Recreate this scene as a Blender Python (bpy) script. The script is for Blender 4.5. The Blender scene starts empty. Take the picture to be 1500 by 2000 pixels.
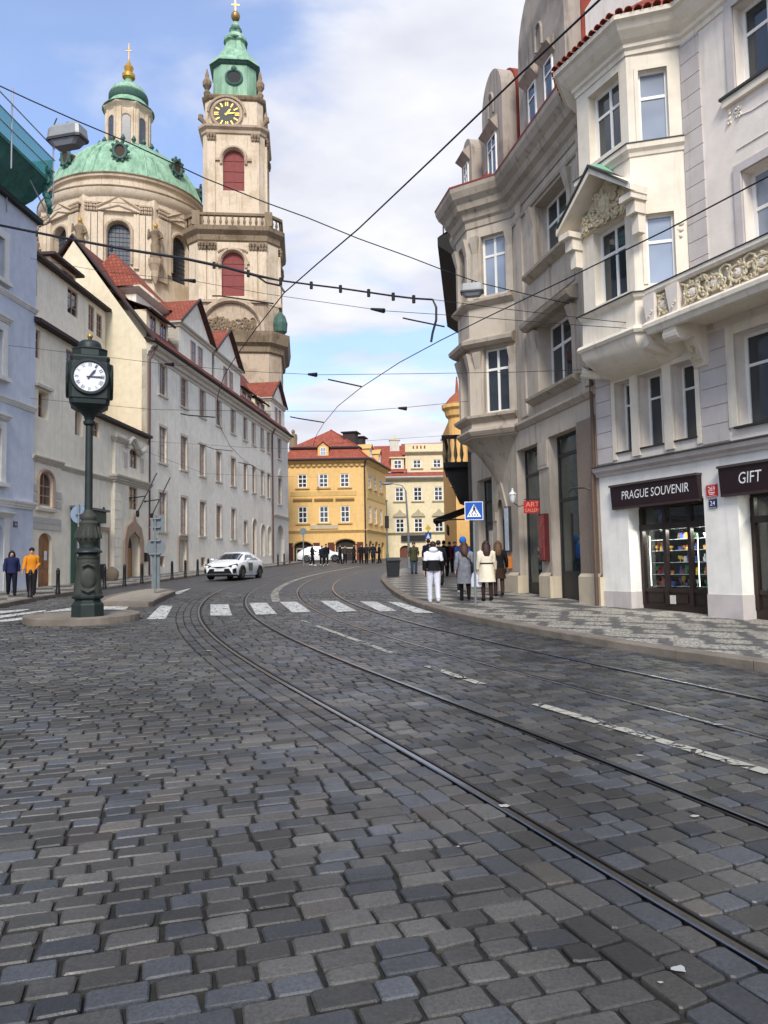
import bpy, bmesh, math, random
import numpy as np
from mathutils import Matrix, Vector
R = math.radians
scene = bpy.context.scene
COL = scene.collection
random.seed(7)

# ------------------------------------------------------------------ camera
F = 1500.0                       # focal length in pixels of the 1500 x 2000 photograph
CAMZ = 1.75
PITCH, ROLL = R(4.1), R(1.05)
_f = Vector((0, math.cos(PITCH), math.sin(PITCH)))
_r0 = Vector((1, 0, 0)); _u0 = Vector((0, -math.sin(PITCH), math.cos(PITCH)))
_r = math.cos(ROLL) * _r0 - math.sin(ROLL) * _u0
_u = math.sin(ROLL) * _r0 + math.cos(ROLL) * _u0
cd = bpy.data.cameras.new('camera'); cam = bpy.data.objects.new('camera', cd); COL.objects.link(cam)
cd.sensor_fit = 'VERTICAL'; cd.sensor_height = 36.0; cd.lens = 36.0 * F / 2000.0
cd.clip_start = 0.05; cd.clip_end = 3000
m = Matrix.Identity(4)
for i in range(3):
    m[i][0] = _r[i]; m[i][1] = _u[i]; m[i][2] = -_f[i]
m[2][3] = CAMZ
cam.matrix_basis = m
scene.camera = cam

# ------------------------------------------------------------------ sky, sun, exposure
SUN_EL, SUN_AZ = 42, 180         # degrees; azimuth clockwise from +Y: behind the camera, to its left
w = bpy.data.worlds.new('World'); scene.world = w; w.use_nodes = True
nt = w.node_tree; nt.nodes.clear()
def N(t, **kw):
    n = nt.nodes.new(t)
    for k, v in kw.items(): setattr(n, k, v)
    return n
out = N('ShaderNodeOutputWorld'); bg = N('ShaderNodeBackground'); bg.inputs[1].default_value = 0.15
sky = N('ShaderNodeTexSky', sky_type='NISHITA', sun_disc=False)
sky.sun_elevation = R(SUN_EL); sky.sun_rotation = R(SUN_AZ); sky.air_density = 1.0; sky.dust_density = 0.6; sky.ozone_density = 1.5
tc = N('ShaderNodeTexCoord'); sep = N('ShaderNodeSeparateXYZ'); nt.links.new(tc.outputs['Generated'], sep.inputs[0])
za = N('ShaderNodeMath', operation='ADD'); za.inputs[1].default_value = 0.22; nt.links.new(sep.outputs[2], za.inputs[0])
zm = N('ShaderNodeMath', operation='MAXIMUM'); zm.inputs[1].default_value = 0.08; nt.links.new(za.outputs[0], zm.inputs[0])
dx = N('ShaderNodeMath', operation='DIVIDE'); dy = N('ShaderNodeMath', operation='DIVIDE')
nt.links.new(sep.outputs[0], dx.inputs[0]); nt.links.new(zm.outputs[0], dx.inputs[1])
nt.links.new(sep.outputs[1], dy.inputs[0]); nt.links.new(zm.outputs[0], dy.inputs[1])
cmb = N('ShaderNodeCombineXYZ'); nt.links.new(dx.outputs[0], cmb.inputs[0]); nt.links.new(dy.outputs[0], cmb.inputs[1])
mp = N('ShaderNodeMapping'); mp.inputs['Location'].default_value = (7.7, 4.1, 0.0); mp.inputs['Rotation'].default_value = (0, 0, R(35)); mp.inputs['Scale'].default_value = (1.0, 1.5, 1)
nt.links.new(cmb.outputs[0], mp.inputs[0])
n1 = N('ShaderNodeTexNoise'); n1.inputs['Scale'].default_value = 1.35; n1.inputs['Detail'].default_value = 7; n1.inputs['Roughness'].default_value = 0.5; n1.inputs['Distortion'].default_value = 0.35
nt.links.new(mp.outputs[0], n1.inputs[0])
rp = N('ShaderNodeValToRGB'); rp.color_ramp.interpolation = 'EASE'
rp.color_ramp.elements[0].position = 0.43; rp.color_ramp.elements[0].color = (0.2, 0.2, 0.2, 1)
rp.color_ramp.elements[1].position = 0.565; rp.color_ramp.elements[1].color = (1, 1, 1, 1)
nt.links.new(n1.outputs[0], rp.inputs[0])
# clouds thicken towards the horizon, as a real layer seen edge on does
hz = N('ShaderNodeMapRange'); hz.inputs[1].default_value = 0.02; hz.inputs[2].default_value = 0.42; hz.inputs[3].default_value = 0.92; hz.inputs[4].default_value = 0.0
nt.links.new(sep.outputs[2], hz.inputs[0])
mx0 = N('ShaderNodeMath', operation='MAXIMUM'); nt.links.new(rp.outputs[0], mx0.inputs[0]); nt.links.new(hz.outputs[0], mx0.inputs[1])
n2 = N('ShaderNodeTexNoise'); n2.inputs['Scale'].default_value = 3.2; n2.inputs['Detail'].default_value = 5
nt.links.new(mp.outputs[0], n2.inputs[0])
rc = N('ShaderNodeValToRGB'); rc.color_ramp.elements[0].position = 0.3; rc.color_ramp.elements[0].color = (2.75, 2.83, 3.25, 1)
rc.color_ramp.elements[1].position = 0.68; rc.color_ramp.elements[1].color = (3.85, 3.88, 4.1, 1)
nt.links.new(n2.outputs[0], rc.inputs[0])
skm = N('ShaderNodeMix', data_type='RGBA', blend_type='MULTIPLY'); skm.inputs[0].default_value = 1.0; skm.inputs[7].default_value = (0.8, 0.93, 1.12, 1)
nt.links.new(sky.outputs[0], skm.inputs[6])
mix = N('ShaderNodeMix', data_type='RGBA')
nt.links.new(mx0.outputs[0], mix.inputs[0]); nt.links.new(skm.outputs[2], mix.inputs[6]); nt.links.new(rc.outputs[0], mix.inputs[7])
nt.links.new(mix.outputs[2], bg.inputs[0]); nt.links.new(bg.outputs[0], out.inputs[0])
sl = bpy.data.lights.new('sun', 'SUN'); sl.energy = 2.1; sl.angle = R(17); sl.color = (1.0, 0.95, 0.87)
so = bpy.data.objects.new('sun', sl); COL.objects.link(so); so.location = (-10, -30, 60)
sd = Vector((math.sin(R(SUN_AZ)) * math.cos(R(SUN_EL)), math.cos(R(SUN_AZ)) * math.cos(R(SUN_EL)), math.sin(R(SUN_EL))))
so.rotation_euler = (-sd).to_track_quat('-Z', 'Y').to_euler()
vs = scene.view_settings; vs.view_transform = 'Standard'; vs.look = 'None'; vs.exposure = 0.82; vs.gamma = 1.0; vs.use_curve_mapping = False
scene.render.resolution_x = 768; scene.render.resolution_y = 1024
try: scene.cycles.transparent_max_bounces = 24
except Exception: pass

# ------------------------------------------------------------------ pixel -> place
def ray(px, py): return _f + (px - 750) / F * _r + (1000 - py) / F * _u
CAM = Vector((0, 0, CAMZ))
GA, GC = 0.03, -0.006            # the square climbs 3 % away from the camera
def G(X, Y): return GA * Y + GC * X
def gnd(px, py, lift=0.0):       # where a pixel's ray meets the ground (or a pavement lifted above it)
    d = ray(px, py); t = (CAMZ - lift) / (GA * d.y + GC * d.x - d.z)
    return CAM + d * t
def at(px, py, Y):               # where a pixel's ray reaches distance Y
    d = ray(px, py); return CAM + d * (Y / d.y)
def proj(P):
    v = Vector(P) - CAM; z = v.dot(_f)
    if z < 0.05: return None
    return 750 + F * v.dot(_r) / z, 1000 - F * v.dot(_u) / z, z

# ------------------------------------------------------------------ materials
def lin(c):
    def f(v):
        v /= 255.0
        return v / 12.92 if v <= 0.04045 else ((v + 0.055) / 1.055) ** 2.4
    return (f(c[0]), f(c[1]), f(c[2]), 1)
def sc(c, k): return (c[0] * k, c[1] * k, c[2] * k, 1)
MATS = {}
class NT:
    def __init__(s, name):
        s.m = bpy.data.materials.new(name); s.m.use_nodes = True; s.t = s.m.node_tree; s.b = s.t.nodes['Principled BSDF']
        s.out = s.t.nodes['Material Output']
    def n(s, t, inp=None, **kw):
        n = s.t.nodes.new(t)
        for k, v in kw.items(): setattr(n, k, v)
        for k, v in (inp or {}).items():
            if hasattr(v, 'is_output'): s.t.links.new(v, n.inputs[k])
            else: n.inputs[k].default_value = v
        return n
    def l(s, a, b): s.t.links.new(a, b)
    def set(s, **kw):
        for k, v in kw.items():
            k = {'rough': 'Roughness', 'metal': 'Metallic', 'col': 'Base Color', 'spec': 'Specular IOR Level', 'nor': 'Normal', 'emi': 'Emission Color', 'emis': 'Emission Strength', 'coat': 'Coat Weight', 'alpha': 'Alpha'}[k]
            if hasattr(v, 'is_output'): s.l(v, s.b.inputs[k])
            else: s.b.inputs[k].default_value = v
        return s
    def math(s, op, a, b=None, c=None):
        n = s.t.nodes.new('ShaderNodeMath'); n.operation = op
        for i, v in enumerate((a, b, c)):
            if v is None: continue
            if hasattr(v, 'is_output'): s.l(v, n.inputs[i])
            else: n.inputs[i].default_value = v
        return n.outputs[0]
    def mixc(s, f, a, b, bt='MIX'):
        n = s.t.nodes.new('ShaderNodeMix'); n.data_type = 'RGBA'; n.blend_type = bt
        for i, v in ((0, f), (6, a), (7, b)):
            if hasattr(v, 'is_output'): s.l(v, n.inputs[i])
            else: n.inputs[i].default_value = v
        return n.outputs[2]
    def noise(s, scale, detail=4, vec=None, rough=0.55):
        n = s.n('ShaderNodeTexNoise', {'Scale': scale, 'Detail': detail, 'Roughness': rough})
        if vec is not None: s.l(vec, n.inputs[0])
        return n.outputs[0]
    def ramp(s, fac, *stops):
        n = s.t.nodes.new('ShaderNodeValToRGB'); e = n.color_ramp.elements
        while len(e) < len(stops): e.new(0.5)
        for el, (p, c) in zip(e, stops):
            el.position = p; el.color = c if len(c) == 4 else (*c, 1)
        s.l(fac, n.inputs[0]); return n.outputs[0]
    def bump(s, h, strength=0.3, dist=0.02):
        n = s.n('ShaderNodeBump', {'Strength': strength, 'Distance': dist, 'Height': h}); return n.outputs[0]
    def pos(s): return s.n('ShaderNodeNewGeometry').outputs['Position']

def plain(name, c, rough=0.6, metal=0.0, var=0.12, scale=6.0, spec=0.4, bump=0.0):
    if name in MATS: return MATS[name]
    t = NT(name); c = lin(c) if max(c[:3]) > 1 else c
    nz = t.noise(scale, 5, t.pos())
    col = t.ramp(nz, (0.25, sc(c, 1 - var)), (0.75, sc(c, 1 + var)))
    t.set(col=col, rough=rough, metal=metal, spec=spec)
    if bump: t.set(nor=t.bump(t.noise(scale * 6, 4, t.pos()), bump))
    MATS[name] = t.m; return t.m

def plaster(name, c, dirt=(0.62, 0.58, 0.52), amount=0.35, streak=True, rough=0.92, base=0.0, grain=0.25):
    """lime plaster: blotchy, with rain streaks running down and stains of their own shape"""
    if name in MATS: return MATS[name]
    t = NT(name); c = lin(c); p = t.pos()
    a = t.noise(0.35, 6, p); b = t.noise(2.6, 5, p)
    mpn = t.n('ShaderNodeMapping', {'Vector': p, 'Scale': (3.0, 3.0, 0.22)})
    s = t.noise(1.6, 6, mpn.outputs[0], 0.65)
    f1 = t.ramp(a, (0.52, (0, 0, 0)), (0.6, (1, 1, 1)))
    f2 = t.ramp(s, (0.54, (0, 0, 0)), (0.72, (1, 1, 1)))
    col = t.mixc(t.math('MULTIPLY', f1, amount * 0.55), c, (c[0] * dirt[0], c[1] * dirt[1], c[2] * dirt[2], 1))
    if streak: col = t.mixc(t.math('MULTIPLY', f2, min(1.0, amount * 1.25)), col, (c[0] * dirt[0] * .9, c[1] * dirt[1] * .9, c[2] * dirt[2] * .9, 1))
    v = t.ramp(b, (0.3, (0.91, 0.91, 0.9)), (0.7, (1.05, 1.05, 1.05)))
    col = t.mixc(1.0, col, v, 'MULTIPLY')
    t.set(col=col, rough=rough, spec=0.25, nor=t.bump(t.noise(22, 6, p), grain, 0.015))
    MATS[name] = t.m; return t.m

def roof_mat(name, c, scale=(1, 1), dark=0.55):
    """tile courses: the relief is real per-course geometry, this gives each tile its tint"""
    if name in MATS: return MATS[name]
    t = NT(name); c = lin(c)
    tcn = t.n('ShaderNodeTexCoord').outputs['UV']
    br = t.n('ShaderNodeTexBrick', {'Vector': tcn, 'Color1': sc(c, 0.8), 'Color2': sc(c, 1.2), 'Mortar': sc(c, 0.3), 'Scale': 1.0, 'Mortar Size': 0.018, 'Brick Width': 0.24, 'Row Height': 0.3, 'Bias': 0.0})
    nz = t.noise(0.8, 6, t.pos())
    col = t.mixc(t.ramp(nz, (0.4, (0, 0, 0)), (0.75, (0.6, 0.6, 0.6))), br.outputs[0], sc(c, dark))
    t.set(col=col, rough=0.85, spec=0.2, nor=t.bump(br.outputs[1], -0.6, 0.03))
    MATS[name] = t.m; return t.m

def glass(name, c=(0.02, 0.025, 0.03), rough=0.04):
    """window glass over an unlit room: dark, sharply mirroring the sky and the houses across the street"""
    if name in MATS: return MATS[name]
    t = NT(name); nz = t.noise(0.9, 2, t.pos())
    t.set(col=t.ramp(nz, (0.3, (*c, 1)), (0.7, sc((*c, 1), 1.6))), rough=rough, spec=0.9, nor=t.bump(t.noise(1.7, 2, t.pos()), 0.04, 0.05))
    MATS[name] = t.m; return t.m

def clear_glass(name='shop_glass'):
    if name in MATS: return MATS[name]
    t = NT(name)
    tr = t.n('ShaderNodeBsdfTransparent', {'Color': (0.86, 0.9, 0.89, 1)}); gl = t.n('ShaderNodeBsdfGlossy', {'Roughness': 0.03, 'Color': (0.9, 0.95, 1, 1)})
    lw = t.n('ShaderNodeLayerWeight', {'Blend': 0.5})
    mxs = t.n('ShaderNodeMixShader'); t.l(t.math('ADD', t.math('MULTIPLY', t.math('POWER', lw.outputs[1], 4.0), 0.6), 0.035), mxs.inputs[0]); t.l(tr.outputs[0], mxs.inputs[1]); t.l(gl.outputs[0], mxs.inputs[2])
    t.l(mxs.outputs[0], t.out.inputs[0]); MATS[name] = t.m; return t.m

# ------------------------------------------------------------------ mesh building
class MB:
    def __init__(s): s.v = []; s.f = []; s.uv = None
    def add(s, vs, fs):
        o = len(s.v); s.v.extend([tuple(p) for p in vs]); s.f.extend([tuple(i + o for i in q) for q in fs]); return s
    def quad(s, *p): return s.add(p, [tuple(range(len(p)))])
    def box(s, x0, x1, y0, y1, z0, z1):
        return s.add([(x0, y0, z0), (x1, y0, z0), (x1, y1, z0), (x0, y1, z0), (x0, y0, z1), (x1, y0, z1), (x1, y1, z1), (x0, y1, z1)],
                     [(3, 2, 1, 0), (4, 5, 6, 7), (0, 1, 5, 4), (1, 2, 6, 5), (2, 3, 7, 6), (3, 0, 4, 7)])
    def obox(s, c, sx, sy, sz, rz=0.0, M=None):     # oriented box centred on c
        M = M or (Matrix.Translation(c) @ Matrix.Rotation(rz, 4, 'Z'))
        b = MB().box(-sx / 2, sx / 2, -sy / 2, sy / 2, -sz / 2, sz / 2)
        return s.add([M @ Vector(p) for p in b.v], b.f)
    def xz(s, poly, y0, y1):                        # polygon in the wall plane, pushed from y0 to y1 (poly counter-clockwise seen from outside)
        n = len(poly); a = [(x, y0, z) for x, z in poly] + [(x, y1, z) for x, z in poly]
        return s.add(a, [tuple(range(n)), tuple(range(2 * n - 1, n - 1, -1))] + [(i, i + n, (i + 1) % n + n, (i + 1) % n) for i in range(n)])
    def xy(s, poly, z0, z1):
        n = len(poly); a = [(x, y, z0) for x, y in poly] + [(x, y, z1) for x, y in poly]
        return s.add(a, [tuple(range(n - 1, -1, -1)), tuple(range(n, 2 * n))] + [(i, (i + 1) % n, (i + 1) % n + n, i + n) for i in range(n)])
    def lathe(s, prof, n=24, c=(0, 0, 0), a0=0.0, a1=2 * math.pi, sx=1.0, sy=1.0, caps=True):
        full = abs(a1 - a0 - 2 * math.pi) < 1e-6; k = n if full else n + 1; vs = []; fs = []
        for r, z in prof:
            for i in range(k):
                a = a0 + (a1 - a0) * i / n; vs.append((c[0] + r * sx * math.cos(a), c[1] + r * sy * math.sin(a), c[2] + z))
        for j in range(len(prof) - 1):
            for i in range(n):
                i2 = (i + 1) % k; fs.append((j * k + i, j * k + i2, (j + 1) * k + i2, (j + 1) * k + i))
        if caps and full:
            fs.append(tuple(range(k - 1, -1, -1))); fs.append(tuple(range((len(prof) - 1) * k, len(prof) * k)))
        return s.add(vs, fs)
    def tube(s, pts, r, n=6, sq=1.0):
        pts = [Vector(p) for p in pts]; rs = r if isinstance(r, (list, tuple)) else [r] * len(pts); vs = []; fs = []
        ref = Vector((0, 0, 1))
        for i, p in enumerate(pts):
            t = (pts[min(i + 1, len(pts) - 1)] - pts[max(i - 1, 0)]).normalized()
            if abs(t.z) > 0.95: ref = Vector((0, 1, 0))
            a = t.cross(ref).normalized(); b = a.cross(t).normalized()
            for k in range(n):
                g = 2 * math.pi * k / n; vs.append(p + a * math.cos(g) * rs[i] + b * math.sin(g) * rs[i] * sq)
        for i in range(len(pts) - 1):
            for k in range(n):
                k2 = (k + 1) % n; fs.append((i * n + k, i * n + k2, (i + 1) * n + k2, (i + 1) * n + k))
        fs.append(tuple(range(n - 1, -1, -1))); fs.append(tuple(range((len(pts) - 1) * n, len(pts) * n)))
        return s.add(vs, fs)
    def loft(s, rings, caps=True):
        n = len(rings[0]); vs = [p for r in rings for p in r]; fs = []
        for j in range(len(rings) - 1):
            for i in range(n):
                i2 = (i + 1) % n; fs.append((j * n + i, j * n + i2, (j + 1) * n + i2, (j + 1) * n + i))
        if caps: fs.append(tuple(range(n - 1, -1, -1))); fs.append(tuple(range((len(rings) - 1) * n, len(rings) * n)))
        return s.add(vs, fs)
    def sweep(s, path, prof, closed=False):
        """moulding: prof [(outwards, z)] carried along a plan path; outwards is to the right of the path"""
        P = [Vector((p[0], p[1])) for p in path]; n = len(P); rings = []
        for i in range(n):
            d1 = (P[i] - P[i - 1]).normalized() if (i or closed) else None
            d2 = (P[(i + 1) % n] - P[i]).normalized() if (i < n - 1 or closed) else None
            d1 = d1 or d2; d2 = d2 or d1
            n1 = Vector((d1.y, -d1.x)); n2 = Vector((d2.y, -d2.x)); b = (n1 + n2)
            b = b / max(0.3, b.dot(n1)) if b.length > 1e-6 else n1
            rings.append([(P[i].x + b.x * o, P[i].y + b.y * o, z) for o, z in prof])
        if closed: rings.append(rings[0])
        return s.loft(rings, caps=not closed)
    def ell(s, c, rx, ry, rz, n=10, m=7):
        prof = []; vs = []; fs = []
        for j in range(m + 1):
            t = math.pi * (j + 0.02) / (m + 0.04); 
            for i in range(n):
                a = 2 * math.pi * i / n; vs.append((c[0] + rx * math.sin(t) * math.cos(a), c[1] + ry * math.sin(t) * math.sin(a), c[2] - rz * math.cos(t)))
        for j in range(m):
            for i in range(n):
                i2 = (i + 1) % n; fs.append((j * n + i, j * n + i2, (j + 1) * n + i2, (j + 1) * n + i))
        return s.add(vs, fs)
    def mesh(s, name, mat, smooth=False):
        me = bpy.data.meshes.new(name); me.from_pydata(s.v, [], s.f)
        if s.uv:
            uvl = me.uv_layers.new(name='UVMap')
            for p in me.polygons:
                for li, vi in zip(p.loop_indices, p.vertices): uvl.data[li].uv = s.uv(me.vertices[vi].co)
        for mt in (mat if isinstance(mat, (list, tuple)) else [mat]): me.materials.append(mt)
        if smooth:
            me.polygons.foreach_set('use_smooth', [True] * len(me.polygons))
            if smooth != 'all':
                try: me.set_sharp_from_angle(angle=R(40))
                except Exception: pass
        me.update(); return me

CHILD = {}
def link(name, data, parent=None, M=None):
    o = bpy.data.objects.new(name, data); COL.objects.link(o)
    if parent is not None: o.parent = parent
    if M is not None:
        o.matrix_basis = M
    if parent is not None: CHILD.setdefault(parent.name, []).append(o)
    return o
def tag(o, label=None, cat=None, group=None, kind=None):
    if label: o['label'] = label
    if cat: o['category'] = cat
    if group: o['group'] = group
    if kind: o['kind'] = kind
    return o
def thing(name, label, cat, loc=(0, 0, 0), rz=0.0, group=None):
    o = bpy.data.objects.new(name, None); COL.objects.link(o); o.empty_display_size = 0.3
    o.location = loc; o.rotation_euler = (0, 0, rz); tag(o, label, cat, group)
    return o
def TM(t): return Matrix.Translation(t.location) @ t.rotation_euler.to_matrix().to_4x4()
def part(name, mb, mat, parent, M=None, smooth=False):
    return link(name, mb.mesh(name, mat, smooth) if isinstance(mb, MB) else mb, parent, M)
def copy_tree(o, parent=None):
    c = o.copy(); COL.objects.link(c)
    if parent is not None: c.parent = parent; CHILD.setdefault(parent.name, []).append(c)
    for ch in CHILD.get(o.name, []): copy_tree(ch, c)
    return c

class Face:
    """a wall plane: x runs to the right along the wall as one faces it, y goes into the wall, z up from the thing's base"""
    def __init__(s, th, O, ang):
        s.th = th; s.O = Vector(O); s.ang = R(ang)
        s.M = Matrix.Translation(s.O) @ Matrix.Rotation(s.ang, 4, 'Z')
        s.L = TM(th).inverted() @ s.M
        s.x = Vector((math.cos(s.ang), math.sin(s.ang), 0)); s.n = Vector((-math.sin(s.ang), math.cos(s.ang), 0))
        s.holes = []
    def uz(s, px, py, v=0.0):
        d = ray(px, py); t = (s.O + s.n * v - CAM).dot(s.n) / d.dot(s.n); P = CAM + d * t - s.O
        return P.dot(s.x), P.z
    def w(s, u, v, z): return s.M @ Vector((u, v, z))
    def part(s, name, mb, mat, parent=None, smooth=False):
        if parent is None: return part(name, mb, mat, s.th, s.L, smooth)
        return part(name, mb, mat, parent, parent.matrix_basis.inverted() @ s.L, smooth)
    def hole(s, u0, u1, z0, z1, arch=0.0): s.holes.append((u0, u1, z0, z1, arch))
    def wall(s, name, mat, u0, u1, z0, z1, depth=0.3, thick=0.3, y=0.0):
        """wall slab with real openings and reveals; arch > 0 rounds the head of the opening by that rise"""
        mb = MB(); hs = [h for h in s.holes if h[1] > u0 and h[0] < u1 and h[3] > z0 and h[2] < z1]
        us = sorted(set([u0, u1] + [min(max(c, u0), u1) for h in hs for c in h[:2]])); zs = sorted(set([z0, z1] + [min(max(c, z0), z1) for h in hs for c in h[2:4]]))
        idx = {}
        def vid(a, b):
            k = (round(a, 4), round(b, 4))
            if k not in idx: idx[k] = len(mb.v); mb.v.append((a, y, b))
            return idx[k]
        for i in range(len(us) - 1):
            for j in range(len(zs) - 1):
                cu, cz = (us[i] + us[i + 1]) / 2, (zs[j] + zs[j + 1]) / 2
                if us[i + 1] - us[i] < 1e-4 or zs[j + 1] - zs[j] < 1e-4: continue
                if any(h[0] < cu < h[1] and h[2] < cz < h[3] for h in hs): continue
                mb.f.append((vid(us[i], zs[j]), vid(us[i + 1], zs[j]), vid(us[i + 1], zs[j + 1]), vid(us[i], zs[j + 1])))
        for a, b, c, d, ar in hs:
            D = y + depth
            if ar <= 0:
                mb.quad((a, y, d), (b, y, d), (b, D, d), (a, D, d)); top = d
            else:
                arc = [(a + (b - a) * (0.5 - 0.5 * math.cos(math.pi * k / 10)), d - ar + ar * math.sin(math.pi * k / 10)) for k in range(11)]
                for k in range(10):
                    (xa, za), (xb, zb) = arc[k], arc[k + 1]
                    mb.quad((xa, y, za), (xb, y, zb), (xb, y, d), (xa, y, d)); mb.quad((xa, y, za), (xa, D, za), (xb, D, zb), (xb, y, zb))
                top = d - ar
            mb.quad((a, y, c), (a, y, top), (a, D, top), (a, D, c)); mb.quad((b, y, c), (b, D, c), (b, D, top), (b, y, top)); mb.quad((a, y, c), (a, D, c), (b, D, c), (b, y, c))
        if thick:   # ends, top and bottom so the slab is closed round its rim
            for q in (((u0, y, z0), (u0, y, z1), (u0, y + thick, z1), (u0, y + thick, z0)), ((u1, y, z0), (u1, y + thick, z0), (u1, y + thick, z1), (u1, y, z1)),
                      ((u0, y, z1), (u1, y, z1), (u1, y + thick, z1), (u0, y + thick, z1))): mb.quad(*q)
        return s.part(name, mb, mat)
    def window(s, u0, u1, z0, z1, mat, pmat, cols=2, rows=(0.66,), fw=0.07, bar=0.05, d=0.18, arch=0.0, split=False, name='window', thick=0.06, hole=True, curtain=None, y=0.0, parent=None):
        """joinery set back in the opening: frame, mullions and transoms as one part, the panes below it"""
        if hole: s.hole(u0, u1, z0, z1, arch)
        mb = MB(); W, H = u1 - u0, z1 - z0; top = H - arch; yy = y + d
        def bx(a, b, c, e, t=thick, o=0.0): mb.box(u0 + a, u0 + b, yy + o, yy + t, z0 + c, z0 + e)
        bx(0, fw, 0, top); bx(W - fw, W, 0, top); bx(fw, W - fw, 0, fw)
        if arch <= 0: bx(fw, W - fw, H - fw, H)
        else:
            pts = [(u0 + W * (0.5 - 0.5 * math.cos(math.pi * k / 10)), z0 + top + arch * math.sin(math.pi * k / 10)) for k in range(11)]
            inn = [(u0 + W / 2 + (p[0] - u0 - W / 2) * (1 - 2 * fw / W), z0 + top + (p[1] - z0 - top) * max(0.2, 1 - fw / arch)) for p in pts]
            for k in range(10): mb.xz([pts[k], inn[k], inn[k + 1], pts[k + 1]], yy, yy + thick)
        xs = [fw + (W - 2 * fw) * k / cols for k in range(cols + 1)]; zs = [fw] + [H * r for r in rows] + [H - fw if arch <= 0 else H - fw * 0.5]
        for k in range(1, cols): bx(xs[k] - bar / 2, xs[k] + bar / 2, fw, H - fw, thick - 0.005, 0.005)
        for r in rows: bx(fw, W - fw, H * r - bar / 2, H * r + bar / 2, thick - 0.008, 0.008)
        wo = s.part(name, mb, mat)
        py = yy + thick * 0.55
        if split:
            for i in range(cols):
                for j in range(len(zs) - 1):
                    s.part('pane', MB().box(u0 + xs[i], u0 + xs[i + 1], py, py + 0.008, z0 + zs[j], z0 + zs[j + 1]), pmat, wo)
        else:
            if arch <= 0: pm = MB().box(u0 + fw * .5, u1 - fw * .5, py, py + 0.01, z0 + fw * .5, z1 - fw * .5)
            else: pm = MB().xz([(u0, z0)] + [(u1, z0)] + [(p[0], p[1]) for p in reversed(pts)], py, py + 0.01)
            s.part('pane', pm, pmat, wo)
        if curtain:
            cmat, frac = curtain; cm = MB(); nn = 14
            for side in (0, 1):
                a, b = (u0, u0 + W * frac) if side == 0 else (u1 - W * frac, u1)
                rr = [(a + (b - a) * k / nn, py + 0.10 + 0.025 * math.sin(k * 2.1 + side)) for k in range(nn + 1)]
                for k in range(nn): cm.quad((rr[k][0], rr[k][1], z0), (rr[k + 1][0], rr[k + 1][1], z0), (rr[k + 1][0], rr[k + 1][1], z1 - arch), (rr[k][0], rr[k][1], z1 - arch))
            s.part('curtain', cm, cmat, wo)
        return wo
    def box(s, name, mat, u0, u1, y0, y1, z0, z1, parent=None): return s.part(name, MB().box(u0, u1, y0, y1, z0, z1), mat, parent)
    def moulding(s, name, mat, u0, u1, prof, parent=None, ends=True):
        """horizontal moulding along the wall: prof [(outwards, z)]"""
        return s.part(name, MB().sweep([(u0, 0), (u1, 0)], prof), mat, parent)

def cornice(z, h, out, steps=3, back=0.02):
    """stepped classical profile between z and z + h, growing outwards upwards"""
    p = [(-back, z)]
    for k in range(steps):
        o = out * (k + 1) / steps; p += [(o * 0.92, z + h * k / steps), (o, z + h * (k + 0.55) / steps)]
    return p + [(out, z + h), (-back, z + h)]

FONT = {}
def text_mb(txt, height, width=None, depth=0.02, shear=0.0):
    """lettering as mesh in the xz plane, centred on the origin, front face towards -y"""
    cu = bpy.data.curves.new('lettering', 'FONT'); cu.body = txt; cu.size = 1.0; cu.shear = shear; cu.resolution_u = 3
    ob = bpy.data.objects.new('lettering', cu); COL.objects.link(ob)
    dg = bpy.context.evaluated_depsgraph_get(); dg.update(); me = bpy.data.meshes.new_from_object(ob.evaluated_get(dg))
    v = [tuple(p.co) for p in me.vertices]; f = [tuple(p.vertices) for p in me.polygons]
    bpy.data.objects.remove(ob); bpy.data.curves.remove(cu); bpy.data.meshes.remove(me)
    xs = [p[0] for p in v]; ys = [p[1] for p in v]; cx, cy = (min(xs) + max(xs)) / 2, (min(ys) + max(ys)) / 2
    k = height / (max(ys) - min(ys)); kx = width / (max(xs) - min(xs)) if width else k
    mb = MB(); mb.v = [((p[0] - cx) * kx, 0.0, (p[1] - cy) * k) for p in v]; mb.f = f
    return mb

# ================================================================== GROUND, ROAD, TRACKS
CC = [0.7543, -6.3912, 18.2862, -23.8178, 15.7253]      # middle line between the two tram tracks, X as a function of ln Y
def _cx(Y):
    if Y < 5.0: return _cx(5.0) + (Y - 5.0) * -0.43
    if Y > 66: return _cx(66.0) + (Y - 66.0) * 0.2
    L = math.log(Y); v = 0.0
    for c in CC: v = v * L + c
    return v
_ys = np.concatenate([np.arange(-14, 40, 0.1), np.arange(40, 100, 0.4)])
CP = np.array([(_cx(y), y) for y in _ys])
_seg = np.linalg.norm(np.diff(CP, axis=0), axis=1); CS = np.concatenate([[0], np.cumsum(_seg)])
CT = np.gradient(CP, axis=0)
for _ in range(6): CT = (CT + np.roll(CT, 1, 0) + np.roll(CT, -1, 0)) / 3 if False else CT
CT /= np.linalg.norm(CT, axis=1)[:, None]; CN = np.stack([CT[:, 1], -CT[:, 0]], 1)      # CN points to the right
def track(s, d):
    x = np.interp(s, CS, CP[:, 0]); y = np.interp(s, CS, CP[:, 1]); nx = np.interp(s, CS, CN[:, 0]); ny = np.interp(s, CS, CN[:, 1])
    return x + nx * d, y + ny * d
def s_of_Y(Y): return float(np.interp(Y, CP[:, 1], CS))
def td(X, Y):                    # signed distance to the middle line
    k = np.argmin((CP[:, 0] - X) ** 2 + (CP[:, 1] - Y) ** 2); return (X - CP[k, 0]) * CN[k, 0] + (Y - CP[k, 1]) * CN[k, 1]
RAILS = [-2.16, -0.88, 0.88, 2.20]

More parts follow.
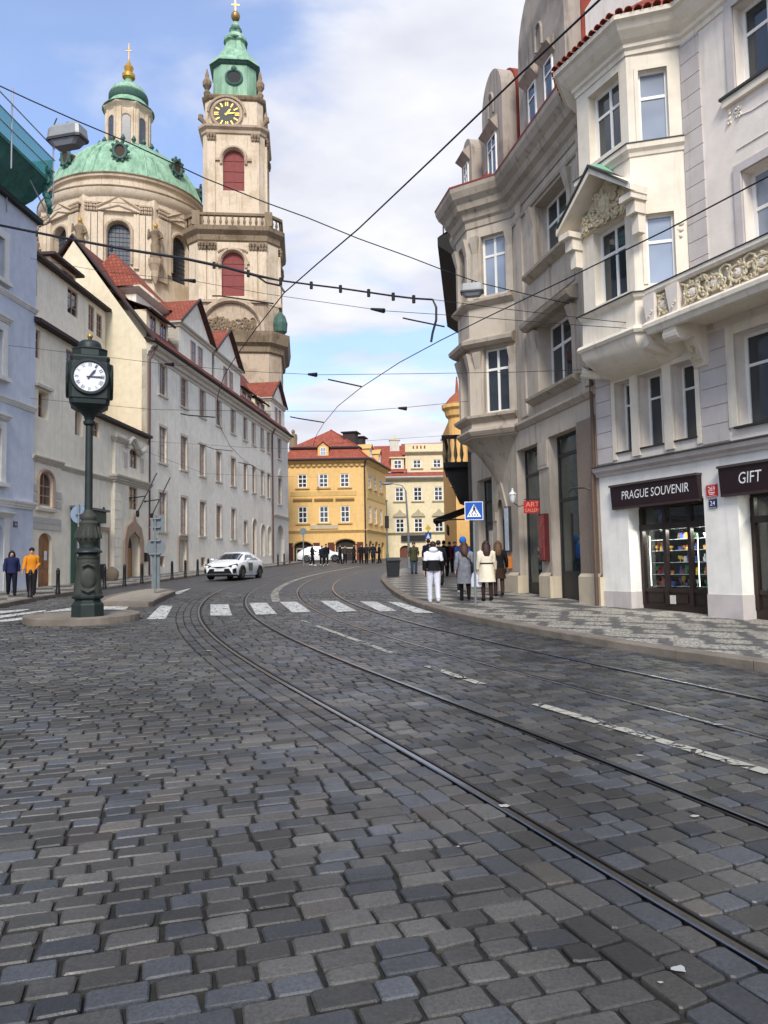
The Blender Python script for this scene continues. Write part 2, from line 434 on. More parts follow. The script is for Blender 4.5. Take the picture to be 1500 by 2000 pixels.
def poly_from_px(pts, lift=0.0): return [tuple(gnd(x, y, lift)[:2]) for x, y in pts]
KR = [(8.9, 4.0), (6.9, 7.2)] + [(5.06, 10.24), (4.19, 11.68), (3.15, 13.82), (1.93, 17.1), (1.24, 19.47), (0.69, 22.35), (0.3, 26.18), (-0.05, 31.95), (-0.3, 39.1), (0.3, 48.0), (2.6, 58.0), (7.0, 68.0), (13.0, 76.0)]
KL = [(-10.6, 6.0), (-10.9, 14.0), (-11.33, 22.7), (-11.66, 25.36), (-11.7, 29.24), (-11.2, 36.5), (-10.6, 47.6), (-8.6, 65.4), (-7.9, 76.0)]
def smooth_path(P, n=4):
    P = [Vector((p[0], p[1])) for p in P]
    for _ in range(n):
        Q = [P[0]]
        for a, b in zip(P, P[1:]): Q += [a * 0.75 + b * 0.25, a * 0.25 + b * 0.75]
        P = Q + [P[-1]]
    return P
KRs, KLs = smooth_path(KR, 3), smooth_path(KL, 3)

joint_m = NT('paving_joints'); _p = joint_m.pos()
joint_m.set(col=joint_m.ramp(joint_m.noise(9, 6, _p), (0.3, (0.006, 0.0055, 0.005)), (0.7, (0.02, 0.018, 0.015))), rough=0.95, nor=joint_m.bump(joint_m.noise(60, 4, _p), 0.6, 0.01))
def cobble_material():
    t = NT('cobble_granite'); p = t.pos()
    vc = t.n('ShaderNodeVertexColor', layer_name='col').outputs[0]
    g = t.noise(55, 5, p); h = t.noise(240, 2, p); b = t.noise(0.55, 5, p)
    col = t.mixc(1.0, vc, t.ramp(g, (0.3, (0.72, 0.72, 0.72)), (0.72, (1.25, 1.25, 1.25))), 'MULTIPLY')
    col = t.mixc(1.0, col, t.ramp(h, (0.35, (0.8, 0.8, 0.8)), (0.7, (1.2, 1.2, 1.2))), 'MULTIPLY')
    col = t.mixc(1.0, col, t.ramp(b, (0.34, (0.58, 0.57, 0.56)), (0.6, (1.14, 1.13, 1.1))), 'MULTIPLY')
    rg = t.ramp(t.noise(3, 4, p), (0.3, (0.34, 0.34, 0.34)), (0.7, (0.6, 0.6, 0.6)))
    t.set(col=col, rough=rg, spec=0.42, nor=t.bump(t.noise(95, 5, p), 0.35, 0.006)); return t.m
cob_m = cobble_material()
def far_cobble():
    t = NT('distant_cobbles'); p = t.pos()
    br = t.n('ShaderNodeTexBrick', {'Vector': p, 'Color1': (0.054, 0.055, 0.058, 1), 'Color2': (0.09, 0.088, 0.085, 1), 'Mortar': (0.03, 0.03, 0.03, 1), 'Scale': 1.0, 'Mortar Size': 0.014, 'Brick Width': 0.21, 'Row Height': 0.15})
    col = t.mixc(1.0, br.outputs[0], t.ramp(t.noise(0.7, 5, p), (0.3, (0.75, 0.75, 0.78)), (0.7, (1.15, 1.13, 1.1))), 'MULTIPLY')
    t.set(col=col, rough=0.55, nor=t.bump(br.outputs[1], -0.5, 0.02)); return t.m

# one sheet out to the horizon; it carries the joints between the cobbles
gm = MB(); S_ = 900
gm.quad(*[(x, y, G(x, y) - 0.03) for x, y in ((-S_, -60), (S_, -60), (S_, 1200), (-S_, 1200))])
ground = tag(link('ground', gm.mesh('ground', plain('earth', (70, 66, 60), 0.95))), kind='structure')
road = bpy.data.objects.new('road', None)
rm = MB(); ring = [(p.x, p.y) for p in KLs] + [(p.x, p.y) for p in reversed(KRs)]
KRi = KRs; n_ = 70
def resample(P, n):
    P = [Vector((p[0], p[1])) for p in P]; L = [0]
    for a, b in zip(P, P[1:]): L.append(L[-1] + (b - a).length)
    out = []
    for k in range(n):
        t = L[-1] * k / (n - 1); j = 0
        while j < len(L) - 2 and L[j + 1] < t: j += 1
        f = (t - L[j]) / max(1e-9, L[j + 1] - L[j]); out.append(P[j].lerp(P[j + 1], f))
    return out
A_, B_ = resample(KLs, n_), resample(KRs, n_)
for k in range(n_ - 1): rm.quad(*[(p.x, p.y, G(p.x, p.y) - 0.022) for p in (A_[k], B_[k], B_[k + 1], A_[k + 1])])
rm.quad(*[(x, y, G(x, y) - 0.022) for x, y in ((-10.6, 6), (-10.6, -12), (16, -12), (8.9, 4))])
road = tag(link('road', rm.mesh('road', joint_m.m)), kind='structure')
fm = MB(); FARY = 29.0
fa = [p for p in A_ if p.y > FARY]; fb = [p for p in B_ if p.y > FARY]; nn = 40
fa, fb = resample([(A_[0].lerp(A_[0], 0)[0] * 0 - 11.7, FARY)] + [tuple(p) for p in fa], nn), resample([(0.11, FARY)] + [tuple(p) for p in fb], nn)
for k in range(nn - 1): fm.quad(*[(p.x, p.y, G(p.x, p.y) - 0.006) for p in (fa[k], fb[k], fb[k + 1], fa[k + 1])])
e0, e1 = fa[-1], fb[-1]
fm.quad(*[(x, y, G(x, y) - 0.006) for x, y in ((e0.x, e0.y), (e1.x, e1.y), (22, 79), (60, 140), (-25, 140), (-12, 80))])
part('distant_paving', fm, far_cobble(), road)

# ---- cobbles: each stone a chamfered, slightly domed block
rng = np.random.default_rng(11)
stones = []                      # (4 corner points)
def in_island(X, Y):
    return (((X + 7.3) / 1.4) ** 2 + ((Y - 18.6) / 1.33) ** 2 < 1) or (-9.9 < X < -6.85 + 0.0 and 22.6 < Y < 31.5 and X < -6.9 - (Y - 22.7) * 0.13 and X > -8.75 - (Y - 23.4) * 0.12)
def visible(X, Y):
    q = proj((X, Y, G(X, Y)))
    return q is not None and -900 < q[0] < 2900 and q[1] < 3200
e1v = np.array([math.cos(R(17)), math.sin(R(17))]); e2v = np.array([-e1v[1], e1v[0]])
_kr = np.array([(p.x, p.y) for p in KRs]); _kl = np.array([(p.x, p.y) for p in KLs])
def right_kerb_x(Y): return np.interp(Y, _kr[:, 1], _kr[:, 0])
def left_kerb_x(Y): return np.interp(Y, _kl[:, 1], _kl[:, 0])
LB = RAILS[0] - 0.045 - 3 * 0.172 - 0.01        # left border of the courses that follow the rail
v = -6.0
while v < 42:
    hgt = rng.uniform(0.114, 0.14); u = -24.0 + rng.uniform(0, 0.2)
    while u < 14:
        ln = rng.choice([rng.uniform(0.15, 0.2), rng.uniform(0.18, 0.25), rng.uniform(0.21, 0.28)])
        c = e1v * (u + ln / 2) + e2v * (v + hgt / 2)
        if 1.2 < c[1] < FARY + .3 and c[0] > left_kerb_x(c[1]) + 0.1 and visible(c[0], c[1]) and not in_island(c[0], c[1]):
            pl, pr = e1v * u + e2v * (v + hgt / 2), e1v * (u + ln) + e2v * (v + hgt / 2); dl, dr = td(*pl), td(*pr); l2 = ln
            if dr > LB - 0.012: l2 = ln * (LB - 0.012 - dl) / max(1e-6, dr - dl)
            elif LB - 0.012 - dr < 0.1: l2 = ln * (LB - 0.012 - dl) / max(1e-6, dr - dl)
            if l2 > 0.05:
                stones.append([e1v * a + e2v * b for a, b in ((u, v), (u + l2, v), (u + l2, v + hgt), (u, v + hgt))])
        u += ln + rng.uniform(0.014, 0.024)
    v += hgt + rng.uniform(0.014, 0.022)
def band_long(d0, d1, ncol):     # courses running with the rails
    wd = (d1 - d0) / ncol
    for k in range(ncol):
        s = s_of_Y(0.6) + rng.uniform(0, 0.2); a, b = d0 + k * wd + 0.008, d0 + (k + 1) * wd - 0.008
        while s < s_of_Y(FARY + .2):
            ln = rng.uniform(0.17, 0.27); stones.append([np.array(track(q, e)) for q, e in ((s, a), (s, b), (s + ln, b), (s + ln, a))]); s += ln + rng.uniform(0.014, 0.024)
def band_cross(d0, d1f, lo=0.15, hi=0.24):   # rows running across the rails
    s = s_of_Y(0.6)
    while s < s_of_Y(FARY + .2):
        h = rng.uniform(0.145, 0.18); d1 = d1f(s) if callable(d1f) else d1f; d = d0 + 0.004; first = rng.uniform(0.1, 0.2)
        while d < d1 - 0.05:
            ln = first if first else rng.uniform(lo, hi); first = None
            if d1 - d - ln < 0.1: ln = d1 - d - 0.004
            stones.append([np.array(track(q, e)) for q, e in ((s, d), (s, d + ln), (s + h, d + ln), (s + h, d))]); d += ln + rng.uniform(0.014, 0.022)
        s += h + rng.uniform(0.014, 0.022)
RW = 0.055
band_long(LB, RAILS[0] - RW, 3)
band_cross(RAILS[0] + RW, RAILS[1] - RW); band_cross(RAILS[1] + RW, RAILS[2] - RW); band_cross(RAILS[2] + RW, RAILS[3] - RW)
def rlim(s):
    X, Y = track(s, 2.4); return 2.4 + max(0.0, min(right_kerb_x(Y) - X, 3.4)) + 0.25
band_cross(RAILS[3] + RW, rlim)
keep = []
for q in stones:
    c = sum(q) / 4
    if 1.2 < c[1] < FARY + .4 and visible(c[0], c[1]) and c[0] < right_kerb_x(c[1]) + 0.02 and c[0] > left_kerb_x(c[1]) + .1 and not in_island(c[0], c[1]): keep.append(q)
stones = keep
def stone_geo(q):
    """12-40 triangle block: outline of eight points with worn corners, chamfer, domed top"""
    c = sum(q) / 4; pts = []
    tilt = rng.normal(0, 0.004, 2); rise = rng.normal(0, 0.0028)
    for k in range(4):
        p = q[k]; a = q[k - 1]; b = q[(k + 1) % 4]; cut = rng.uniform(0.006, 0.017)
        j = rng.normal(0, 0.0042, 2)
        pts.append(p + j + (a - p) / np.linalg.norm(a - p) * cut); pts.append(p + j + (b - p) / np.linalg.norm(b - p) * cut * rng.uniform(0.7, 1.3))
    V = []
    def z(p, o): return G(p[0], p[1]) + o + rise + float((p - c) @ tilt)
    ch = rng.uniform(0.006, 0.012)
    for p in pts: V.append((p[0], p[1], G(p[0], p[1]) - 0.05))
    for p in pts: V.append((p[0], p[1], z(p, -0.008)))
    for p in pts:
        g = p + (c - p) / np.linalg.norm(c - p) * ch; V.append((g[0], g[1], z(g, 0.0)))
    V.append((c[0], c[1], z(c, rng.uniform(0.000, 0.003))))
    Fc = []
    for k in range(8):
        k2 = (k + 1) % 8; Fc += [(k, k2, 8 + k2, 8 + k), (8 + k, 8 + k2, 16 + k2, 16 + k), (16 + k, 16 + k2, 24)]
    r = rng.random(); base = rng.uniform(0.032, 0.092)
    if r < 0.34: colr = (base * 0.88, base * 0.95, base * 1.08)
    elif r < 0.86: colr = (base * 1.02, base * 0.99, base * 0.94)
    elif r < 0.95: colr = (base * 1.4, base * 1.34, base * 1.24)
    else: colr = (base * 1.25, base * 1.12, base * 1.0)
    return V, Fc, colr
PAINT = []                       # painted strips, (p0, p1, half width): stones below them carry paint in their pores
def cob_mesh(name, items):
    nv = 25; V = np.zeros((len(items) * nv, 3), np.float32); Fs = []; C = np.zeros((len(items) * nv, 4), np.float32); C[:, 3] = 1
    for i, (vv, ff, cc) in enumerate(items):
        V[i * nv:(i + 1) * nv] = vv; C[i * nv:(i + 1) * nv, :3] = cc; Fs += [tuple(a + i * nv for a in f) for f in ff]
    me = bpy.data.meshes.new(name); me.from_pydata(V.tolist(), [], Fs); ca = me.color_attributes.new('col', 'FLOAT_COLOR', 'POINT'); ca.data.foreach_set('color', C.ravel())
    me.polygons.foreach_set('use_smooth', [True] * len(me.polygons)); me.set_sharp_from_angle(angle=R(28)); me.materials.append(cob_m); me.update(); return me
def scr(q):
    c = sum(q) / 4; pr = proj((c[0], c[1], G(c[0], c[1])))
    if not (0 <= pr[0] <= 1500 and pr[1] <= 2010): return 0
    return 1.0 / pr[2] ** 3 * np.linalg.norm(q[1] - q[0]) * np.linalg.norm(q[2] - q[1])
order = sorted(range(len(stones)), key=lambda i: -scr(stones[i]))
geo = [stone_geo(stones[i]) for i in order]
for g in geo[:300]: link('cobble', cob_mesh('cobble', [g]), road)
cf = link('cobble_field', cob_mesh('cobble_field', geo[300:]), road); cf['kind'] = 'stuff'

# ---- tram rails: head, groove and lip, four separate rails
rail_m = plain('rail_steel', (0.05, 0.047, 0.045), 0.5, 0.7, 0.25, 14, 0.5)
head_m = plain('rail_head_steel', (0.26, 0.255, 0.255), 0.24, 1.0, 0.15, 10, 0.5)
RL = ['tram rail furthest left, at the edge of the left-hand cobble rows', 'second tram rail from the left, shiny where it nears the dashed line', 'third tram rail from the left, right of the dashed white line', 'rightmost tram rail, nearest the souvenir shop kerb']
S0, S1 = s_of_Y(-8), s_of_Y(92); ss = np.concatenate([np.arange(S0, s_of_Y(40), 0.5), np.arange(s_of_Y(40), S1, 1.5)])
for i, d in enumerate(RAILS):
    sg = 1 if i in (0, 2) else -1          # groove lies on the inner side of the track
    def strip(prof):
        rings = []
        for s in ss:
            ring = []
            for o, z in prof:
                x, y = track(s, d + o * sg); ring.append((float(x), float(y), G(float(x), float(y)) + z))
            rings.append(ring)
        return MB().loft(rings)
    t = thing('tram_rail', RL[i], 'tram rail', (float(track(s_of_Y(2), d)[0]), 2.0, G(0, 2)), group='tram rails set in the cobbles')
    inv = TM(t).inverted()
    def sub(name, prof, mat):
        o = part(name, strip(prof), mat, t, inv, smooth=False); return o
    sub('rail_head', [(-0.05, -0.05), (-0.05, 0.004), (-0.04, 0.009), (-0.002, 0.009), (0.004, 0.003), (0.004, -0.05)], head_m)
    sub('groove', [(0.004, -0.05), (0.004, -0.028), (0.036, -0.028), (0.036, -0.05)], plain('groove_dirt', (0.012, 0.011, 0.01), 0.9))
    sub('guard_lip', [(0.036, -0.05), (0.036, 0.0), (0.052, 0.001), (0.052, -0.05)], rail_m)

# ---- painted markings: worn road paint lying on the stones
def paint_material(name, keep=0.5, tint=(0.72, 0.72, 0.69)):
    t = NT(name); p = t.pos()
    a = t.noise(5.5, 6, p, 0.65); b = t.noise(28, 3, p)
    ed = t.n('ShaderNodeTexVoronoi', {'Vector': p, 'Scale': 5.2}, feature='DISTANCE_TO_EDGE').outputs[0]; cl = t.n('ShaderNodeSeparateColor', {0: t.n('ShaderNodeTexVoronoi', {'Vector': p, 'Scale': 5.2}).outputs['Color']}).outputs[0]
    val = t.math('ADD', t.math('ADD', t.math('MULTIPLY', a, 0.62), t.math('MULTIPLY', b, 0.28)), t.math('MULTIPLY', cl, 0.1))
    val = t.math('SUBTRACT', val, t.math('MULTIPLY', t.math('LESS_THAN', ed, 0.05), 0.12)); f = t.math('GREATER_THAN', val, keep)
    t.set(col=t.ramp(t.noise(3, 4, p), (0.3, sc((*tint, 1), 0.82)), (0.7, (*tint, 1))), rough=0.75, alpha=f); return t.m
pm_zebra = paint_material('zebra_paint', 0.40, (0.6, 0.6, 0.575)); pm_line = paint_material('line_paint', 0.45, (0.4, 0.385, 0.325)); pm_worn = paint_material('worn_line_paint', 0.54, (0.55, 0.55, 0.53))
def sheet(name, pts, mat, lift=0.011, sub=5):
    mb = MB(); a, b, c, d = [Vector(p[:2]) for p in pts]
    for i in range(sub):
        for j in range(sub):
            q = []
            for s, t in ((i, j), (i + 1, j), (i + 1, j + 1), (i, j + 1)):
                p = a.lerp(b, s / sub).lerp(d.lerp(c, s / sub), t / sub); q.append((p.x, p.y, G(p.x, p.y) + lift))
            mb.quad(*q)
    return part(name, mb, mat, road)
ZB = [[(286, 1210), (314, 1183), (337, 1184), (323, 1210)], [(411, 1203), (411, 1181), (446, 1181), (453, 1203)], [(500, 1201), (487, 1178), (521, 1178), (541, 1200)], [(571, 1197), (546, 1176), (579, 1176), (608, 1196)],
      [(659, 1196), (625, 1174), (658, 1174), (697, 1194)], [(741, 1195), (703, 1175), (736, 1176), (775, 1194)], [(812, 1198), (757, 1176), (781, 1177), (848, 1198)], [(192, 1199), (196, 1185), (252, 1185), (237, 1199)]]
for q in ZB: sheet('crossing_stripe', [gnd(*p) for p in q], pm_zebra)
for q in [[(0, 1199), (0, 1194), (60, 1190), (44, 1194)], [(0, 1208), (0, 1203), (90, 1192), (88, 1195)], [(83, 1200), (86, 1196), (142, 1187), (140, 1196)], [(0, 1216), (0, 1212), (58, 1205), (55, 1210)]]: sheet('crossing_stripe', [gnd(*p) for p in q], pm_zebra)
sheet('arrow_marking', [gnd(*p) for p in [(340, 1162), (341, 1157), (374, 1149), (352, 1160)]], pm_zebra)
def dash(p, q, wd, mat):
    a, b = gnd(*p), gnd(*q); n = Vector((b.y - a.y, a.x - b.x, 0)).normalized() * wd / 2
    sheet('lane_dash', [a - n, a + n, b + n, b - n], mat)
dash((587, 1211), (604, 1218), 0.12, pm_worn); dash((618, 1223), (770, 1278), 0.12, pm_line); dash((835, 1302), (942, 1338), 0.12, pm_line); dash((1047, 1376), (1505, 1512), 0.13, pm_line)
lm = MB(); LP = [(540, 1176), (536, 1165), (538, 1155), (554, 1143), (575, 1134), (599, 1126.5), (635, 1118), (673, 1111.6), (703, 1106.5)]
lp = smooth_path([gnd(*p)[:2] for p in LP], 2)
lm.sweep([(p.x, p.y) for p in lp], [(-0.1, 0), (0.1, 0)]) if False else None
for a, b in zip(lp, lp[1:]):
    n = Vector((b.y - a.y, a.x - b.x)).normalized() * 0.13
    lm.quad(*[(p.x, p.y, G(p.x, p.y) + 0.012) for p in (a - n, a + n, b + n, b - n)])
part('edge_line', lm, pm_line, road)
spot_m = plain('dried_paint_spots', (0.36, 0.36, 0.34), 0.8)
for px, py, r_ in [(985, 1577, .05), (1327, 1897, .035), (1290, 1924, .012), (895, 1657, .012), (408, 1272, .06), (536, 1287, .04), (1357, 1597, .03), (1402, 1417, .05), (1250, 1478, .03)]:
    c = gnd(px, py); mb = MB(); k = 11
    rr = [r_ * random.uniform(0.6, 1.15) for _ in range(k)]
    mb.quad(*[(c.x + rr[i] * math.cos(6.283 * i / k), c.y + rr[i] * 0.8 * math.sin(6.283 * i / k), G(c.x, c.y) + 0.012) for i in range(k)])
    part('paint_spot', mb, spot_m, road)

# ---- pavements with kerb stones
def mosaic(name, zig=True):
    """Prague mosaic: hand-sized blocks in pale and dark stone laid in stepped zigzags near the shops, larger squares beyond"""
    t = NT(name); p = t.pos()
    rot = t.n('ShaderNodeMapping', {'Vector': p, 'Rotation': (0, 0, R(-65.4 + 180) * -1)}); sp = t.n('ShaderNodeSeparateXYZ', {0: rot.outputs[0]})
    def q(x, s): return t.math('MULTIPLY', t.math('FLOOR', t.math('DIVIDE', x, s)), s)
    jx = t.math('ADD', sp.outputs[0], t.math('MULTIPLY', t.noise(4, 3, p), 0.03)); jy = t.math('ADD', sp.outputs[1], t.math('MULTIPLY', t.noise(4.6, 3, p), 0.03))
    u, v_ = q(jx, 0.09), q(jy, 0.09)
    tri = t.math('ABSOLUTE', t.math('SUBTRACT', t.math('FLOORED_MODULO', u, 1.62), 0.81))
    z1 = t.math('LESS_THAN', t.math('FLOORED_MODULO', t.math('ADD', v_, t.math('MULTIPLY', tri, 0.8)), 0.9), 0.28)
    z2 = t.math('LESS_THAN', t.math('FLOORED_MODULO', t.math('SUBTRACT', v_, t.math('MULTIPLY', tri, 0.8)), 1.8), 0.26)
    near = t.math('MAXIMUM', z1, z2)
    cu, cv = t.math('FLOOR', t.math('DIVIDE', jx, 1.5)), t.math('FLOOR', t.math('DIVIDE', jy, 0.75))
    far = t.math('FLOORED_MODULO', t.math('ADD', cu, cv), 2.0)
    sy = t.n('ShaderNodeSeparateXYZ', {0: p}).outputs[1]
    isfar = t.math('GREATER_THAN', t.math('ADD', sy, t.math('MULTIPLY', t.n('ShaderNodeSeparateXYZ', {0: p}).outputs[0], 0.46)), 20.2 if zig else -100)
    pat = t.math('ADD', t.math('MULTIPLY', near, t.math('SUBTRACT', 1.0, isfar)), t.math('MULTIPLY', far, isfar))
    vo = t.n('ShaderNodeTexVoronoi', {'Vector': p, 'Scale': 14.0}); cell = vo.outputs['Color']
    g = t.n('ShaderNodeSeparateColor', {0: cell}).outputs[0]
    ed = t.n('ShaderNodeTexVoronoi', {'Vector': p, 'Scale': 14.0}, feature='DISTANCE_TO_EDGE').outputs[0]
    pale = t.ramp(g, (0.0, (0.27, 0.25, 0.21)), (1.0, (0.45, 0.425, 0.37))); dark = t.ramp(g, (0.0, (0.05, 0.05, 0.053)), (1.0, (0.11, 0.108, 0.108)))
    col = t.mixc(pat, pale, dark)
    col = t.mixc(t.math('LESS_THAN', ed, 0.07), col, (0.11, 0.1, 0.085, 1))
    col = t.mixc(1.0, col, t.ramp(t.noise(0.6, 5, p), (0.3, (0.78, 0.77, 0.75)), (0.7, (1.1, 1.1, 1.1))), 'MULTIPLY')
    t.set(col=col, rough=0.85, nor=t.bump(ed, 0.35, 0.02)); return t.m
mos_r, mos_l = mosaic('mosaic_paving'), mosaic('mosaic_paving_left', False)
kerb_m = plain('kerb_granite', (0.19, 0.16, 0.13), 0.85, 0, 0.28, 2.2, 0.3, 0.35)
KH = 0.13
def strip_sheet(name, a, b, mat, lift):
    mb = MB()
    for k in range(len(a) - 1): mb.quad(*[(p[0], p[1], G(p[0], p[1]) + lift) for p in (a[k], b[k], b[k + 1], a[k + 1])])
    return tag(link(name, mb.mesh(name, mat)), kind='structure')
def off(P, d):
    out = []
    for i, p in enumerate(P):
        t = (P[min(i + 1, len(P) - 1)] - P[max(i - 1, 0)]).normalized(); out.append(p + Vector((t.y, -t.x)) * d)
    return out
def kerb_line(P, side, owner, wd=0.26, L=1.25, stop=48.0):
    """side +1: pavement to the right of the path"""
    tot = 0; n = int(sum((b - a).length for a, b in zip(P, P[1:])) / L); Q = resample(P, n + 1)
    for a, b in zip(Q, Q[1:]):
        far = a.y > stop
        d = (b - a).normalized(); nn_ = Vector((d.y, -d.x)) * side; g = d * 0.006; j = random.uniform(-0.004, 0.006)
        pts = [a + g, b - g, b - g + nn_ * wd, a + g + nn_ * wd]
        lo = [(p.x, p.y, G(p.x, p.y) - 0.05) for p in pts]; hi = [(p.x + nn_.x * .02 * (1 if k < 2 else 0), p.y + nn_.y * .02 * (1 if k < 2 else 0), G(p.x, p.y) + KH + j) for k, p in enumerate(pts)]
        mid = [(p.x, p.y, G(p.x, p.y) + KH - 0.02 + j) for p in pts[:2]]
        mb = MB().add(lo + hi + mid, [(0, 1, 9, 8), (8, 9, 5, 4), (4, 5, 6, 7), (1, 2, 6, 5, 9), (2, 3, 7, 6), (3, 0, 8, 4, 7)])
        if side > 0: mb.f = [tuple(reversed(f)) for f in mb.f]
        part('kerb_stone', mb, kerb_m, owner)
inr = off(KRs, 0.24); out_r = off(KRs, 14.0)
for i, p in enumerate(out_r):
    if p.y < inr[i].y - 9: p.y = inr[i].y - 9
pav_r = strip_sheet('pavement_right', inr, [Vector((p.x + 13, p.y + (4 if p.y > 15 else 0))) for p in inr], mos_r, KH - 0.004)
kerb_line(KRs, 1, pav_r)
inl = off(KLs, -0.24)
pav_l = strip_sheet('pavement_left', inl, [Vector((p.x - 9, p.y)) for p in inl], mos_l, KH - 0.004)
kerb_line(KLs, -1, pav_l)

# ---- traffic islands
isl_m = plain('island_stone', (0.2, 0.18, 0.15), 0.9, 0, 0.22, 3.0, 0.3, 0.35)
def island(name, label, P, hgt, top_mat, rim=0.24):
    c = sum((Vector(p) for p in P), Vector((0, 0))) / len(P); z0 = G(c.x, c.y)
    t = tag(thing(name, label, 'traffic island', (c.x, c.y, z0), group='islands in the roadway'))
    Q = [Vector(p) - c for p in P]; mb = MB(); n = len(Q)
    def zz(p, o): return G(p.x + c.x, p.y + c.y) - z0 + o
    inner = [p * (1 - rim / max(0.3, p.length)) for p in Q]
    mb.quad(*[(p.x, p.y, zz(p, hgt - 0.006)) for p in inner]); part('island_top', mb, top_mat, t)
    k = 0
    step = max(1, n // 14)
    while k < n:
        idx = [(k + i) % n for i in range(step + 1)]; mb = MB(); g = 0.004
        o = [Q[i] for i in idx]; ii = [inner[i] for i in idx]
        for a in range(len(idx) - 1):
            for pts in ([(o[a], -0.05), (o[a + 1], -0.05), (o[a + 1], hgt - .02), (o[a], hgt - .02)], [(o[a], hgt - .02), (o[a + 1], hgt - .02), (o[a + 1] * .99, hgt), (o[a] * .99, hgt)], [(o[a] * .99, hgt), (o[a + 1] * .99, hgt), (ii[a + 1], hgt), (ii[a], hgt)]):
                mb.quad(*[(p.x, p.y, zz(p, h_)) for p, h_ in pts])
        part('kerb_stone', mb, kerb_m, t); k += step
    return t
isl1 = [(-7.3 + 1.28 * math.cos(a) * (1 + .05 * math.cos(2 * a)), 18.6 + 1.25 * math.sin(a)) for a in [2 * math.pi * k / 42 for k in range(42)]]
island('traffic_island', 'rounded stone traffic island under the street clock', isl1, 0.16, isl_m)
isl2 = [gnd(*p)[:2] for p in [(192, 1184), (240, 1185.5), (290, 1185.5), (299, 1184), (312, 1177), (330, 1168), (343, 1162), (338, 1158), (315, 1156), (288, 1157), (255, 1162), (222, 1169), (203, 1175)]]
island('traffic_island', 'long wedge-shaped stone island behind the clock carrying the traffic signs', isl2, 0.15, plain('island_sand_stone', (0.3, 0.265, 0.215), 0.9, 0, 0.18, 3, 0.3, 0.3))

# ================================================================== HOUSES ON THE RIGHT
white_pl = plaster('white_plaster', (240, 236, 228), amount=0.2); cream_pl = plaster('cream_trim', (230, 220, 203), amount=0.32)
pink_pl = plaster('pinkish_white_plaster', (232, 222, 211), amount=0.26); lilac_pl = plaster('lilac_grey_plaster', (198, 190, 186), amount=0.3)
grey_pl = plaster('grey_render', (192, 180, 165), amount=0.8, dirt=(0.62, 0.6, 0.57)); grey_trim = plaster('grey_stone_trim', (176, 164, 149), amount=0.75, dirt=(0.5, 0.48, 0.45))
relief_m = plain('ochre_relief', (206, 192, 162), 0.9, 0, 0.3, 9, 0.2, 0.3)
win_white = plain('white_window_paint', (232, 231, 226), 0.5, 0, 0.04); win_wood = plain('brown_window_paint', (128, 92, 68), 0.6, 0, 0.15)
pane_m = glass('dark_pane'); pane_sky = glass('painted_sky_pane', (0.2, 0.23, 0.28)); curt_m = plain('net_curtain', (196, 194, 188), 0.9, 0, 0.1)  # pane_sky: the sky's reflection is put into its pale base colour
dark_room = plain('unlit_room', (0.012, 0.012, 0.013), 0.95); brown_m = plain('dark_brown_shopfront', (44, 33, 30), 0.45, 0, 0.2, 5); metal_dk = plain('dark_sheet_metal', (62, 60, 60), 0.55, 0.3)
copper = plain('verdigris_copper', (120, 168, 140), 0.7, 0.0, 0.22, 1.4, 0.3); tile_m = plain('red_roof_tile', (138, 66, 54), 0.85, 0, 0.3, 2.5, 0.2)
shop_gl = clear_glass()

def scrolls(mb, u0, u1, z0, z1, y, dens=7.0, r0=0.05, r1=0.12, seed=3, th=0.018):
    """carved foliage: curling stems with leaf buds, filling a rectangle of wall"""
    rs = random.Random(seed); n = int(dens * (u1 - u0) * (z1 - z0) * 10)
    for _ in range(n):
        c = (rs.uniform(u0 + r0, u1 - r0), rs.uniform(z0 + r0, z1 - r0)); r = rs.uniform(r0, r1); a = rs.uniform(0, 6.28); s = rs.choice((-1, 1)); pts = []
        for k in range(11):
            t = k / 10; g = a + s * t * 5.0; q = r * (1 - 0.75 * t); x, z = c[0] + q * math.cos(g), c[1] + q * math.sin(g)
            pts.append((min(max(x, u0), u1), y - 0.01 - 0.02 * t, min(max(z, z0), z1)))
        mb.tube(pts, [th * (1 - 0.4 * k / 10) for k in range(11)], 5)
        mb.ell(pts[-1], th * 1.6, th * 1.4, th * 1.6, 6, 4)
    return mb

# ---------------------------------------------------------------- white house with the souvenir shop
O = gnd(1180, 1183, KH)
Wt = thing('corner_house', 'white and lilac house with oriel, carved balcony and the souvenir shop below', 'house', O)
W = Face(Wt, O, -65.4); WU = 9.5
# shopfront 1 and 2 openings
W.hole(0.98, 3.30, -0.5, 2.46); W.hole(4.17, 7.0, -0.5, 2.46); W.hole(7.9, 9.2, -0.5, 2.46)
W.wall('ground_floor_wall', white_pl, 0.0, WU, -0.5, 3.24, depth=0.42, thick=0.5)
for a, b in ((0, 0.98), (3.30, 4.17), (7.0, 7.9)):
    W.part('plinth', MB().box(a - 0.012, b + 0.012, -0.015, 0.40, -0.45, 0.37), lilac_pl)
W.part('string_course', MB().sweep([(-0.05, 0), (WU, 0)], [(-.02, 3.24), (.06, 3.24), (.07, 3.3), (.16, 3.36), (.18, 3.44), (.2, 3.45), (-.02, 3.52)]), lilac_pl)
W.part('flashing', MB().sweep([(-0.05, 0), (WU, 0)], [(-.02, 3.52), (.215, 3.455), (.215, 3.475), (-.02, 3.545)]), metal_dk)
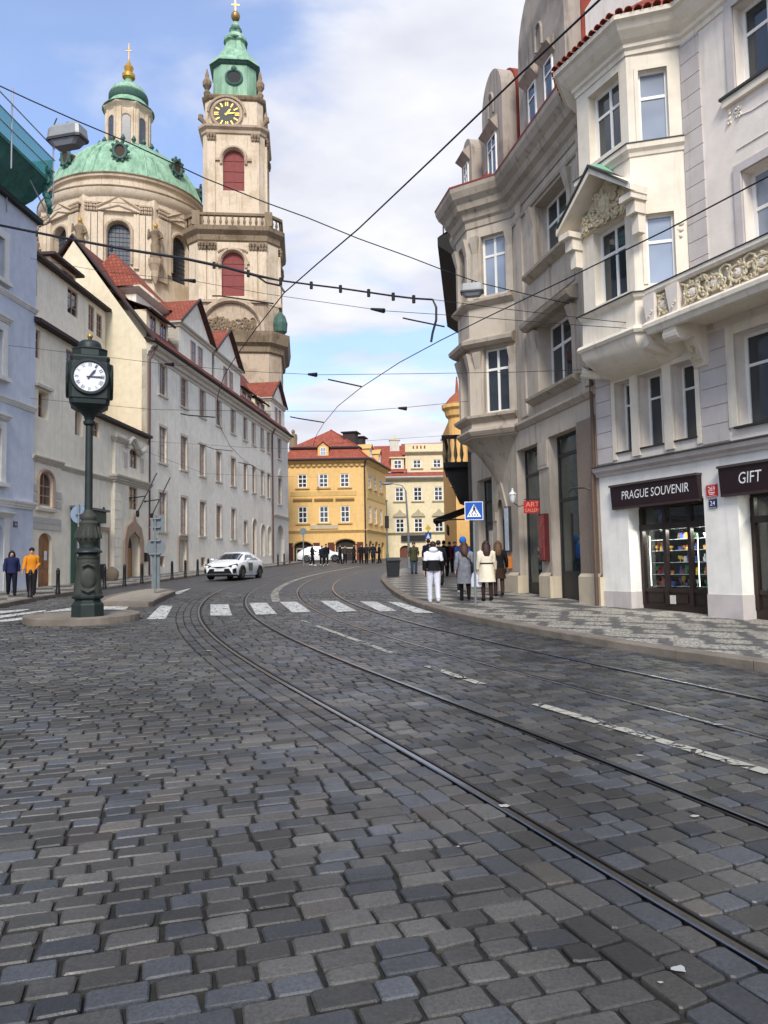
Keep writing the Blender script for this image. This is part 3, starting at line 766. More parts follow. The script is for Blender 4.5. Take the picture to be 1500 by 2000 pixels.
# first floor: lilac rustication, cream window surrounds
for a, b in ((0.71, 1.27), (1.52, 2.32), (2.58, 3.24)):
    W.window(a, b, 3.78, 5.5, win_white, pane_m, 1 if b - a < 0.7 else 2, (0.68,), 0.05, 0.05, 0.3, split=True, curtain=(curt_m, 0.25))
    W.box('sill', metal_dk, a - 0.02, b + 0.02, -0.05, 0.3, 3.745, 3.778)
def surround(Fc, a, b, c, d, wd, mat, pr=0.05, bottom=False):
    mb = MB(); mb.box(a - wd, a, -pr, 0.02, c - (wd if bottom else 0), d + wd).box(b, b + wd, -pr, 0.02, c - (wd if bottom else 0), d + wd).box(a, b, -pr, 0.02, d, d + wd)
    if bottom: mb.box(a, b, -pr, 0.02, c - wd, c)
    return Fc.part('window_surround', mb, mat)
W.part('window_surround', MB().box(0.58, 0.71, -.04, .02, 3.6, 5.7).box(1.27, 1.52, -.06, .02, 3.6, 5.62).box(2.32, 2.58, -.06, .02, 3.6, 5.62).box(3.24, 3.36, -.04, .02, 3.6, 5.7).box(.71, 1.27, -.04, .02, 5.5, 5.62).box(1.52, 2.32, -.04, .02, 5.5, 5.62).box(2.58, 3.24, -.04, .02, 5.5, 5.62), cream_pl)
for a, b in ((4.3, 5.9), (7.1, 8.7)):
    W.window(a, b, 3.8, 5.72, win_white, pane_m, 2, (0.66,), 0.07, 0.06, 0.28, split=True, curtain=(curt_m, 0.22)); surround(W, a, b, 3.8, 5.72, 0.2, cream_pl); W.box('sill', metal_dk, a - .06, b + .06, -.09, .28, 3.755, 3.798)
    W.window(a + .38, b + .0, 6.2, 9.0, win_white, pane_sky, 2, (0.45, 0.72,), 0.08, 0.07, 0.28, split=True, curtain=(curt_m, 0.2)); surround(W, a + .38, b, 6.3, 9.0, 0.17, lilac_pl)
    W.window(a + .36, b + .0, 10.72, 12.55, win_white, pane_m, 2, (0.68,), 0.08, 0.07, 0.28, split=True); surround(W, a + .36, b, 10.72, 12.55, 0.17, lilac_pl)
    W.part('sill', MB().box(a + .02, b + .3, -.14, .28, 10.66, 10.715), metal_dk); W.part('sill_moulding', MB().box(a + .06, b + .26, -.1, .02, 10.5, 10.66), cream_pl)
    mb = MB()
    scrolls(mb, a + .1, a + .5, 10.05, 10.45, 0.0, 5, .04, .08, 5); scrolls(mb, b - .2, b + .2, 10.05, 10.45, 0.0, 5, .04, .08, 6)
    mb.tube([(a + .3, -.012, 10.2), (a + .7, -.012, 10.12), (b - .4, -.012, 10.12), (b, -.012, 10.2)], 0.012, 5); mb.tube([(a + .3, -.012, 9.5), (b, -.012, 9.5)], 0.012, 5); W.part('stucco_relief', mb, pink_pl)
W.wall('upper_wall', pink_pl, 0.0, WU, 3.52, 13.3, depth=0.34, thick=0.4)
for z in [3.56 + 0.395 * k for k in range(6)]:
    for a, b in ((0.0, 0.56), (3.38, 4.08), (6.12, 6.88), (8.92, WU)):
        W.part('rustic_block', MB().box(a, b, -0.028, 0.01, z, z + 0.375), lilac_pl)
for k in range(18):
    for a in (3.25, 6.35): W.part('pilaster_block', MB().box(a, a + 0.52, -0.03, 0.01, 6.0 + k * 0.41, 6.0 + k * 0.41 + 0.394), lilac_pl)
W.part('room_backing', MB().box(0.3, WU - .1, 0.85, 0.9, 3.6, 13.2), dark_room)
# oriel
BP = [(0.05, 0.0), (0.75, -0.9), (2.5, -0.9), (3.23, 0.0)]
def sub_face(base, a, b):        # a wall plane standing on the base wall's plan between two plan points
    p, q = base.w(a[0], a[1], 0), base.w(b[0], b[1], 0); return Face(base.th, p, math.degrees(math.atan2(q.y - p.y, q.x - p.x))), math.hypot(b[0] - a[0], b[1] - a[1])
BL_, ll = sub_face(W, BP[0], BP[1]); BF, lf = sub_face(W, BP[1], BP[2]); BR, lr = sub_face(W, BP[2], BP[3])
BF.window(0.42, 1.5, 7.2, 9.0, win_white, pane_m, 2, (0.66,), 0.08, 0.07, 0.22, split=True, curtain=(curt_m, 0.3)); BF.window(0.42, 1.5, 10.72, 12.42, win_white, pane_m, 2, (0.66,), 0.08, 0.07, 0.22, split=True, curtain=(curt_m, 0.35))
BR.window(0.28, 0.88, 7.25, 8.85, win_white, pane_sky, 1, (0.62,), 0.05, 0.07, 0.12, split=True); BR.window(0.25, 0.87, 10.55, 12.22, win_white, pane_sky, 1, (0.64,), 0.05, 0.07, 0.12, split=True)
for Fc, l_ in ((BL_, ll), (BF, lf), (BR, lr)):
    Fc.wall('oriel_wall', cream_pl, 0, l_, 6.2, 13.1, depth=0.28, thick=0)
surround(BR, 0.25, 0.87, 10.55, 12.22, 0.09, cream_pl, 0.025); surround(BR, 0.28, 0.88, 7.25, 8.85, 0.09, cream_pl, 0.025)
W.part('oriel_backing', MB().xy([(0.4, 0.05), (0.9, -0.6), (2.35, -0.6), (2.9, 0.05)], 6.3, 13.0), dark_room)
W.part('oriel_string', MB().sweep(BP, [(-.02, 10.22), (.03, 10.22), (.05, 10.3), (.12, 10.36), (.13, 10.48), (-.02, 10.5)]), cream_pl)
W.part('oriel_string', MB().sweep(BP, [(-.02, 10.503), (.15, 10.48), (.15, 10.5), (-.02, 10.53)]), metal_dk)
W.part('oriel_apron', MB().sweep([(BP[0][0] - .04, 0)] + BP[1:3] + [(BP[3][0] + .04, 0)], [(-.02, 6.15), (.16, 6.15), (.2, 6.22), (.16, 6.3), (.06, 6.34), (.05, 6.9), (.12, 6.96), (.16, 7.04), (-.02, 7.08)]), cream_pl)
W.part('oriel_apron_cap', MB().sweep(BP, [(-.02, 7.085), (.19, 7.045), (.19, 7.065), (-.02, 7.11)]), metal_dk)
mb = MB(); rings = []
for k in range(7):
    t = k / 6; q = math.cos(t * math.pi / 2); z = 6.16 - 0.62 * math.sin(t * math.pi / 2); c = 1.65
    rings.append([(c + (x - c) * (0.45 + 0.55 * q), y * q * 1.05 - 0.02 + (0.03 if y == 0 else 0), z) for x, y in [(0.02, .0), (0.7, -.95), (2.55, -.95), (3.27, .0)]])
mb.loft(rings, caps=False); W.part('oriel_soffit', mb, cream_pl, smooth=True)
mb = MB(); mb.tube([(0.3, -.55, 5.95), (.28, -.6, 5.8), (.5, -.45, 5.72), (.75, -.2, 5.68), (1.0, -.05, 5.6)], [.1, .13, .1, .09, .06], 8); W.part('corbel_scroll', mb, cream_pl, smooth=True); mb = MB(); mb.tube([(2.6, -.75, 6.08), (2.65, -.75, 5.9), (2.7, -.5, 5.8), (2.75, -.2, 5.72)], [.14, .15, .12, .08], 8); W.part('corbel_scroll', mb, cream_pl, smooth=True)
# pediment over the oriel window
def py(poly, mat, name, y0, y1): return W.part(name, MB().xz(poly, y0, y1), mat)
py([(0.42, 9.28), (0.42, 9.14), (1.72, 10.12), (3.02, 9.14), (3.02, 9.28), (1.72, 10.3)], cream_pl, 'pediment_rake', -1.42, -0.9)
py([(0.5, 9.3), (1.72, 10.26), (2.94, 9.3), (1.72, 10.34)], metal_dk, 'pediment_flashing', -1.46, -0.9)
W.part('pediment_roof', MB().add([(0.42, -1.46, 9.3), (1.72, -1.46, 10.32), (3.02, -1.46, 9.3), (1.0, -.93, 9.55), (1.72, -.93, 10.46), (2.44, -.93, 9.55)], [(0, 1, 4, 3), (1, 2, 5, 4)]), copper)
for a in (0.46, 2.6): W.part('pediment_bracket', MB().box(a, a + .38, -1.36, -.9, 9.0, 9.14).box(a + .05, a + .33, -1.22, -.9, 8.72, 9.0).box(a + .09, a + .29, -1.1, -.9, 8.3, 8.72), cream_pl)
pass
mb = MB(); mb.xz([(0.85, 9.02), (2.6, 9.02), (2.6, 9.3), (1.72, 9.98), (.85, 9.3)], -0.96, -0.9); scrolls(mb, 0.9, 2.55, 9.0, 9.5, -0.98, 9, .05, .12, 9, .025); scrolls(mb, 1.3, 2.15, 9.4, 9.85, -0.98, 9, .05, .11, 10, .025)
mb.ell((1.72, -1.0, 9.42), .2, .07, .3, 14, 8); mb.ell((1.72, -1.06, 9.42), .13, .06, .2, 12, 8); W.part('pediment_relief', mb, relief_m)
mb = MB()
for a in (0.62, 2.72): scrolls(mb, a, a + .3, 7.9, 8.3, -0.92 if a < 1 else -.62, 6, .04, .07, 4)
for k in range(3): BR.part('stucco_drop', MB().ell((1.0, -.02, 8.55 - .14 * k), .09 - .02 * k, .03, .05), cream_pl)
# main cornice and eaves tiles
CPATH = [(-0.06, 0.06)] + BP[1:3] + [(3.3, 0.0), (WU, 0.0)]
W.part('cornice', MB().sweep(CPATH, [(-.03, 12.62), (.03, 12.62), (.04, 12.72), (.1, 12.76), (.11, 12.84), (.2, 12.9), (.34, 13.04), (.42, 13.16), (.5, 13.2), (.51, 13.3), (-.03, 13.34)]), cream_pl)
def along(path, step):
    P = [Vector(p) for p in path]; out = []
    for a, b in zip(P, P[1:]):
        n = max(1, int((b - a).length / step)); d = (b - a).normalized()
        for k in range(n): out.append((a + (b - a) * ((k + .5) / n), math.atan2(d.y, d.x)))
    return out
tl = MB(); nn_ = 7
rr = [[(0.085 * math.cos(math.pi * k / nn_) * s, y, 0.07 * math.sin(math.pi * k / nn_) * s + (0.03 if y > 0 else 0)) for k in range(nn_ + 1)] for y, s in ((-0.1, 1.0), (0.3, 0.85))]
rin = [[(x * .82, y, z * .8) for x, y, z in r_] for r_ in rr]
for k in range(nn_): tl.quad(rr[0][k], rr[0][k + 1], rr[1][k + 1], rr[1][k]); tl.quad(rin[0][k + 1], rin[0][k], rin[1][k], rin[1][k + 1]); tl.quad(rr[0][k + 1], rr[0][k], rin[0][k], rin[0][k + 1])
tile_me = tl.mesh('roof_tile', tile_m)
def offs(path, d):
    P = [Vector(p) for p in path]; out = []
    for i, p in enumerate(P):
        a = (P[i] - P[i - 1]).normalized() if i else (P[1] - P[0]).normalized(); b = (P[i + 1] - P[i]).normalized() if i < len(P) - 1 else a
        n = Vector((a.y, -a.x)) + Vector((b.y, -b.x)); n = n / max(.4, n.dot(Vector((a.y, -a.x)))); out.append(p + n * d)
    return out
for p, a in along(offs(CPATH, 0.48), 0.185):
    link('roof_tile', tile_me, Wt, W.L @ Matrix.Translation((p.x, p.y, 13.33 + random.uniform(-.008, .008))) @ Matrix.Rotation(a + random.uniform(-.04, .04), 4, 'Z'))
rf = MB(); op = offs(CPATH, 0.42); rf.add([(p.x, p.y, 13.36) for p in op] + [(min(max(p.x, .2), WU), 4.2, 17.2) for p in op], [(i, i + 1, i + 1 + len(op), i + len(op)) for i in range(len(op) - 1)])
rf.uv = lambda co: (co.x, co.z * 1.4)
roof_red = roof_mat('red_tile_roof', (146, 80, 64)); W.part('roof', rf, roof_red)
# attic gable standing on the front wall behind the eaves tiles
py([(.2, 13.35), (3.4, 13.35), (3.4, 15.6), (3.1, 15.7), (2.9, 16.3), (2.4, 16.9), (1.8, 17.1), (1.2, 16.9), (.7, 16.3), (.5, 15.7), (.2, 15.6)], pink_pl, 'attic_gable', -0.05, 0.5)
mb = MB().sweep([(0.2, -.06), (3.4, -.06)], [(-.02, 14.0), (.06, 14.02), (.08, 14.1), (-.02, 14.14)]); W.part('attic_moulding', mb, cream_pl)
# balcony with pierced parapet
W.box('balcony_slab', cream_pl, 2.95, 7.6, -0.98, 0.02, 6.1, 6.24); W.part('balcony_moulding', MB().sweep([(2.95, 0), (2.95, -.98), (7.6, -.98), (7.6, 0)], [(-.05, 5.98), (.02, 6.0), (.06, 6.08), (.1, 6.12), (.11, 6.2), (.06, 6.26), (-.05, 6.28)]), cream_pl)
W.part('parapet_rail', MB().sweep([(2.9, -.95), (7.6, -.95), (7.6, 0)], [(-.14, 6.84), (.03, 6.84), (.07, 6.9), (.07, 6.98), (-.14, 7.02)]), cream_pl); W.part('parapet_flashing', MB().sweep([(2.9, -.95), (7.6, -.95), (7.6, 0)], [(-.16, 7.025), (.09, 6.985), (.09, 7.0), (-.16, 7.04)]), metal_dk)
for a in (2.86, 3.52, 6.1, 7.3):
    mb = MB().add([(a - .02, -1.04, 6.84), (a + .32, -1.04, 6.84), (a + .26, -1.0, 6.27), (a + .04, -1.0, 6.27), (a - .02, -.78, 6.84), (a + .32, -.78, 6.84), (a + .26, -.82, 6.27), (a + .04, -.82, 6.27)], [(3, 2, 1, 0), (4, 5, 6, 7), (0, 1, 5, 4), (1, 2, 6, 5), (3, 0, 4, 7), (2, 3, 7, 6)])
    scrolls(mb, a + .04, a + .26, 6.32, 6.5, -1.02, 8, .03, .05, 2, .012); W.part('parapet_post', mb, pink_pl)
def lattice(a, b, seed):
    mb = MB(); n = max(1, round((b - a) / 0.6)); st = (b - a) / n
    for k in range(n):
        c = a + st * (k + .5)
        if n > 1 or True:
            pts = [(c + .2 * math.cos(g) * min(1, st / .55), -.93, 6.55 + .15 * math.sin(g)) for g in [6.2832 * q / 14 for q in range(15)]]; mb.tube(pts, .035, 6)
        for s in (-1, 1):
            for t in (-1, 1): mb.tube([(c + s * st * .5, -.93, 6.55 + t * .26), (c + s * st * .3, -.94, 6.55 + t * .2), (c + s * st * .22, -.93, 6.55)], .03, 6)
    scrolls(mb, a + .02, b - .02, 6.3, 6.82, -.92, 5, .05, .09, seed, .02); return mb
for a, b, sd_ in ((3.16, 3.5, 21), (3.84, 6.08, 22), (6.42, 7.28, 23)):
    W.part('parapet_relief', lattice(a, b, sd_), relief_m)
    for k in range(max(0, round((b - a) / 0.6))): W.part('parapet_boss', MB().ell((a + (b - a) / max(1, round((b - a) / .6)) * (k + .5), -.92, 6.55), .13, .04, .1, 10, 6), pink_pl)
    W.box('parapet_back', cream_pl, a, b, -.86, -.83, 6.26, 6.84)
for a in (3.3, 6.3):             # scrolled consoles
    prof = [(0, 6.1), (-.9, 6.1), (-.95, 6.0), (-.93, 5.82), (-.8, 5.72), (-.62, 5.74), (-.5, 5.84), (-.36, 5.82), (-.24, 5.62), (-.18, 5.4), (-.1, 5.25), (0, 5.22)]
    mb = MB(); n = len(prof); mb.add([(a, y, z) for y, z in prof] + [(a + .34, y, z) for y, z in prof], [tuple(range(n)), tuple(range(2 * n - 1, n - 1, -1))] + [(i, (i + 1) % n, (i + 1) % n + n, i + n) for i in range(n)])
    W.part('console', mb, cream_pl); W.part('console_relief', scrolls(MB(), a + .04, a + .3, 5.3, 5.7, -.26, 12, .04, .07, 8, .018), relief_m); W.part('console_volute', MB().tube([(a - .02, -.8, 5.88), (a + .36, -.8, 5.88)], .15, 12), cream_pl)
# ---- shopfronts
def shopfront(u0, u1, posts, door=False):
    y0, y1 = 0.36, 0.44; z_t, z_b, z_h = 1.9, 0.46, 2.46
    mb = MB().box(u0, u1, y0, y1, -0.45, 0.06).box(u0, u1, y0, y1, z_h - .1, z_h).box(u0, u1, y0 - .03, y1, z_t - .07, z_t + .07)
    for p in posts: mb.box(p - .05, p + .05, y0 - .02, y1, 0.06, z_h - .1)
    mb.box(u0, u1, y0, y1, z_b - .09, z_b)
    fr = W.part('shop_frame', mb, brown_m)
    for a, b in zip(posts, posts[1:]):
        W.part('stall_panel', MB().box(a + .05, b - .05, y0 + .03, y1, 0.06, z_b - .09), brown_m, fr); W.part('panel_moulding', MB().box(a + .14, b - .14, y0 + .01, y0 + .03, 0.13, z_b - .16), brown_m, fr)
        W.part('pane', MB().box(a + .05, b - .05, .4, .41, z_b, z_t - .07), shop_gl, fr); W.part('pane', MB().box(a + .05, b - .05, .4, .41, z_t + .07, z_h - .1), shop_gl, fr)
    W.part('shop_room', MB().add([(u0, .5, 0), (u1, .5, 0), (u1, 3.0, 0), (u0, 3.0, 0), (u0, .5, 2.6), (u1, .5, 2.6), (u1, 3.0, 2.6), (u0, 3.0, 2.6)], [(0, 1, 2, 3), (7, 6, 5, 4), (3, 2, 6, 7), (0, 3, 7, 4), (2, 1, 5, 6)]), plain('shop_interior', (58, 54, 50), 0.9))
shopfront(0.98, 3.30, [1.03, 1.78, 2.52, 3.25]); shopfront(4.17, 7.0, [4.22, 5.2, 5.9, 6.95]); shopfront(7.9, 9.2, [7.95, 9.15])
W.part('vent_grille', MB().box(1.86, 2.02, .35, .37, .1, .3), plain('vent_white', (200, 196, 186), .7))
# goods on glass shelves
gm_ = [plain('goods_%d' % i, c, 0.35, 0, 0.2, 12) for i, c in enumerate([(196, 150, 70), (170, 48, 40), (60, 78, 150), (210, 210, 214), (70, 120, 80), (222, 176, 60), (130, 90, 140), (90, 60, 44), (235, 235, 235), (190, 110, 60)])]
glow = NT('shelf_light'); glow.set(col=(1, 1, 1, 1), emi=(1, 0.97, 0.9, 1), emis=4.0)
rs = random.Random(5)
shelf_m = plain('glass_shelf', (190, 205, 205), 0.15, 0, 0.05)
SHELF = {.5: 'bottom', .78: 'second', 1.06: 'third', 1.34: 'fourth', 1.6: 'top'}; ORD = ['first', 'second', 'third', 'fourth', 'fifth', 'sixth', 'seventh']
def goods(u0, u1, y, z, n):
    for k in range(n):
        u = u0 + (u1 - u0) * (k + .5) / n + rs.uniform(-.01, .01); h = rs.uniform(.1, .24); r = rs.uniform(.03, .05); kind = rs.randrange(4); mb = MB()
        if kind == 0: mb.lathe([(r * .6, 0), (r, .02), (r * 1.05, h * .5), (r * .5, h * .7), (r * .45, h * .85), (r * .7, h)], 8, (u, y, z))
        elif kind == 1: mb.box(u - r, u + r, y - r * .6, y + r * .6, z, z + h * .8).box(u - r * .8, u + r * .8, y - r * .62, y - r * .6, z + h * .1, z + h * .7)
        elif kind == 2: mb.lathe([(r * .8, 0), (r * 1.1, h * .25), (r * .7, h * .5), (r * .6, h * .55), (r * .75, h * .75), (r * .3, h * .95), (.002, h)], 8, (u, y, z))
        else: mb.lathe([(r * .5, 0), (r * .15, .02), (r * .15, h * .4), (r * .9, h * .6), (r, h), (r * .9, h)], 8, (u, y, z))
        o = link('souvenir', mb.mesh('souvenir', rs.choice(gm_), True), None, W.M); pane_n = 'left' if u < 1.75 else 'middle' if u < 2.5 else 'right'
        tag(o, '%s %s from the left on the %s shelf of the %s souvenir shop window' % (ORD[k], ('vase', 'boxed keepsake', 'figurine', 'goblet')[kind], SHELF[z], pane_n), 'souvenir', 'souvenirs on the shop window shelves')
for a, b in ((1.12, 1.7), (1.86, 2.44), (2.6, 3.18)):
    for j, z in enumerate((.5, .78, 1.06, 1.34, 1.6)):
        W.part('shelf', MB().box(a, b, .58, .82, z - .012, z), shelf_m)
        if not (a < 1.2 and j in (2, 4)): goods(a + .01, b - .01, .68, z, 7)
for a in (1.1, 2.58): W.part('strip_light', MB().box(a - .012, a - .002, .54, .55, .5, 1.7), glow.m)
for a in (2.75, 3.0): W.part('strip_light', MB().obox((a, 1.5, 2.3), .5, .05, .04, .5), glow.m)
W.part('strip_light', MB().box(4.5, 5.6, 1.3, 1.36, 2.28, 2.32), glow.m)
for k, (a, z) in enumerate(((4.42, 1.2), (4.8, 1.35), (5.5, 1.1), (6.3, 1.25))):
    mb = MB().lathe([(.05, 0), (.13, .05), (.16, .3), (.13, .52), (.05, .6), (.03, .68)], 10, (a, .95, z - .6))
    tag(link('hanging_bag', mb.mesh('hanging_bag', gm_[(k * 3 + 2) % 10], True), None, W.M), '%s cloth bag from the left hanging inside the gift shop window' % ORD[k], 'bag', 'bags inside the gift shop')
def shop_lamp(u, y, z, wd, en):
    ld = bpy.data.lights.new('shop_lamp', 'AREA'); ld.shape = 'RECTANGLE'; ld.size = wd; ld.size_y = .12; ld.energy = en; ld.color = (1, .96, .88); lo_ = bpy.data.objects.new('shop_lamp', ld); COL.objects.link(lo_); lo_.matrix_basis = W.M @ Matrix.Translation((u, y, z)) @ Matrix.Rotation(R(-18), 4, 'X')
for a in (1.4, 2.15, 2.9): shop_lamp(a, .5, 1.8, .55, 9)     # the display lights seen burning in the shop windows
shop_lamp(5.2, .8, 2.3, 1.6, 10)
# shop signs, number plates
def board(u0, u1, z0, z1, txt, tu0, tu1, th, label):
    t = thing('shop_sign', label, 'sign', W.w((u0 + u1) / 2, 0, z0)); Mi = TM(t).inverted() @ W.M
    part('board', MB().add([(u0, -.10, z0), (u1, -.10, z0), (u1, -.14, z1), (u0, -.14, z1), (u0, -.002, z0), (u1, -.002, z0), (u1, -.002, z1), (u0, -.002, z1)], [(0, 1, 2, 3), (5, 4, 7, 6), (4, 0, 3, 7), (1, 5, 6, 2), (3, 2, 6, 7), (4, 5, 1, 0)]), plain('sign_aubergine', (42, 26, 30), .45), t, Mi)
    part('top_cap', MB().box(u0 - .02, u1 + .02, -.17, -.002, z1, z1 + .05), plain('sign_cap', (74, 66, 62), .6), t, Mi)
    part('lower_trim', MB().box(u0 + .01, u1 - .01, -.112, -.002, z0 - .05, z0), plain('sign_trim', (58, 46, 44), .5), t, Mi)
    tm = text_mb(txt, th, tu1 - tu0, shear=.18); zc = (z0 + z1) / 2 + .02
    part('lettering', tm, plain('sign_white', (238, 238, 236), .5), t, Mi @ Matrix.Translation(((tu0 + tu1) / 2, -.128, zc)) @ Matrix.Rotation(R(4), 4, 'X'))
board(0.54, 3.27, 2.42, 2.92, 'PRAGUE SOUVENIR', 0.92, 3.02, .2, 'dark shop sign reading PRAGUE SOUVENIR above the lit shop window')
board(3.84, 7.1, 2.44, 2.98, 'GIFT', 4.33, 4.88, .23, 'dark shop sign reading GIFT at the right edge')
def plate(Fc, u, z, wd, hg, col, txt, label, th, sub=None):
    t = thing('number_plate', label, 'number plate', Fc.w(u, 0, z)); Mi = TM(t).inverted() @ Fc.M
    part('plate', MB().box(u - wd / 2, u + wd / 2, -.03, -.005, z - hg / 2, z + hg / 2), plain('enamel_%d_%d_%d' % col, col, .3, 0, .03), t, Mi); wh = plain('enamel_white', (240, 240, 240), .4)
    part('border', MB().box(u - wd / 2 + .008, u + wd / 2 - .008, -.0315, -.03, z + hg / 2 - .014, z + hg / 2 - .008).box(u - wd / 2 + .008, u + wd / 2 - .008, -.0315, -.03, z - hg / 2 + .008, z - hg / 2 + .014), wh, t, Mi)
    part('numerals', text_mb(txt, th, wd * .66), wh, t, Mi @ Matrix.Translation((u, -.034, z + (hg * .14 if sub else 0))))
    if sub:
        for k in range(2): part('lettering', MB().box(u - wd * .3 + k * .02, u + wd * .3 - k * .02, -.0325, -.03, z - hg * (.2 + .13 * k), z - hg * (.14 + .13 * k)), wh, t, Mi)
plate(W, 3.55, 2.56, .28, .26, (196, 40, 36), '269', 'red house number plate between the two shop signs', .1, True); plate(W, 3.56, 2.29, .2, .2, (32, 38, 84), '24', 'dark blue plate with number 24 below the red plate', .1)

# ---------------------------------------------------------------- grey art nouveau house
St = thing('corner_house', 'grey rendered house with polygonal oriel, curved gables and red tiled roof', 'house', O)
S = Face(St, O, -77.6)
BS = [(-8.6, 0.0), (-7.57, -1.16), (-6.375, -1.16), (-5.2, 0.0)]
S.hole(-2.97, -1.12, 0.0, 4.78); S.hole(-5.4, -3.69, 0.0, 4.74); S.hole(-7.35, -6.55, -0.1, 3.3); S.hole(-9.3, -7.75, 0.5, 4.2)
S.wall('ground_floor_wall', grey_pl, -9.9, -0.02, -0.3, 5.4, depth=0.3, thick=0.6)
for a, b in ((-1.12, 0.0), (-3.69, -2.97), (-6.5, -5.4)):
    S.part('pier_base', MB().add([(a - .03, -.1, -.3), (b + .03, -.1, -.3), (b + .03, -.1, .72), (a - .03, -.1, .72), (a, -.03, .82), (b, -.03, .82), (a - .03, .25, -.3), (b + .03, .25, -.3), (b + .03, .25, .72), (a - .03, .25, .72)], [(0, 1, 2, 3), (3, 2, 5, 4), (1, 7, 8, 2), (6, 0, 3, 9)]), plaster('pale_pier_base', (206, 192, 166), amount=.4))
S.part('granite_pier', MB().box(-1.1, -.06, -.045, .02, .82, 4.85), plain('rough_granite', (150, 134, 120), .95, 0, .25, 30, .2, .6))
S.part('pier_capital', MB().box(-3.66, -3.0, -.05, .02, 3.9, 4.7).box(-3.6, -3.06, -.06, -.05, 4.0, 4.6), grey_pl)
S.part('drainpipe', MB().tube([(-.1, -.14, 0), (-.1, -.14, 3.2), (-.06, -.1, 3.6), (-.06, -.1, 12.6)], .05, 8), plain('rusty_pipe', (92, 74, 62), .7))
S.part('pipe_bracket', MB().tube([(-.1, -.12, 2.9), (-.2, -.3, 3.0), (-.5, -.5, 3.02), (-.62, -.55, 2.93)], .025, 6), metal_dk)
# shop glazing
def gshop(a, b, zt, lo, mids, mat=metal_dk):
    mb = MB(); y0, y1 = .28, .34
    mb.box(a, a + .07, y0, y1, 0, zt).box(b - .07, b, y0, y1, 0, zt).box(a + .07, b - .07, y0, y1, 0.0, .06).box(a + .07, b - .07, y0, y1, zt - .07, zt)
    for z in mids: mb.box(a + .07, b - .07, y0, y1, z - .05, z + .05)
    fr = S.part('shop_frame', mb, mat)
    if lo: S.part('lower_panel', MB().box(a + .07, b - .07, y0 + .015, y1 - .01, .06, lo), plain('charcoal_panel', (44, 44, 46), .5), fr)
    zs = [max(lo, .06)] + list(mids) + [zt - .07]
    for k in range(len(zs) - 1): S.part('pane', MB().box(a + .07, b - .07, .31, .32, zs[k], zs[k + 1]), shop_gl, fr)
    S.part('shop_room', MB().add([(a, .4, -.1), (b, .4, -.1), (b, 2.6, -.1), (a, 2.6, -.1), (a, .4, zt), (b, .4, zt), (b, 2.6, zt), (a, 2.6, zt)], [(0, 1, 2, 3), (7, 6, 5, 4), (3, 2, 6, 7), (0, 3, 7, 4), (2, 1, 5, 6)]), plain('gallery_interior', (96, 100, 96), .9))
gshop(-2.97, -1.12, 4.78, .86, (2.9, 4.2)); gshop(-5.4, -3.69, 4.74, .5, (2.9, 3.9)); gshop(-9.3, -7.75, 4.2, .8, (2.6, 3.4))
S.part('step', MB().box(-3.1, -1.05, -.12, .27, -.3, .04).box(-5.5, -3.6, -.05, .27, -.3, .02), grey_trim)
S.part('door_handle', MB().tube([(-3.98, .24, .9), (-3.94, .2, 1.1), (-3.98, .2, 1.3), (-4.05, .24, 1.42)], .02, 6), metal_dk)
for k, (u, z, s) in enumerate(((-2.5, 1.2, .5), (-1.75, 1.6, .6), (-2.1, 2.1, .45), (-1.5, 1.05, .35))):
    t = thing('framed_picture', ['small dark painting low in the gallery window', 'tall painting with red figures in the gallery window', 'red and dark painting high in the gallery window', 'pale framed print at the bottom right of the gallery window'][k], 'picture', S.w(u, .75, z)); Mi = TM(t).inverted() @ S.M
    part('frame', MB().box(u - s / 2, u + s / 2, .74, .78, z, z + s * 1.2), brown_m, t, Mi); part('canvas', MB().box(u - s * .42, u + s * .42, .73, .74, z + s * .1, z + s * 1.1), [plain('paint_dark', (62, 66, 78), .6, 0, .5, 4), plain('paint_red', (150, 52, 44), .6, 0, .6, 4), plain('paint_wine', (110, 40, 44), .6, 0, .6, 3), plain('paint_pale', (208, 202, 190), .6, 0, .2, 4)][k], t, Mi)
t = thing('flower_vase', 'brown vase of dried flowers standing in the gallery window', 'vase', S.w(-1.9, .6, .9)); Mi = TM(t).inverted() @ S.M
part('vase', MB().lathe([(.08, 0), (.14, .1), (.15, .25), (.09, .38), (.11, .42)], 12, (-1.9, .6, .9)), plain('vase_brown', (120, 92, 60), .4), t, Mi, True)
fl = MB()
for k in range(26): fl.ell((-1.9 + random.uniform(-.22, .22), .6 + random.uniform(-.08, .08), 1.45 + random.uniform(-.13, .2)), .045, .045, .045, 6, 4)
part('blooms', fl, plain('dried_bloom', (186, 140, 110), .9, 0, .4, 20), t, Mi)
# pointed doorway under the oriel
S.part('door', MB().box(-7.35, -6.55, .22, .28, -.1, 2.75), plain('dark_door', (58, 42, 38), .6)); S.part('transom_light', MB().xz([(-7.35, 2.75), (-6.55, 2.75), (-6.55, 3.3), (-7.35, 3.3)], .24, .26), pane_m)
S.part('pointed_hood', MB().xz([(-7.6, 2.6), (-7.35, 2.6), (-7.35, 2.9), (-6.95, 3.7), (-6.55, 2.9), (-6.55, 2.6), (-6.3, 2.6), (-6.3, 3.0), (-6.95, 4.2), (-7.6, 3.0)], -.06, .02), grey_trim)
S.part('string_course', MB().sweep([(-9.9, 0.0)] + [(-8.65, 0.0)] + BS[1:3] + [(-5.2, 0), (.02, 0)], [(-.05, 5.34), (.04, 5.36), (.1, 5.44), (.14, 5.5), (.12, 5.58), (-.05, 5.66)]), grey_trim)
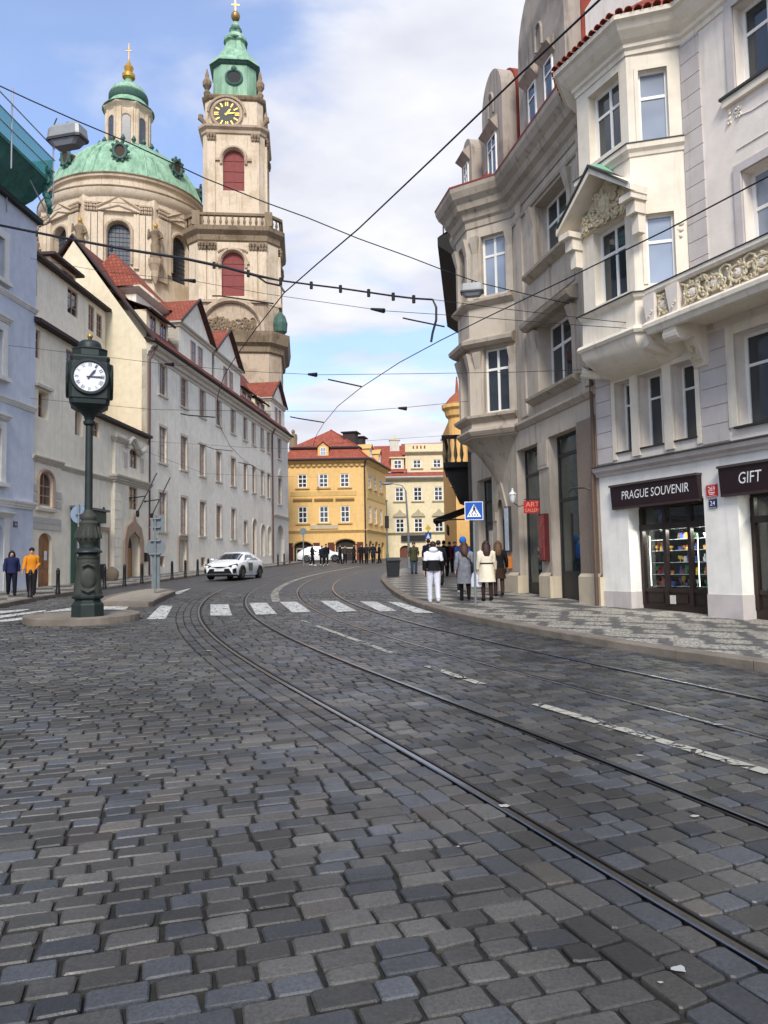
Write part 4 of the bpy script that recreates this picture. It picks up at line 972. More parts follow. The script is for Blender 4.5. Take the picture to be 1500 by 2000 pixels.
# upper floors
for z0, z1 in ((6.15, 8.2), (9.98, 11.98)):
    S.window(-3.4, -1.2, z0, z1, win_white, pane_m, 3, (0.66,), .08, .09, .4, split=True, curtain=(curt_m, .3))
S.wall('upper_wall', grey_pl, -5.2, 0.0, 5.4, 12.95, depth=.46, thick=.6)
for z0 in (6.15, 9.98):
    for a in (-3.62, -1.16):
        S.part('window_pilaster', MB().box(a, a + .2, -.05, .02, z0 - .05, z0 + 1.35).add([(a, -.05, z0 + 1.35), (a + .2, -.05, z0 + 1.35), (a + .26, -.2, z0 + 1.95), (a - .06, -.2, z0 + 1.95), (a, .02, z0 + 1.35), (a + .2, .02, z0 + 1.35), (a + .26, .02, z0 + 1.95), (a - .06, .02, z0 + 1.95)], [(0, 1, 2, 3), (1, 5, 6, 2), (4, 0, 3, 7), (3, 2, 6, 7)]), grey_pl)
    S.part('window_sill', MB().sweep([(-3.95, 0), (-.78, 0)], [(-.02, z0 - .28), (.1, z0 - .22), (.26, z0 - .12), (.27, z0 - .04), (-.02, z0 + .0)]), grey_trim)
S.part('window_hood', MB().sweep([(-3.98, 0), (-.75, 0)], [(-.02, 8.2), (.24, 8.2), (.36, 8.3), (.38, 8.42), (-.02, 8.62)]), grey_trim)
S.part('apron_panel', MB().box(-3.7, -.9, -.03, .02, 8.75, 9.6), grey_pl); S.part('frieze_band', MB().sweep([(-5.2, 0), (0, 0)], [(-.02, 12.05), (.06, 12.07), (.07, 12.16), (-.02, 12.2)]), grey_trim)
S.part('edge_strip', MB().box(-4.75, -4.35, -.06, .02, 5.7, 12.6), grey_pl); S.part('edge_strip', MB().box(-.5, -.02, -.06, .02, 5.7, 12.6), grey_pl)
S.part('room_backing', MB().box(-5.0, -.2, 1.1, 1.15, 5.5, 12.9), dark_room)
SC, lc = sub_face(S, BS[2], BS[3]); SF, lf2 = sub_face(S, BS[1], BS[2]); SL, ll2 = sub_face(S, BS[0], BS[1])
for z0, z1 in ((6.1, 8.25), (10.05, 12.1)):
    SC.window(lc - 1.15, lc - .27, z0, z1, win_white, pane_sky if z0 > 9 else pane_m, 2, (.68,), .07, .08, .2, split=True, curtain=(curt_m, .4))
    SF.window(.22, .98, z0, z1, win_white, pane_m, 2, (.68,), .07, .08, .25, split=True)
    for Fc, l_ in ((SC, lc), (SF, lf2)):
        for a in (.0 if Fc is SF else .2, l_ - .2):
            Fc.part('window_pilaster', MB().box(a, a + .2, -.03, .02, z0 - .05, z0 + 1.5).add([(a, -.03, z0 + 1.5), (a + .2, -.03, z0 + 1.5), (a + .26, -.16, z0 + 2.05), (a - .06, -.16, z0 + 2.05), (a, .02, z0 + 1.5), (a + .2, .02, z0 + 1.5), (a + .26, .02, z0 + 2.05), (a - .06, .02, z0 + 2.05)], [(0, 1, 2, 3), (1, 5, 6, 2), (4, 0, 3, 7), (3, 2, 6, 7)]), grey_pl)
for Fc, l_ in ((SC, lc), (SF, lf2), (SL, ll2)): Fc.wall('oriel_wall', grey_pl, 0, l_, 5.3, 12.95, depth=.3, thick=0)
S.part('oriel_backing', MB().xy([(-8.2, .05), (-7.4, -.7), (-6.5, -.7), (-5.75, .05)], 5.5, 12.9), dark_room)
for z in (5.98, 9.86): S.part('oriel_sill', MB().sweep(BS, [(-.02, z - .2), (.08, z - .14), (.2, z - .04), (.21, z + .04), (-.02, z + .08)]), grey_trim)
S.part('oriel_hood', MB().sweep(BS, [(-.02, 8.3), (.2, 8.3), (.32, 8.4), (.34, 8.52), (-.02, 8.72)]), grey_trim)
mb = MB(); rings = []
for k in range(8):
    t = k / 7; q = 1 - t ** .8; z = 5.36 - 1.6 * t ** 1.25
    rings.append([(-6.95 + (x + 6.95) * (.08 + .92 * q), y * q + (.02 if y == 0 else 0) - .02, z) for x, y in [(-8.65, 0), (-7.6, -1.2), (-6.34, -1.2), (-5.1, 0)]])
mb.loft(rings, caps=False); S.part('oriel_soffit', mb, grey_trim, smooth=True)
red_metal = plain('red_painted_metal', (142, 66, 60), .6, .1)
CS_ = [(-9.9, 0.0), (-8.6, 0.0)] + BS[1:3] + [(-5.2, 0.0), (.25, 0.0)]
S.part('cornice', MB().sweep(CS_, [(-.05, 12.45), (.04, 12.46), (.06, 12.66), (.14, 12.74), (.2, 12.92), (.34, 13.02), (.4, 13.2), (.55, 13.36), (.64, 13.56), (.66, 13.7), (-.05, 13.72)]), grey_trim)
S.part('gutter', MB().sweep(CS_, [(-.05, 13.725), (.67, 13.705), (.68, 13.76), (.6, 13.77), (-.05, 13.88)]), red_metal)
rf = MB(); op = offs(CS_, -.35); rf.add([(p.x, p.y, 13.8) for p in op] + [(p.x, max(p.y, 0) + 1.7, 18.4) for p in op] + [(p.x, 7.0, 20.5) for p in op], [(i, i + 1, i + 1 + len(op), i + len(op)) for i in range(len(op) - 1)] + [(i + len(op), i + 1 + len(op), i + 1 + 2 * len(op), i + 2 * len(op)) for i in range(len(op) - 1)])
rf.uv = lambda co: (co.x * 1.2, co.z); S.part('roof', rf, roof_mat('vermilion_tile_roof', (142, 70, 56)))
gw = plaster('weathered_gable', (170, 158, 146), amount=.95, dirt=(.35, .36, .38))
def dome_gable(Fc, a, b, z0, z1, y, win):
    c, hw = (a + b) / 2, (b - a) / 2; pts = [(a, z0), (b, z0)]
    for k in range(15):
        g = math.pi * k / 14; pts.append((c + hw * math.cos(g) * (1.0 if k in (0, 14) else 1.0), z1 - hw * 1.25 + hw * 1.25 * math.sin(g) if z1 - hw * 1.25 > z0 else z0 + (z1 - z0) * math.sin(g)))
    g_ = Fc.part('gable', MB().xz(pts, y, y + .5), gw)
    w0 = win
    Fc.part('gable_roof', MB().xz([(p[0] + (.05 if p[0] > c else -.05), p[1] + .06) for p in pts], y + .5, y + 1.3), tile_m, g_)
    for wc in ((c - hw * .36, c + hw * .36) if w0 > 1 else (c,)):
        hw2 = .28 if w0 > 1 else hw * .42
        Fc.window(wc - hw2, wc + hw2, z0 + .35, z0 + 1.75, win_white, pane_m, 1 if w0 > 1 else 2, (.7,), .05, .05, -.02, name='gable_window', hole=False, y=y - .03, parent=g_)
        Fc.part('gable_hood', MB().add([(wc - hw2 - .14, y, z0 + 1.75), (wc + hw2 + .14, y, z0 + 1.75), (wc + hw2 + .2, y - .3, z0 + 2.0), (wc - hw2 - .2, y - .3, z0 + 2.0), (wc + hw2 + .1, y, z0 + 2.3), (wc - hw2 - .1, y, z0 + 2.3)], [(0, 1, 2, 3), (3, 2, 4, 5), (0, 3, 5), (1, 4, 2)]), gw, g_)
    if hw > .7: Fc.part('gable_niche', MB().tube([(c - .22, y - .02, z0 + 2.5), (c - .22, y - .02, z0 + 3.0), (c - .15, y - .02, z0 + 3.2), (c, y - .02, z0 + 3.3), (c + .15, y - .02, z0 + 3.2), (c + .22, y - .02, z0 + 3.0), (c + .22, y - .02, z0 + 2.5)], .05, 6), gw, g_)
dome_gable(S, -4.05, -.8, 13.85, 18.9, -.1, 2); dome_gable(S, -6.9, -5.0, 13.85, 17.9, -.3, 1); dome_gable(S, -8.35, -7.25, 13.85, 16.5, -.6, 1)
# gallery signs and fittings
t = thing('hanging_sign', 'small red ART GALLERY sign hanging from the grey house', 'sign', S.w(-4.2, -.6, 2.3)); C_ = at(1040, 990, S.w(-4.2, -.55, 2.3).y)
Ms = Matrix.Translation(C_) @ Matrix.Rotation(R(-12), 4, 'Z'); Mi = TM(t).inverted() @ Ms; rd = plain('sign_red', (178, 34, 34), .5)
part('panel', MB().box(-.27, .27, -.015, .015, -.19, .19), rd, t, Mi); ylw = plain('sign_gold_letters', (226, 150, 120), .5)
part('lettering', text_mb('ART', .14, .4), ylw, t, Mi @ Matrix.Translation((0, -.018, .08))); part('lettering', text_mb('GALLERY', .1, .46), ylw, t, Mi @ Matrix.Translation((0, -.018, -.1)))
part('bracket', MB().tube([(-.25, 0, .24), (.9, .25, .24)], .012, 5).tube([(-.2, 0, .19), (-.2, 0, .24)], .008, 4).tube([(.2, 0, .19), (.2, .06, .24)], .008, 4), metal_dk, t, Mi)
def wall_lantern(Fc, u, z, label):
    t = thing('wall_lantern', label, 'lantern', Fc.w(u, -.4, z)); Mi = TM(t).inverted() @ Fc.M; wp = plain('lantern_white', (226, 226, 222), .5)
    part('bracket', MB().tube([(u, 0, z - .1), (u, -.2, z - .16), (u, -.36, z - .05)], .015, 6), metal_dk, t, Mi)
    part('lamp_glass', MB().lathe([(.05, -.02), (.08, .05), (.11, .22)], 8, (u, -.4, z)), plain('milk_glass', (226, 228, 228), .2), t, Mi); part('lamp_cap', MB().lathe([(.13, .22), (.12, .25), (.05, .32), (.03, .36), (.045, .39), (.002, .43)], 8, (u, -.4, z)), wp, t, Mi)
wall_lantern(S, -4.85, 3.05, 'small white lantern on the grey house above the gallery sign')
def wall_box(Fc, name, u0, u1, z0, z1, y0, mat, face, label, cat):
    t = thing(name, label, cat, Fc.w((u0 + u1) / 2, 0, z0)); Mi = TM(t).inverted() @ Fc.M
    part('case', MB().box(u0, u1, y0, -.006, z0, z1), mat, t, Mi); part('front', MB().box(u0 + .04, u1 - .04, y0 - .012, y0, z0 + .04, z1 - .04), face, t, Mi); return t
wall_box(S, 'poster_case', -3.55, -3.1, 1.15, 2.55, -.14, plain('poster_maroon', (84, 30, 32), .5), plain('poster_print', (150, 74, 66), .5, 0, .7, 6), 'maroon poster case on the pier right of the gallery door', 'poster case')
wall_box(S, 'menu_case', -6.4, -6.0, 1.5, 3.0, -.1, metal_dk, plain('menu_sheet', (206, 212, 222), .5, 0, .15, 9), 'tall case with white sheets on the grey house pier', 'display case')
wall_box(S, 'letter_box', -6.35, -6.05, .95, 1.35, -.16, plain('orange_box', (198, 120, 52), .5), plain('orange_front', (214, 150, 90), .5), 'orange box on the pier below the display case', 'box')
wall_box(S, 'notice_board', -7.95, -7.55, 1.2, 2.3, -.08, plain('notice_frame', (130, 124, 118), .6), plain('notice_sheet', (186, 178, 168), .7, 0, .3, 8), 'grey notice board beside the pointed doorway', 'notice board')

# ================================================================== HOUSES ON THE LEFT
long_pl = plaster('off_white_plaster', (237, 230, 214), amount=0.42); cream2 = plaster('cream_plaster', (236, 227, 206), amount=0.4); warm_pl = plaster('warm_cream_plaster', (224, 212, 184), amount=0.15)
stone_tr = plaster('pale_stone_trim', (196, 188, 174), amount=0.3); blue_pl = plaster('pale_blue_plaster', (198, 204, 216), amount=0.2)
wood_win = plain('weathered_red_wood', (170, 134, 112), 0.7, 0, 0.2, 8); dark_roof = roof_mat('dark_red_tile_roof', (122, 70, 60)); eave_dk = plain('dark_eaves', (58, 48, 46), .8); copper_pipe = plain('brown_pipe', (96, 66, 58), .6)
brown_door = plain('brown_door_wood', (150, 104, 66), .6, 0, .2, 4); pink_stone = plaster('pinkish_sandstone', (170, 146, 126), amount=.4)
OLD = [glass('old_wavy_pane_%d' % i, c, .08) for i, c in enumerate(((.1, .095, .09), (.17, .16, .15), (.25, .24, .225)))]; orng = random.Random(3)  # lighter base colours paint reflected daylight into the palace panes
def long_window(Fc, u, z0, z1, w=1.08, rows=(.27, .52, .76), sill=True, pm=None, y=0.0):
    pm = pm or orng.choice(OLD)
    wd = Fc.window(u - w / 2, u + w / 2, z0, z1, wood_win, pm, 2, rows, .07, .045, .10, y=y)
    mb = MB(); a, b = u - w / 2, u + w / 2
    mb.box(a - .16, a, -.035 + y, .02 + y, z0, z1 + .16).box(b, b + .16, -.035 + y, .02 + y, z0, z1 + .16).box(a, b, -.035 + y, .02 + y, z1, z1 + .16)
    Fc.part('window_surround', mb, stone_tr, wd)
    if sill: Fc.part('sill', MB().box(a - .2, b + .2, -.1 + y, .05 + y, z0 - .12, z0), stone_tr, wd)
LO = Vector((-13.66, 44, G(-13.66, 44)))
Lt = thing('town_palace', 'long off-white palace with three rows of red-framed windows and gabled dormers', 'building', LO)
L = Face(Lt, LO, 83.3)
UC = [2.31, 5.74, 9.18, 12.61, 16.03, 19.26, 21.7, 24.36, 26.5]
for i, u in enumerate(UC):
    w_ = 1.08 if i < 5 else .98
    long_window(L, u, 11.05, 12.95, w_); long_window(L, u, 6.9, 9.08, w_)
    if i < 5: long_window(L, u, 2.72, 5.08, w_)
long_window(L, 19.2, 2.5, 4.3, .95)
for u, z0, z1, w_ in ((21.7, 1.0, 4.6, 1.25), (24.3, 1.5, 4.25, 1.3), (26.4, 1.6, 4.2, 1.2)):
    L.hole(u - w_ / 2, u + w_ / 2, z0, z1, w_ / 2)
    L.part('niche_back' if u > 22 else 'arched_door', MB().box(u - w_ / 2, u + w_ / 2, .2, .25, z0, z1), stone_tr if u > 22 else brown_door)
    pts = [(u + (w_ / 2 + .07) * math.cos(math.pi * k / 12), -.02, z1 - w_ / 2 + (w_ / 2 + .07) * math.sin(math.pi * k / 12)) for k in range(13)]
    L.part('arch_surround', MB().tube([(pts[0][0], -.02, z0)] + pts + [(pts[-1][0], -.02, z0)], .08, 6), stone_tr)
L.hole(4.95, 6.25, .1, 2.35); L.part('door', MB().box(4.95, 6.25, .24, .3, .1, 2.35), plain('grey_white_door', (186, 178, 162), .7)); L.part('door_lintel', MB().box(4.8, 6.4, -.06, .02, 2.35, 2.55).box(4.8, 4.95, -.05, .02, .1, 2.35).box(6.25, 6.4, -.05, .02, .1, 2.35), pink_stone)
for u in (2.2, 9.3, 12.5): L.window(u - .45, u + .45, .6, 1.25, wood_win, pane_m, 1, (), .12, .05, .12, name='cellar_window')
L.wall('front_wall', long_pl, 0, 27.55, -.6, 13.3, depth=.26, thick=.3)
L.part('end_wall', MB().add([(0.0, .0, -.5), (0, 9.0, -.5), (0, 9.0, 13.7), (0, 4.6, 20.1), (0, .0, 13.7), (.3, .0, -.5), (.3, 9, -.5), (.3, 9, 13.7), (.3, 4.6, 20.1), (.3, 0, 13.7)], [(0, 4, 3, 2, 1)]), warm_pl)
L.part('cornice', MB().sweep([(0, 0), (33.8, 0)], [(-.02, 12.98), (.05, 13.0), (.08, 13.16), (.2, 13.22), (.24, 13.4), (.42, 13.5), (.48, 13.66), (-.02, 13.7)]), stone_tr)
L.part('gutter', MB().sweep([(-.3, 0), (34.0, 0)], [(.44, 13.7), (.6, 13.68), (.66, 13.8), (.5, 13.86), (-.02, 13.96)]), eave_dk)
def roof_slope(Fc, name, pts, mat, parent=None):
    mb = MB().quad(*pts); o = Vector(pts[0]); ex = (Vector(pts[1]) - o).normalized(); nn__ = ex.cross(Vector(pts[-1]) - o).normalized(); ey = nn__.cross(ex)
    mb.uv = lambda co: ((Vector(co) - o).dot(ex), (Vector(co) - o).dot(ey)); return Fc.part(name, mb, mat, parent)
roof_slope(L, 'roof', [(-.15, -.5, 13.85), (33.8, -.5, 13.85), (33.8, 4.6, 20.35), (-.15, 4.6, 20.35)], dark_roof); roof_slope(L, 'rear_roof', [(-.15, 4.6, 20.35), (33.8, 4.6, 20.35), (33.8, 9.7, 13.85), (-.15, 9.7, 13.85)], dark_roof)
L.part('verge', MB().tube([(-.12, -.55, 13.8), (-.12, 4.6, 20.4), (-.12, 9.6, 13.9)], .13, 6), eave_dk)
L.part('drainpipe', MB().tube([(.14, -.12, -.2), (.14, -.12, 12.7), (.4, -.45, 13.6)], .075, 8), copper_pipe); L.part('drainpipe', MB().tube([(27.5, -.12, .8), (27.5, -.12, 12.9), (27.6, -.4, 13.6)], .075, 8), copper_pipe)
def gable_dormer(Fc, u0, u1, z0, z1, zp, mat, wins=2):
    c = (u0 + u1) / 2
    g = Fc.part('gable', MB().xz([(u0 + .25, z0), (u1 - .25, z0), (u1 - .25, z1), (c, zp - .15), (u0 + .25, z1)], .02, .35), mat)
    Fc.part('gable_cheek', MB().add([(u0 + .25, .3, z0), (u0 + .25, .3, z1), (u0 + .25, 2.6, z1), (u0 + .25, 2.6, z1 + .6)], [(0, 1, 3, 2)]).add([(u0 + .25, .02, z0), (u0 + .25, .02, z1), (u0 + .25, 3.2, z1)], [(0, 2, 1)]), mat, g)
    Fc.part('gable_cornice', MB().sweep([(u0 + .25, 3), (u0 + .25, .02), (u1 - .25, .02)], [(-.02, z1 - .28), (.08, z1 - .24), (.14, z1 - .1), (.26, z1 - .04), (.28, z1 + .06), (-.02, z1 + .08)]), stone_tr, g)
    for s in (-1, 1):
        e = u0 if s < 0 else u1
        pts = [(e, -.25, z1 - .0), (c, -.25, zp), (c, 4.2, zp), (e, 3.0, z1 - .0)]
        if s < 0: pts = [pts[0], pts[3], pts[2], pts[1]]
        roof_slope(Fc, 'gable_roof', pts, dark_roof if s > 0 else roof_red, g)
    Fc.part('verge', MB().tube([(u0, -.24, z1), (c, -.24, zp + .02), (u1, -.24, z1)], .09, 5), eave_dk, g)
    for k in range(wins):
        u = c + (k - (wins - 1) / 2) * 1.35
        Fc.window(u - .42, u + .42, z0 + .55, z0 + 2.0, wood_win, pane_m, 2, (.5,), .07, .05, -.05, hole=False, y=.02, name='gable_window', parent=g)
gable_dormer(L, 4.7, 11.5, 13.9, 16.45, 19.05, long_pl); gable_dormer(L, 11.5, 18.3, 13.9, 16.45, 19.0, long_pl); gable_dormer(L, 27.2, 33.0, 13.9, 16.4, 18.6, long_pl)
def shed_dormer(Fc, u0, u1, z0, z1, y, n, mat=wood_win):
    g = Fc.part('dormer', MB().box(u0, u1, y, y + 2.6, z0, z1), warm_pl)
    roof_slope(Fc, 'dormer_roof', [(u0 - .3, y - .35, z1 - .02), (u1 + .3, y - .35, z1 - .02), (u1 + .3, y + 2.8, z1 + 1.3), (u0 - .3, y + 2.8, z1 + 1.3)], dark_roof, g)
    Fc.part('dormer_eaves', MB().tube([(u0 - .3, y - .35, z1 - .05), (u1 + .3, y - .35, z1 - .05)], .09, 5), eave_dk, g)
    for k in range(n):
        c = u0 + (u1 - u0) * (k + .5) / n; Fc.window(c - .45, c + .45, z0 + .25, z1 - .15, mat, pane_m, 2, (.5,), .08, .05, -.05, hole=False, y=y, name='dormer_window', parent=g)
shed_dormer(L, .6, 3.8, 14.2, 15.9, .3, 2); shed_dormer(L, 19.2, 22.2, 14.0, 15.5, .3, 2); shed_dormer(L, 23.2, 26.4, 14.0, 15.5, .3, 2)
# big hipped dormer higher up the roof
g = L.part('upper_dormer', MB().box(1.8, 6.2, 1.5, 4.4, 15.5, 17.6), long_pl); L.part('dormer_cornice', MB().sweep([(1.8, 4), (1.8, 1.5), (6.2, 1.5)], [(0, 17.35), (.12, 17.4), (.3, 17.55), (.32, 17.68), (0, 17.7)]), stone_tr, g)
roof_slope(L, 'dormer_roof', [(1.3, 1.0, 17.7), (6.7, 1.0, 17.7), (5.2, 3.4, 20.4), (2.8, 3.4, 20.4)], roof_red, g); roof_slope(L, 'dormer_roof', [(1.3, 5.0, 17.7), (1.3, 1.0, 17.7), (2.8, 3.4, 20.4), (2.8, 3.6, 20.4)], roof_red, g)
for px, py, hh in ((350, 1000, 0), ): pass
# corner house at the far end of the palace
L2t = thing('corner_house', 'pale ornate house with arched passage at the far end of the long palace', 'house', L.w(27.7, 0, 0))
L2 = Face(L2t, L.w(27.7, -.06, 0), 83.3)
for z0, z1 in ((11.0, 13.0), (6.6, 9.1)): long_window(L2, 2.6, z0, z1, 1.3)
L2.hole(1.3, 4.2, .6, 4.6, 1.4); L2.part('passage_back', MB().box(1.3, 4.2, .4, .5, .6, 4.6), plaster('passage_plaster', (196, 188, 176), amount=.3))  # passage wall plaster is slightly darker than the house front
L2.wall('front_wall', plaster('ornate_house_plaster', (204, 200, 190), amount=.3), 0, 6.0, -.4, 13.0, depth=.4, thick=.3); L2.part('string_course', MB().sweep([(0, 0), (6, 0)], cornice(5.2, .3, .2)), stone_tr)
L2.part('end_wall', MB().quad((6, 0, -.4), (6, 9, -.4), (6, 9, 13), (6, 0, 13)), stone_tr); L2.part('window_pediment', MB().xz([(1.8, 9.3), (3.4, 9.3), (3.2, 9.6), (2.6, 10.1), (2.0, 9.6)], -.15, .02), stone_tr)

# ---- cream house complex
Ct = thing('old_house', 'cream house with stepped roofs and arched brown door behind the street clock', 'house', LO + Vector((-.4, -6, 0)))
C = Face(Ct, LO, 86)
def cw(u0, u1, z0, z1, **k): return C.window(u0, u1, z0, z1, k.pop('mat', wood_win), pane_m, k.pop('cols', 2), k.pop('rows', (.5,)), .08, .05, k.pop('d', .1), **k)
for a, b, c_, d_ in ((-12.55, -11.95, 9.4, 10.62), (-9.7, -8.75, 9.4, 10.55)): cw(a, b, c_, d_, rows=(.33, .66))
cw(-12.05, -11.2, 6.95, 8.1, d=.3); C.part('window_hood', MB().box(-12.4, -11.05, -.16, .02, 8.2, 8.32), stone_tr); cw(-8.75, -7.95, 6.75, 7.95, d=.3); cw(-6.9, -6.2, 7.0, 7.75)
cw(-11.93, -10.77, 3.22, 4.68, arch=.4, rows=(.3, .58)); C.part('window_surround', MB().tube([(-12.0, -.03, 3.2)] + [(-11.35 + .66 * math.cos(math.pi - math.pi * k / 8), -.03, 4.28 + .46 * math.sin(math.pi * k / 8)) for k in range(9)] + [(-10.7, -.03, 3.2)], .07, 5), pink_stone); C.part('sill', MB().box(-12.15, -10.55, -.12, .05, 2.98, 3.1), stone_tr)
for z in (3.35, 3.75): C.part('stucco_band', MB().box(-12.6, -12.05, -.03, .02, z, z + .3), plain('grey_stucco_band', (186, 182, 172), .9)); C.part('stucco_band', MB().box(-10.6, -10.0, -.03, .02, z - .15, z + .15), plain('grey_stucco_band', (186, 182, 172), .9))
for z in (2.2, 2.46): C.part('stucco_band', MB().box(-12.55, -10.0, -.03, .02, z, z + .24), plain('grey_stucco_band', (186, 182, 172), .9))
C.hole(-11.87, -10.77, -.9, 2.06, .35)
dr = C.part('arched_door', MB().box(-11.87, -10.77, .14, .2, -.9, 2.06), brown_door)
for a in (-11.8, -11.28):
    for z in (-.1, .55, 1.1): C.part('door_panel', MB().box(a + .03, a + .45, .115, .14, z, z + .45), brown_door, dr)
    C.part('door_grille', MB().box(a + .05, a + .43, .12, .14, -.6, -.2), plain('dark_brown_grille', (84, 56, 44), .7), dr)
C.part('door_notice', MB().box(-11.2, -10.98, .1, .114, .9, 1.3), plain('paper_white', (214, 216, 222), .7), dr)
# green shop front
gr = plain('dark_green_shopfront', (34, 66, 56), .5); C.hole(-8.95, -6.2, -.8, 3.35)
sf = C.part('green_shopfront', MB().box(-9.05, -8.85, -.15, .2, -.9, 3.4).box(-6.4, -6.2, -.1, .2, -.9, 3.4).box(-8.85, -6.4, -.1, .2, -.9, .5).box(-7.7, -7.55, -.08, .2, .5, 2.75), gr)
C.part('shop_fascia', MB().box(-9.1, -6.1, -.35, .1, 2.75, 3.3), gr, sf); C.part('fascia_cap', MB().box(-9.2, -6.0, -.5, .1, 3.3, 3.4), plain('grey_sheet', (92, 98, 98), .6), sf); C.part('pane', MB().box(-8.85, -6.4, .1, .12, .5, 2.75), glass('shop_pane_grey', (.12, .13, .13)), sf)
C.hole(-6.12, -5.1, -.6, 2.4); C.part('boarded_door', MB().box(-6.12, -5.1, .1, .15, -.6, 2.4), cream2); C.part('door_surround', MB().box(-6.25, -6.12, -.04, .02, -.6, 2.6).box(-5.1, -4.97, -.04, .02, -.6, 2.6).box(-6.12, -5.1, -.04, .02, 2.4, 2.6), pink_stone); C.part('cellar_hatch', MB().box(-6.0, -5.25, .04, .1, 0.0, .75), plain('black_hatch', (34, 32, 34), .7))
C.part('oval_plaque', MB().ell((-5.65, -.02, 3.2), .2, .06, .42, 12, 8), plain('plaque_dark', (66, 56, 54), .7))
C.wall('front_wall', cream2, -12.6, -4.75, -1.0, 5.1, depth=.3, thick=.3); C.wall('upper_front_wall', cream2, -12.6, -6.9, 5.1, 10.85, depth=.34, thick=.3); C.wall('mid_wall', cream2, -6.9, 0.0, 5.1, 8.0, depth=.3, thick=.3)
C.part('string_course', MB().sweep([(-12.6, 0), (-10.0, 0)], cornice(5.02, .24, .18)), stone_tr); C.part('string_course', MB().sweep([(-10.0, 0), (-4.75, 0)], cornice(4.94, .2, .14)), stone_tr)
# portal bay
CB = Face(Ct, C.w(-4.75, -.16, 0), 86)
CB.hole(1.55, 3.4, -.4, 2.5, .85)
CB.window(1.9, 3.05, 3.72, 4.95, wood_win, pane_m, 2, (.33, .66), .07, .05, .08); CB.window(1.95, 3.05, 5.98, 7.05, wood_win, pane_m, 2, (.35, .68), .07, .05, .08, arch=.25)
CB.wall('portal_wall', cream2, 0, 4.7, -.8, 5.0, depth=.5, thick=.16); CB.wall('portal_upper_wall', cream2, 0.1, 4.7, 5.3, 7.6, depth=.3, thick=.16)
CB.part('cornice', MB().sweep([(0, .2), (0, 0), (4.7, 0)], cornice(5.0, .36, .3)), stone_tr); CB.part('upper_cornice', MB().sweep([(.1, .2), (.1, 0), (1.4, 0)], cornice(7.1, .26, .22)), stone_tr)
wv = [(1.4 + .2 * k, -.12, 7.15 + .3 * math.sin((k / 11) * math.pi * 2.0 - .4) * (1 if k < 6 else 1)) for k in range(13)]
CB.part('wavy_pediment', MB().tube([(x, y, z + .12) for x, y, z in wv], .13, 6).tube([(x, y + .05, z - .06) for x, y, z in wv], .09, 6), stone_tr)
for k in range(11): CB.part('quoin', MB().box(.02, .95, -.03, .01, -.3 + k * .48, -.3 + k * .48 + .455), cream2)
CB.part('portal_surround', MB().xz([(1.15, -.4), (1.55, -.4), (1.55, 1.65), (1.75, 2.2), (2.47, 2.52), (3.2, 2.2), (3.4, 1.65), (3.4, -.4), (3.8, -.4), (3.8, 2.0), (3.45, 2.75), (2.75, 3.05), (2.47, 3.5), (2.2, 3.05), (1.5, 2.75), (1.15, 2.0)], -.1, .0), pink_stone)
CB.part('portal_door', MB().box(1.55, 3.4, .42, .5, -.4, 1.65).box(2.43, 2.52, .38, .42, -.4, 1.65), plain('ochre_door_wood', (158, 118, 74), .6, 0, .2, 5)); CB.part('portal_tympanum', MB().box(1.55, 3.4, .45, .5, 1.65, 2.5), plain('dark_tympanum', (84, 72, 62), .8))
for a, b in ((1.1, 1.6), (3.4, 3.9)): CB.part('stucco_panel', MB().box(a, b, -.03, .01, 5.9, 6.7), stone_tr)
CB.part('letter_box', MB().box(4.05, 4.4, -.16, -.005, .9, 1.4), plain('black_box', (26, 26, 28), .5))
for u in (2.5, 4.6):             # flag poles leaning out over the door
    t = thing('flagpole_bracket', 'black leaning flagpole holder %s the portal window of the cream house' % ('in front of' if u < 3 else 'right of'), 'flagpole', CB.w(u, 0, 3.4)); Mi = TM(t).inverted() @ CB.M
    part('pole', MB().tube([(u - .75, -.55, 3.55), (u, -1.3, 5.7)], .035, 6), plain('iron_black', (22, 22, 24), .5), t, Mi); part('pole_foot', MB().lathe([(.06, 0), (.1, .1), (.1, .3), (.05, .36)], 8, (u - .8, -.55, 3.25)), MATS['iron_black'], t, Mi); part('stay', MB().tube([(u - .5, 0, 4.3), (u - .45, -.85, 4.4)], .03, 5).ell((u - .5, -.02, 4.3), .07, .07, .07), MATS['iron_black'], t, Mi)
def coping(Fc, u0, u1, z, y0, y1, z1, name='lower_roof'):
    roof_slope(Fc, name, [(u0, y0 - .35, z), (u1, y0 - .35, z), (u1, y1, z1), (u0, y1, z1)], dark_roof); Fc.part('eaves', MB().box(u0, u1, y0 - .38, y0 + .1, z - .16, z - .01), eave_dk)
coping(C, -12.6, -6.8, 11.0, 0, 2.6, 11.9); coping(C, -6.9, .0, 8.15, 0, 2.6, 9.0)
C.part('flank_wall', MB().quad((-6.9, 0, 8.0), (-6.9, 2.6, 8.0), (-6.9, 2.6, 11.0), (-6.9, 0, 10.85)), cream2)
CU = Face(Ct, C.w(0, 2.5, 0), 86)
for a, b, c_, d_ in ((-4.62, -3.47, 14.05, 15.45), (-2.2, -1.47, 13.88, 15.35), (-1.18, -.45, 13.82, 15.2)): CU.window(a, b, c_, d_, wood_win, pane_m, 2, (.33, .66), .08, .05, .06)
CU.window(-8.5, -7.7, 13.8, 15.1, plain('brown_shutter', (96, 70, 58), .7), plain('brown_shutter', (96, 70, 58), .7), 2, (.5,), .08, .05, .06, name='shutter')
CU.wall('rear_wall', cream2, -13.5, 0.0, 8.0, 15.62, depth=.2, thick=.3); coping(CU, -13.5, .0, 15.75, 0, 2.6, 16.5, 'upper_roof')
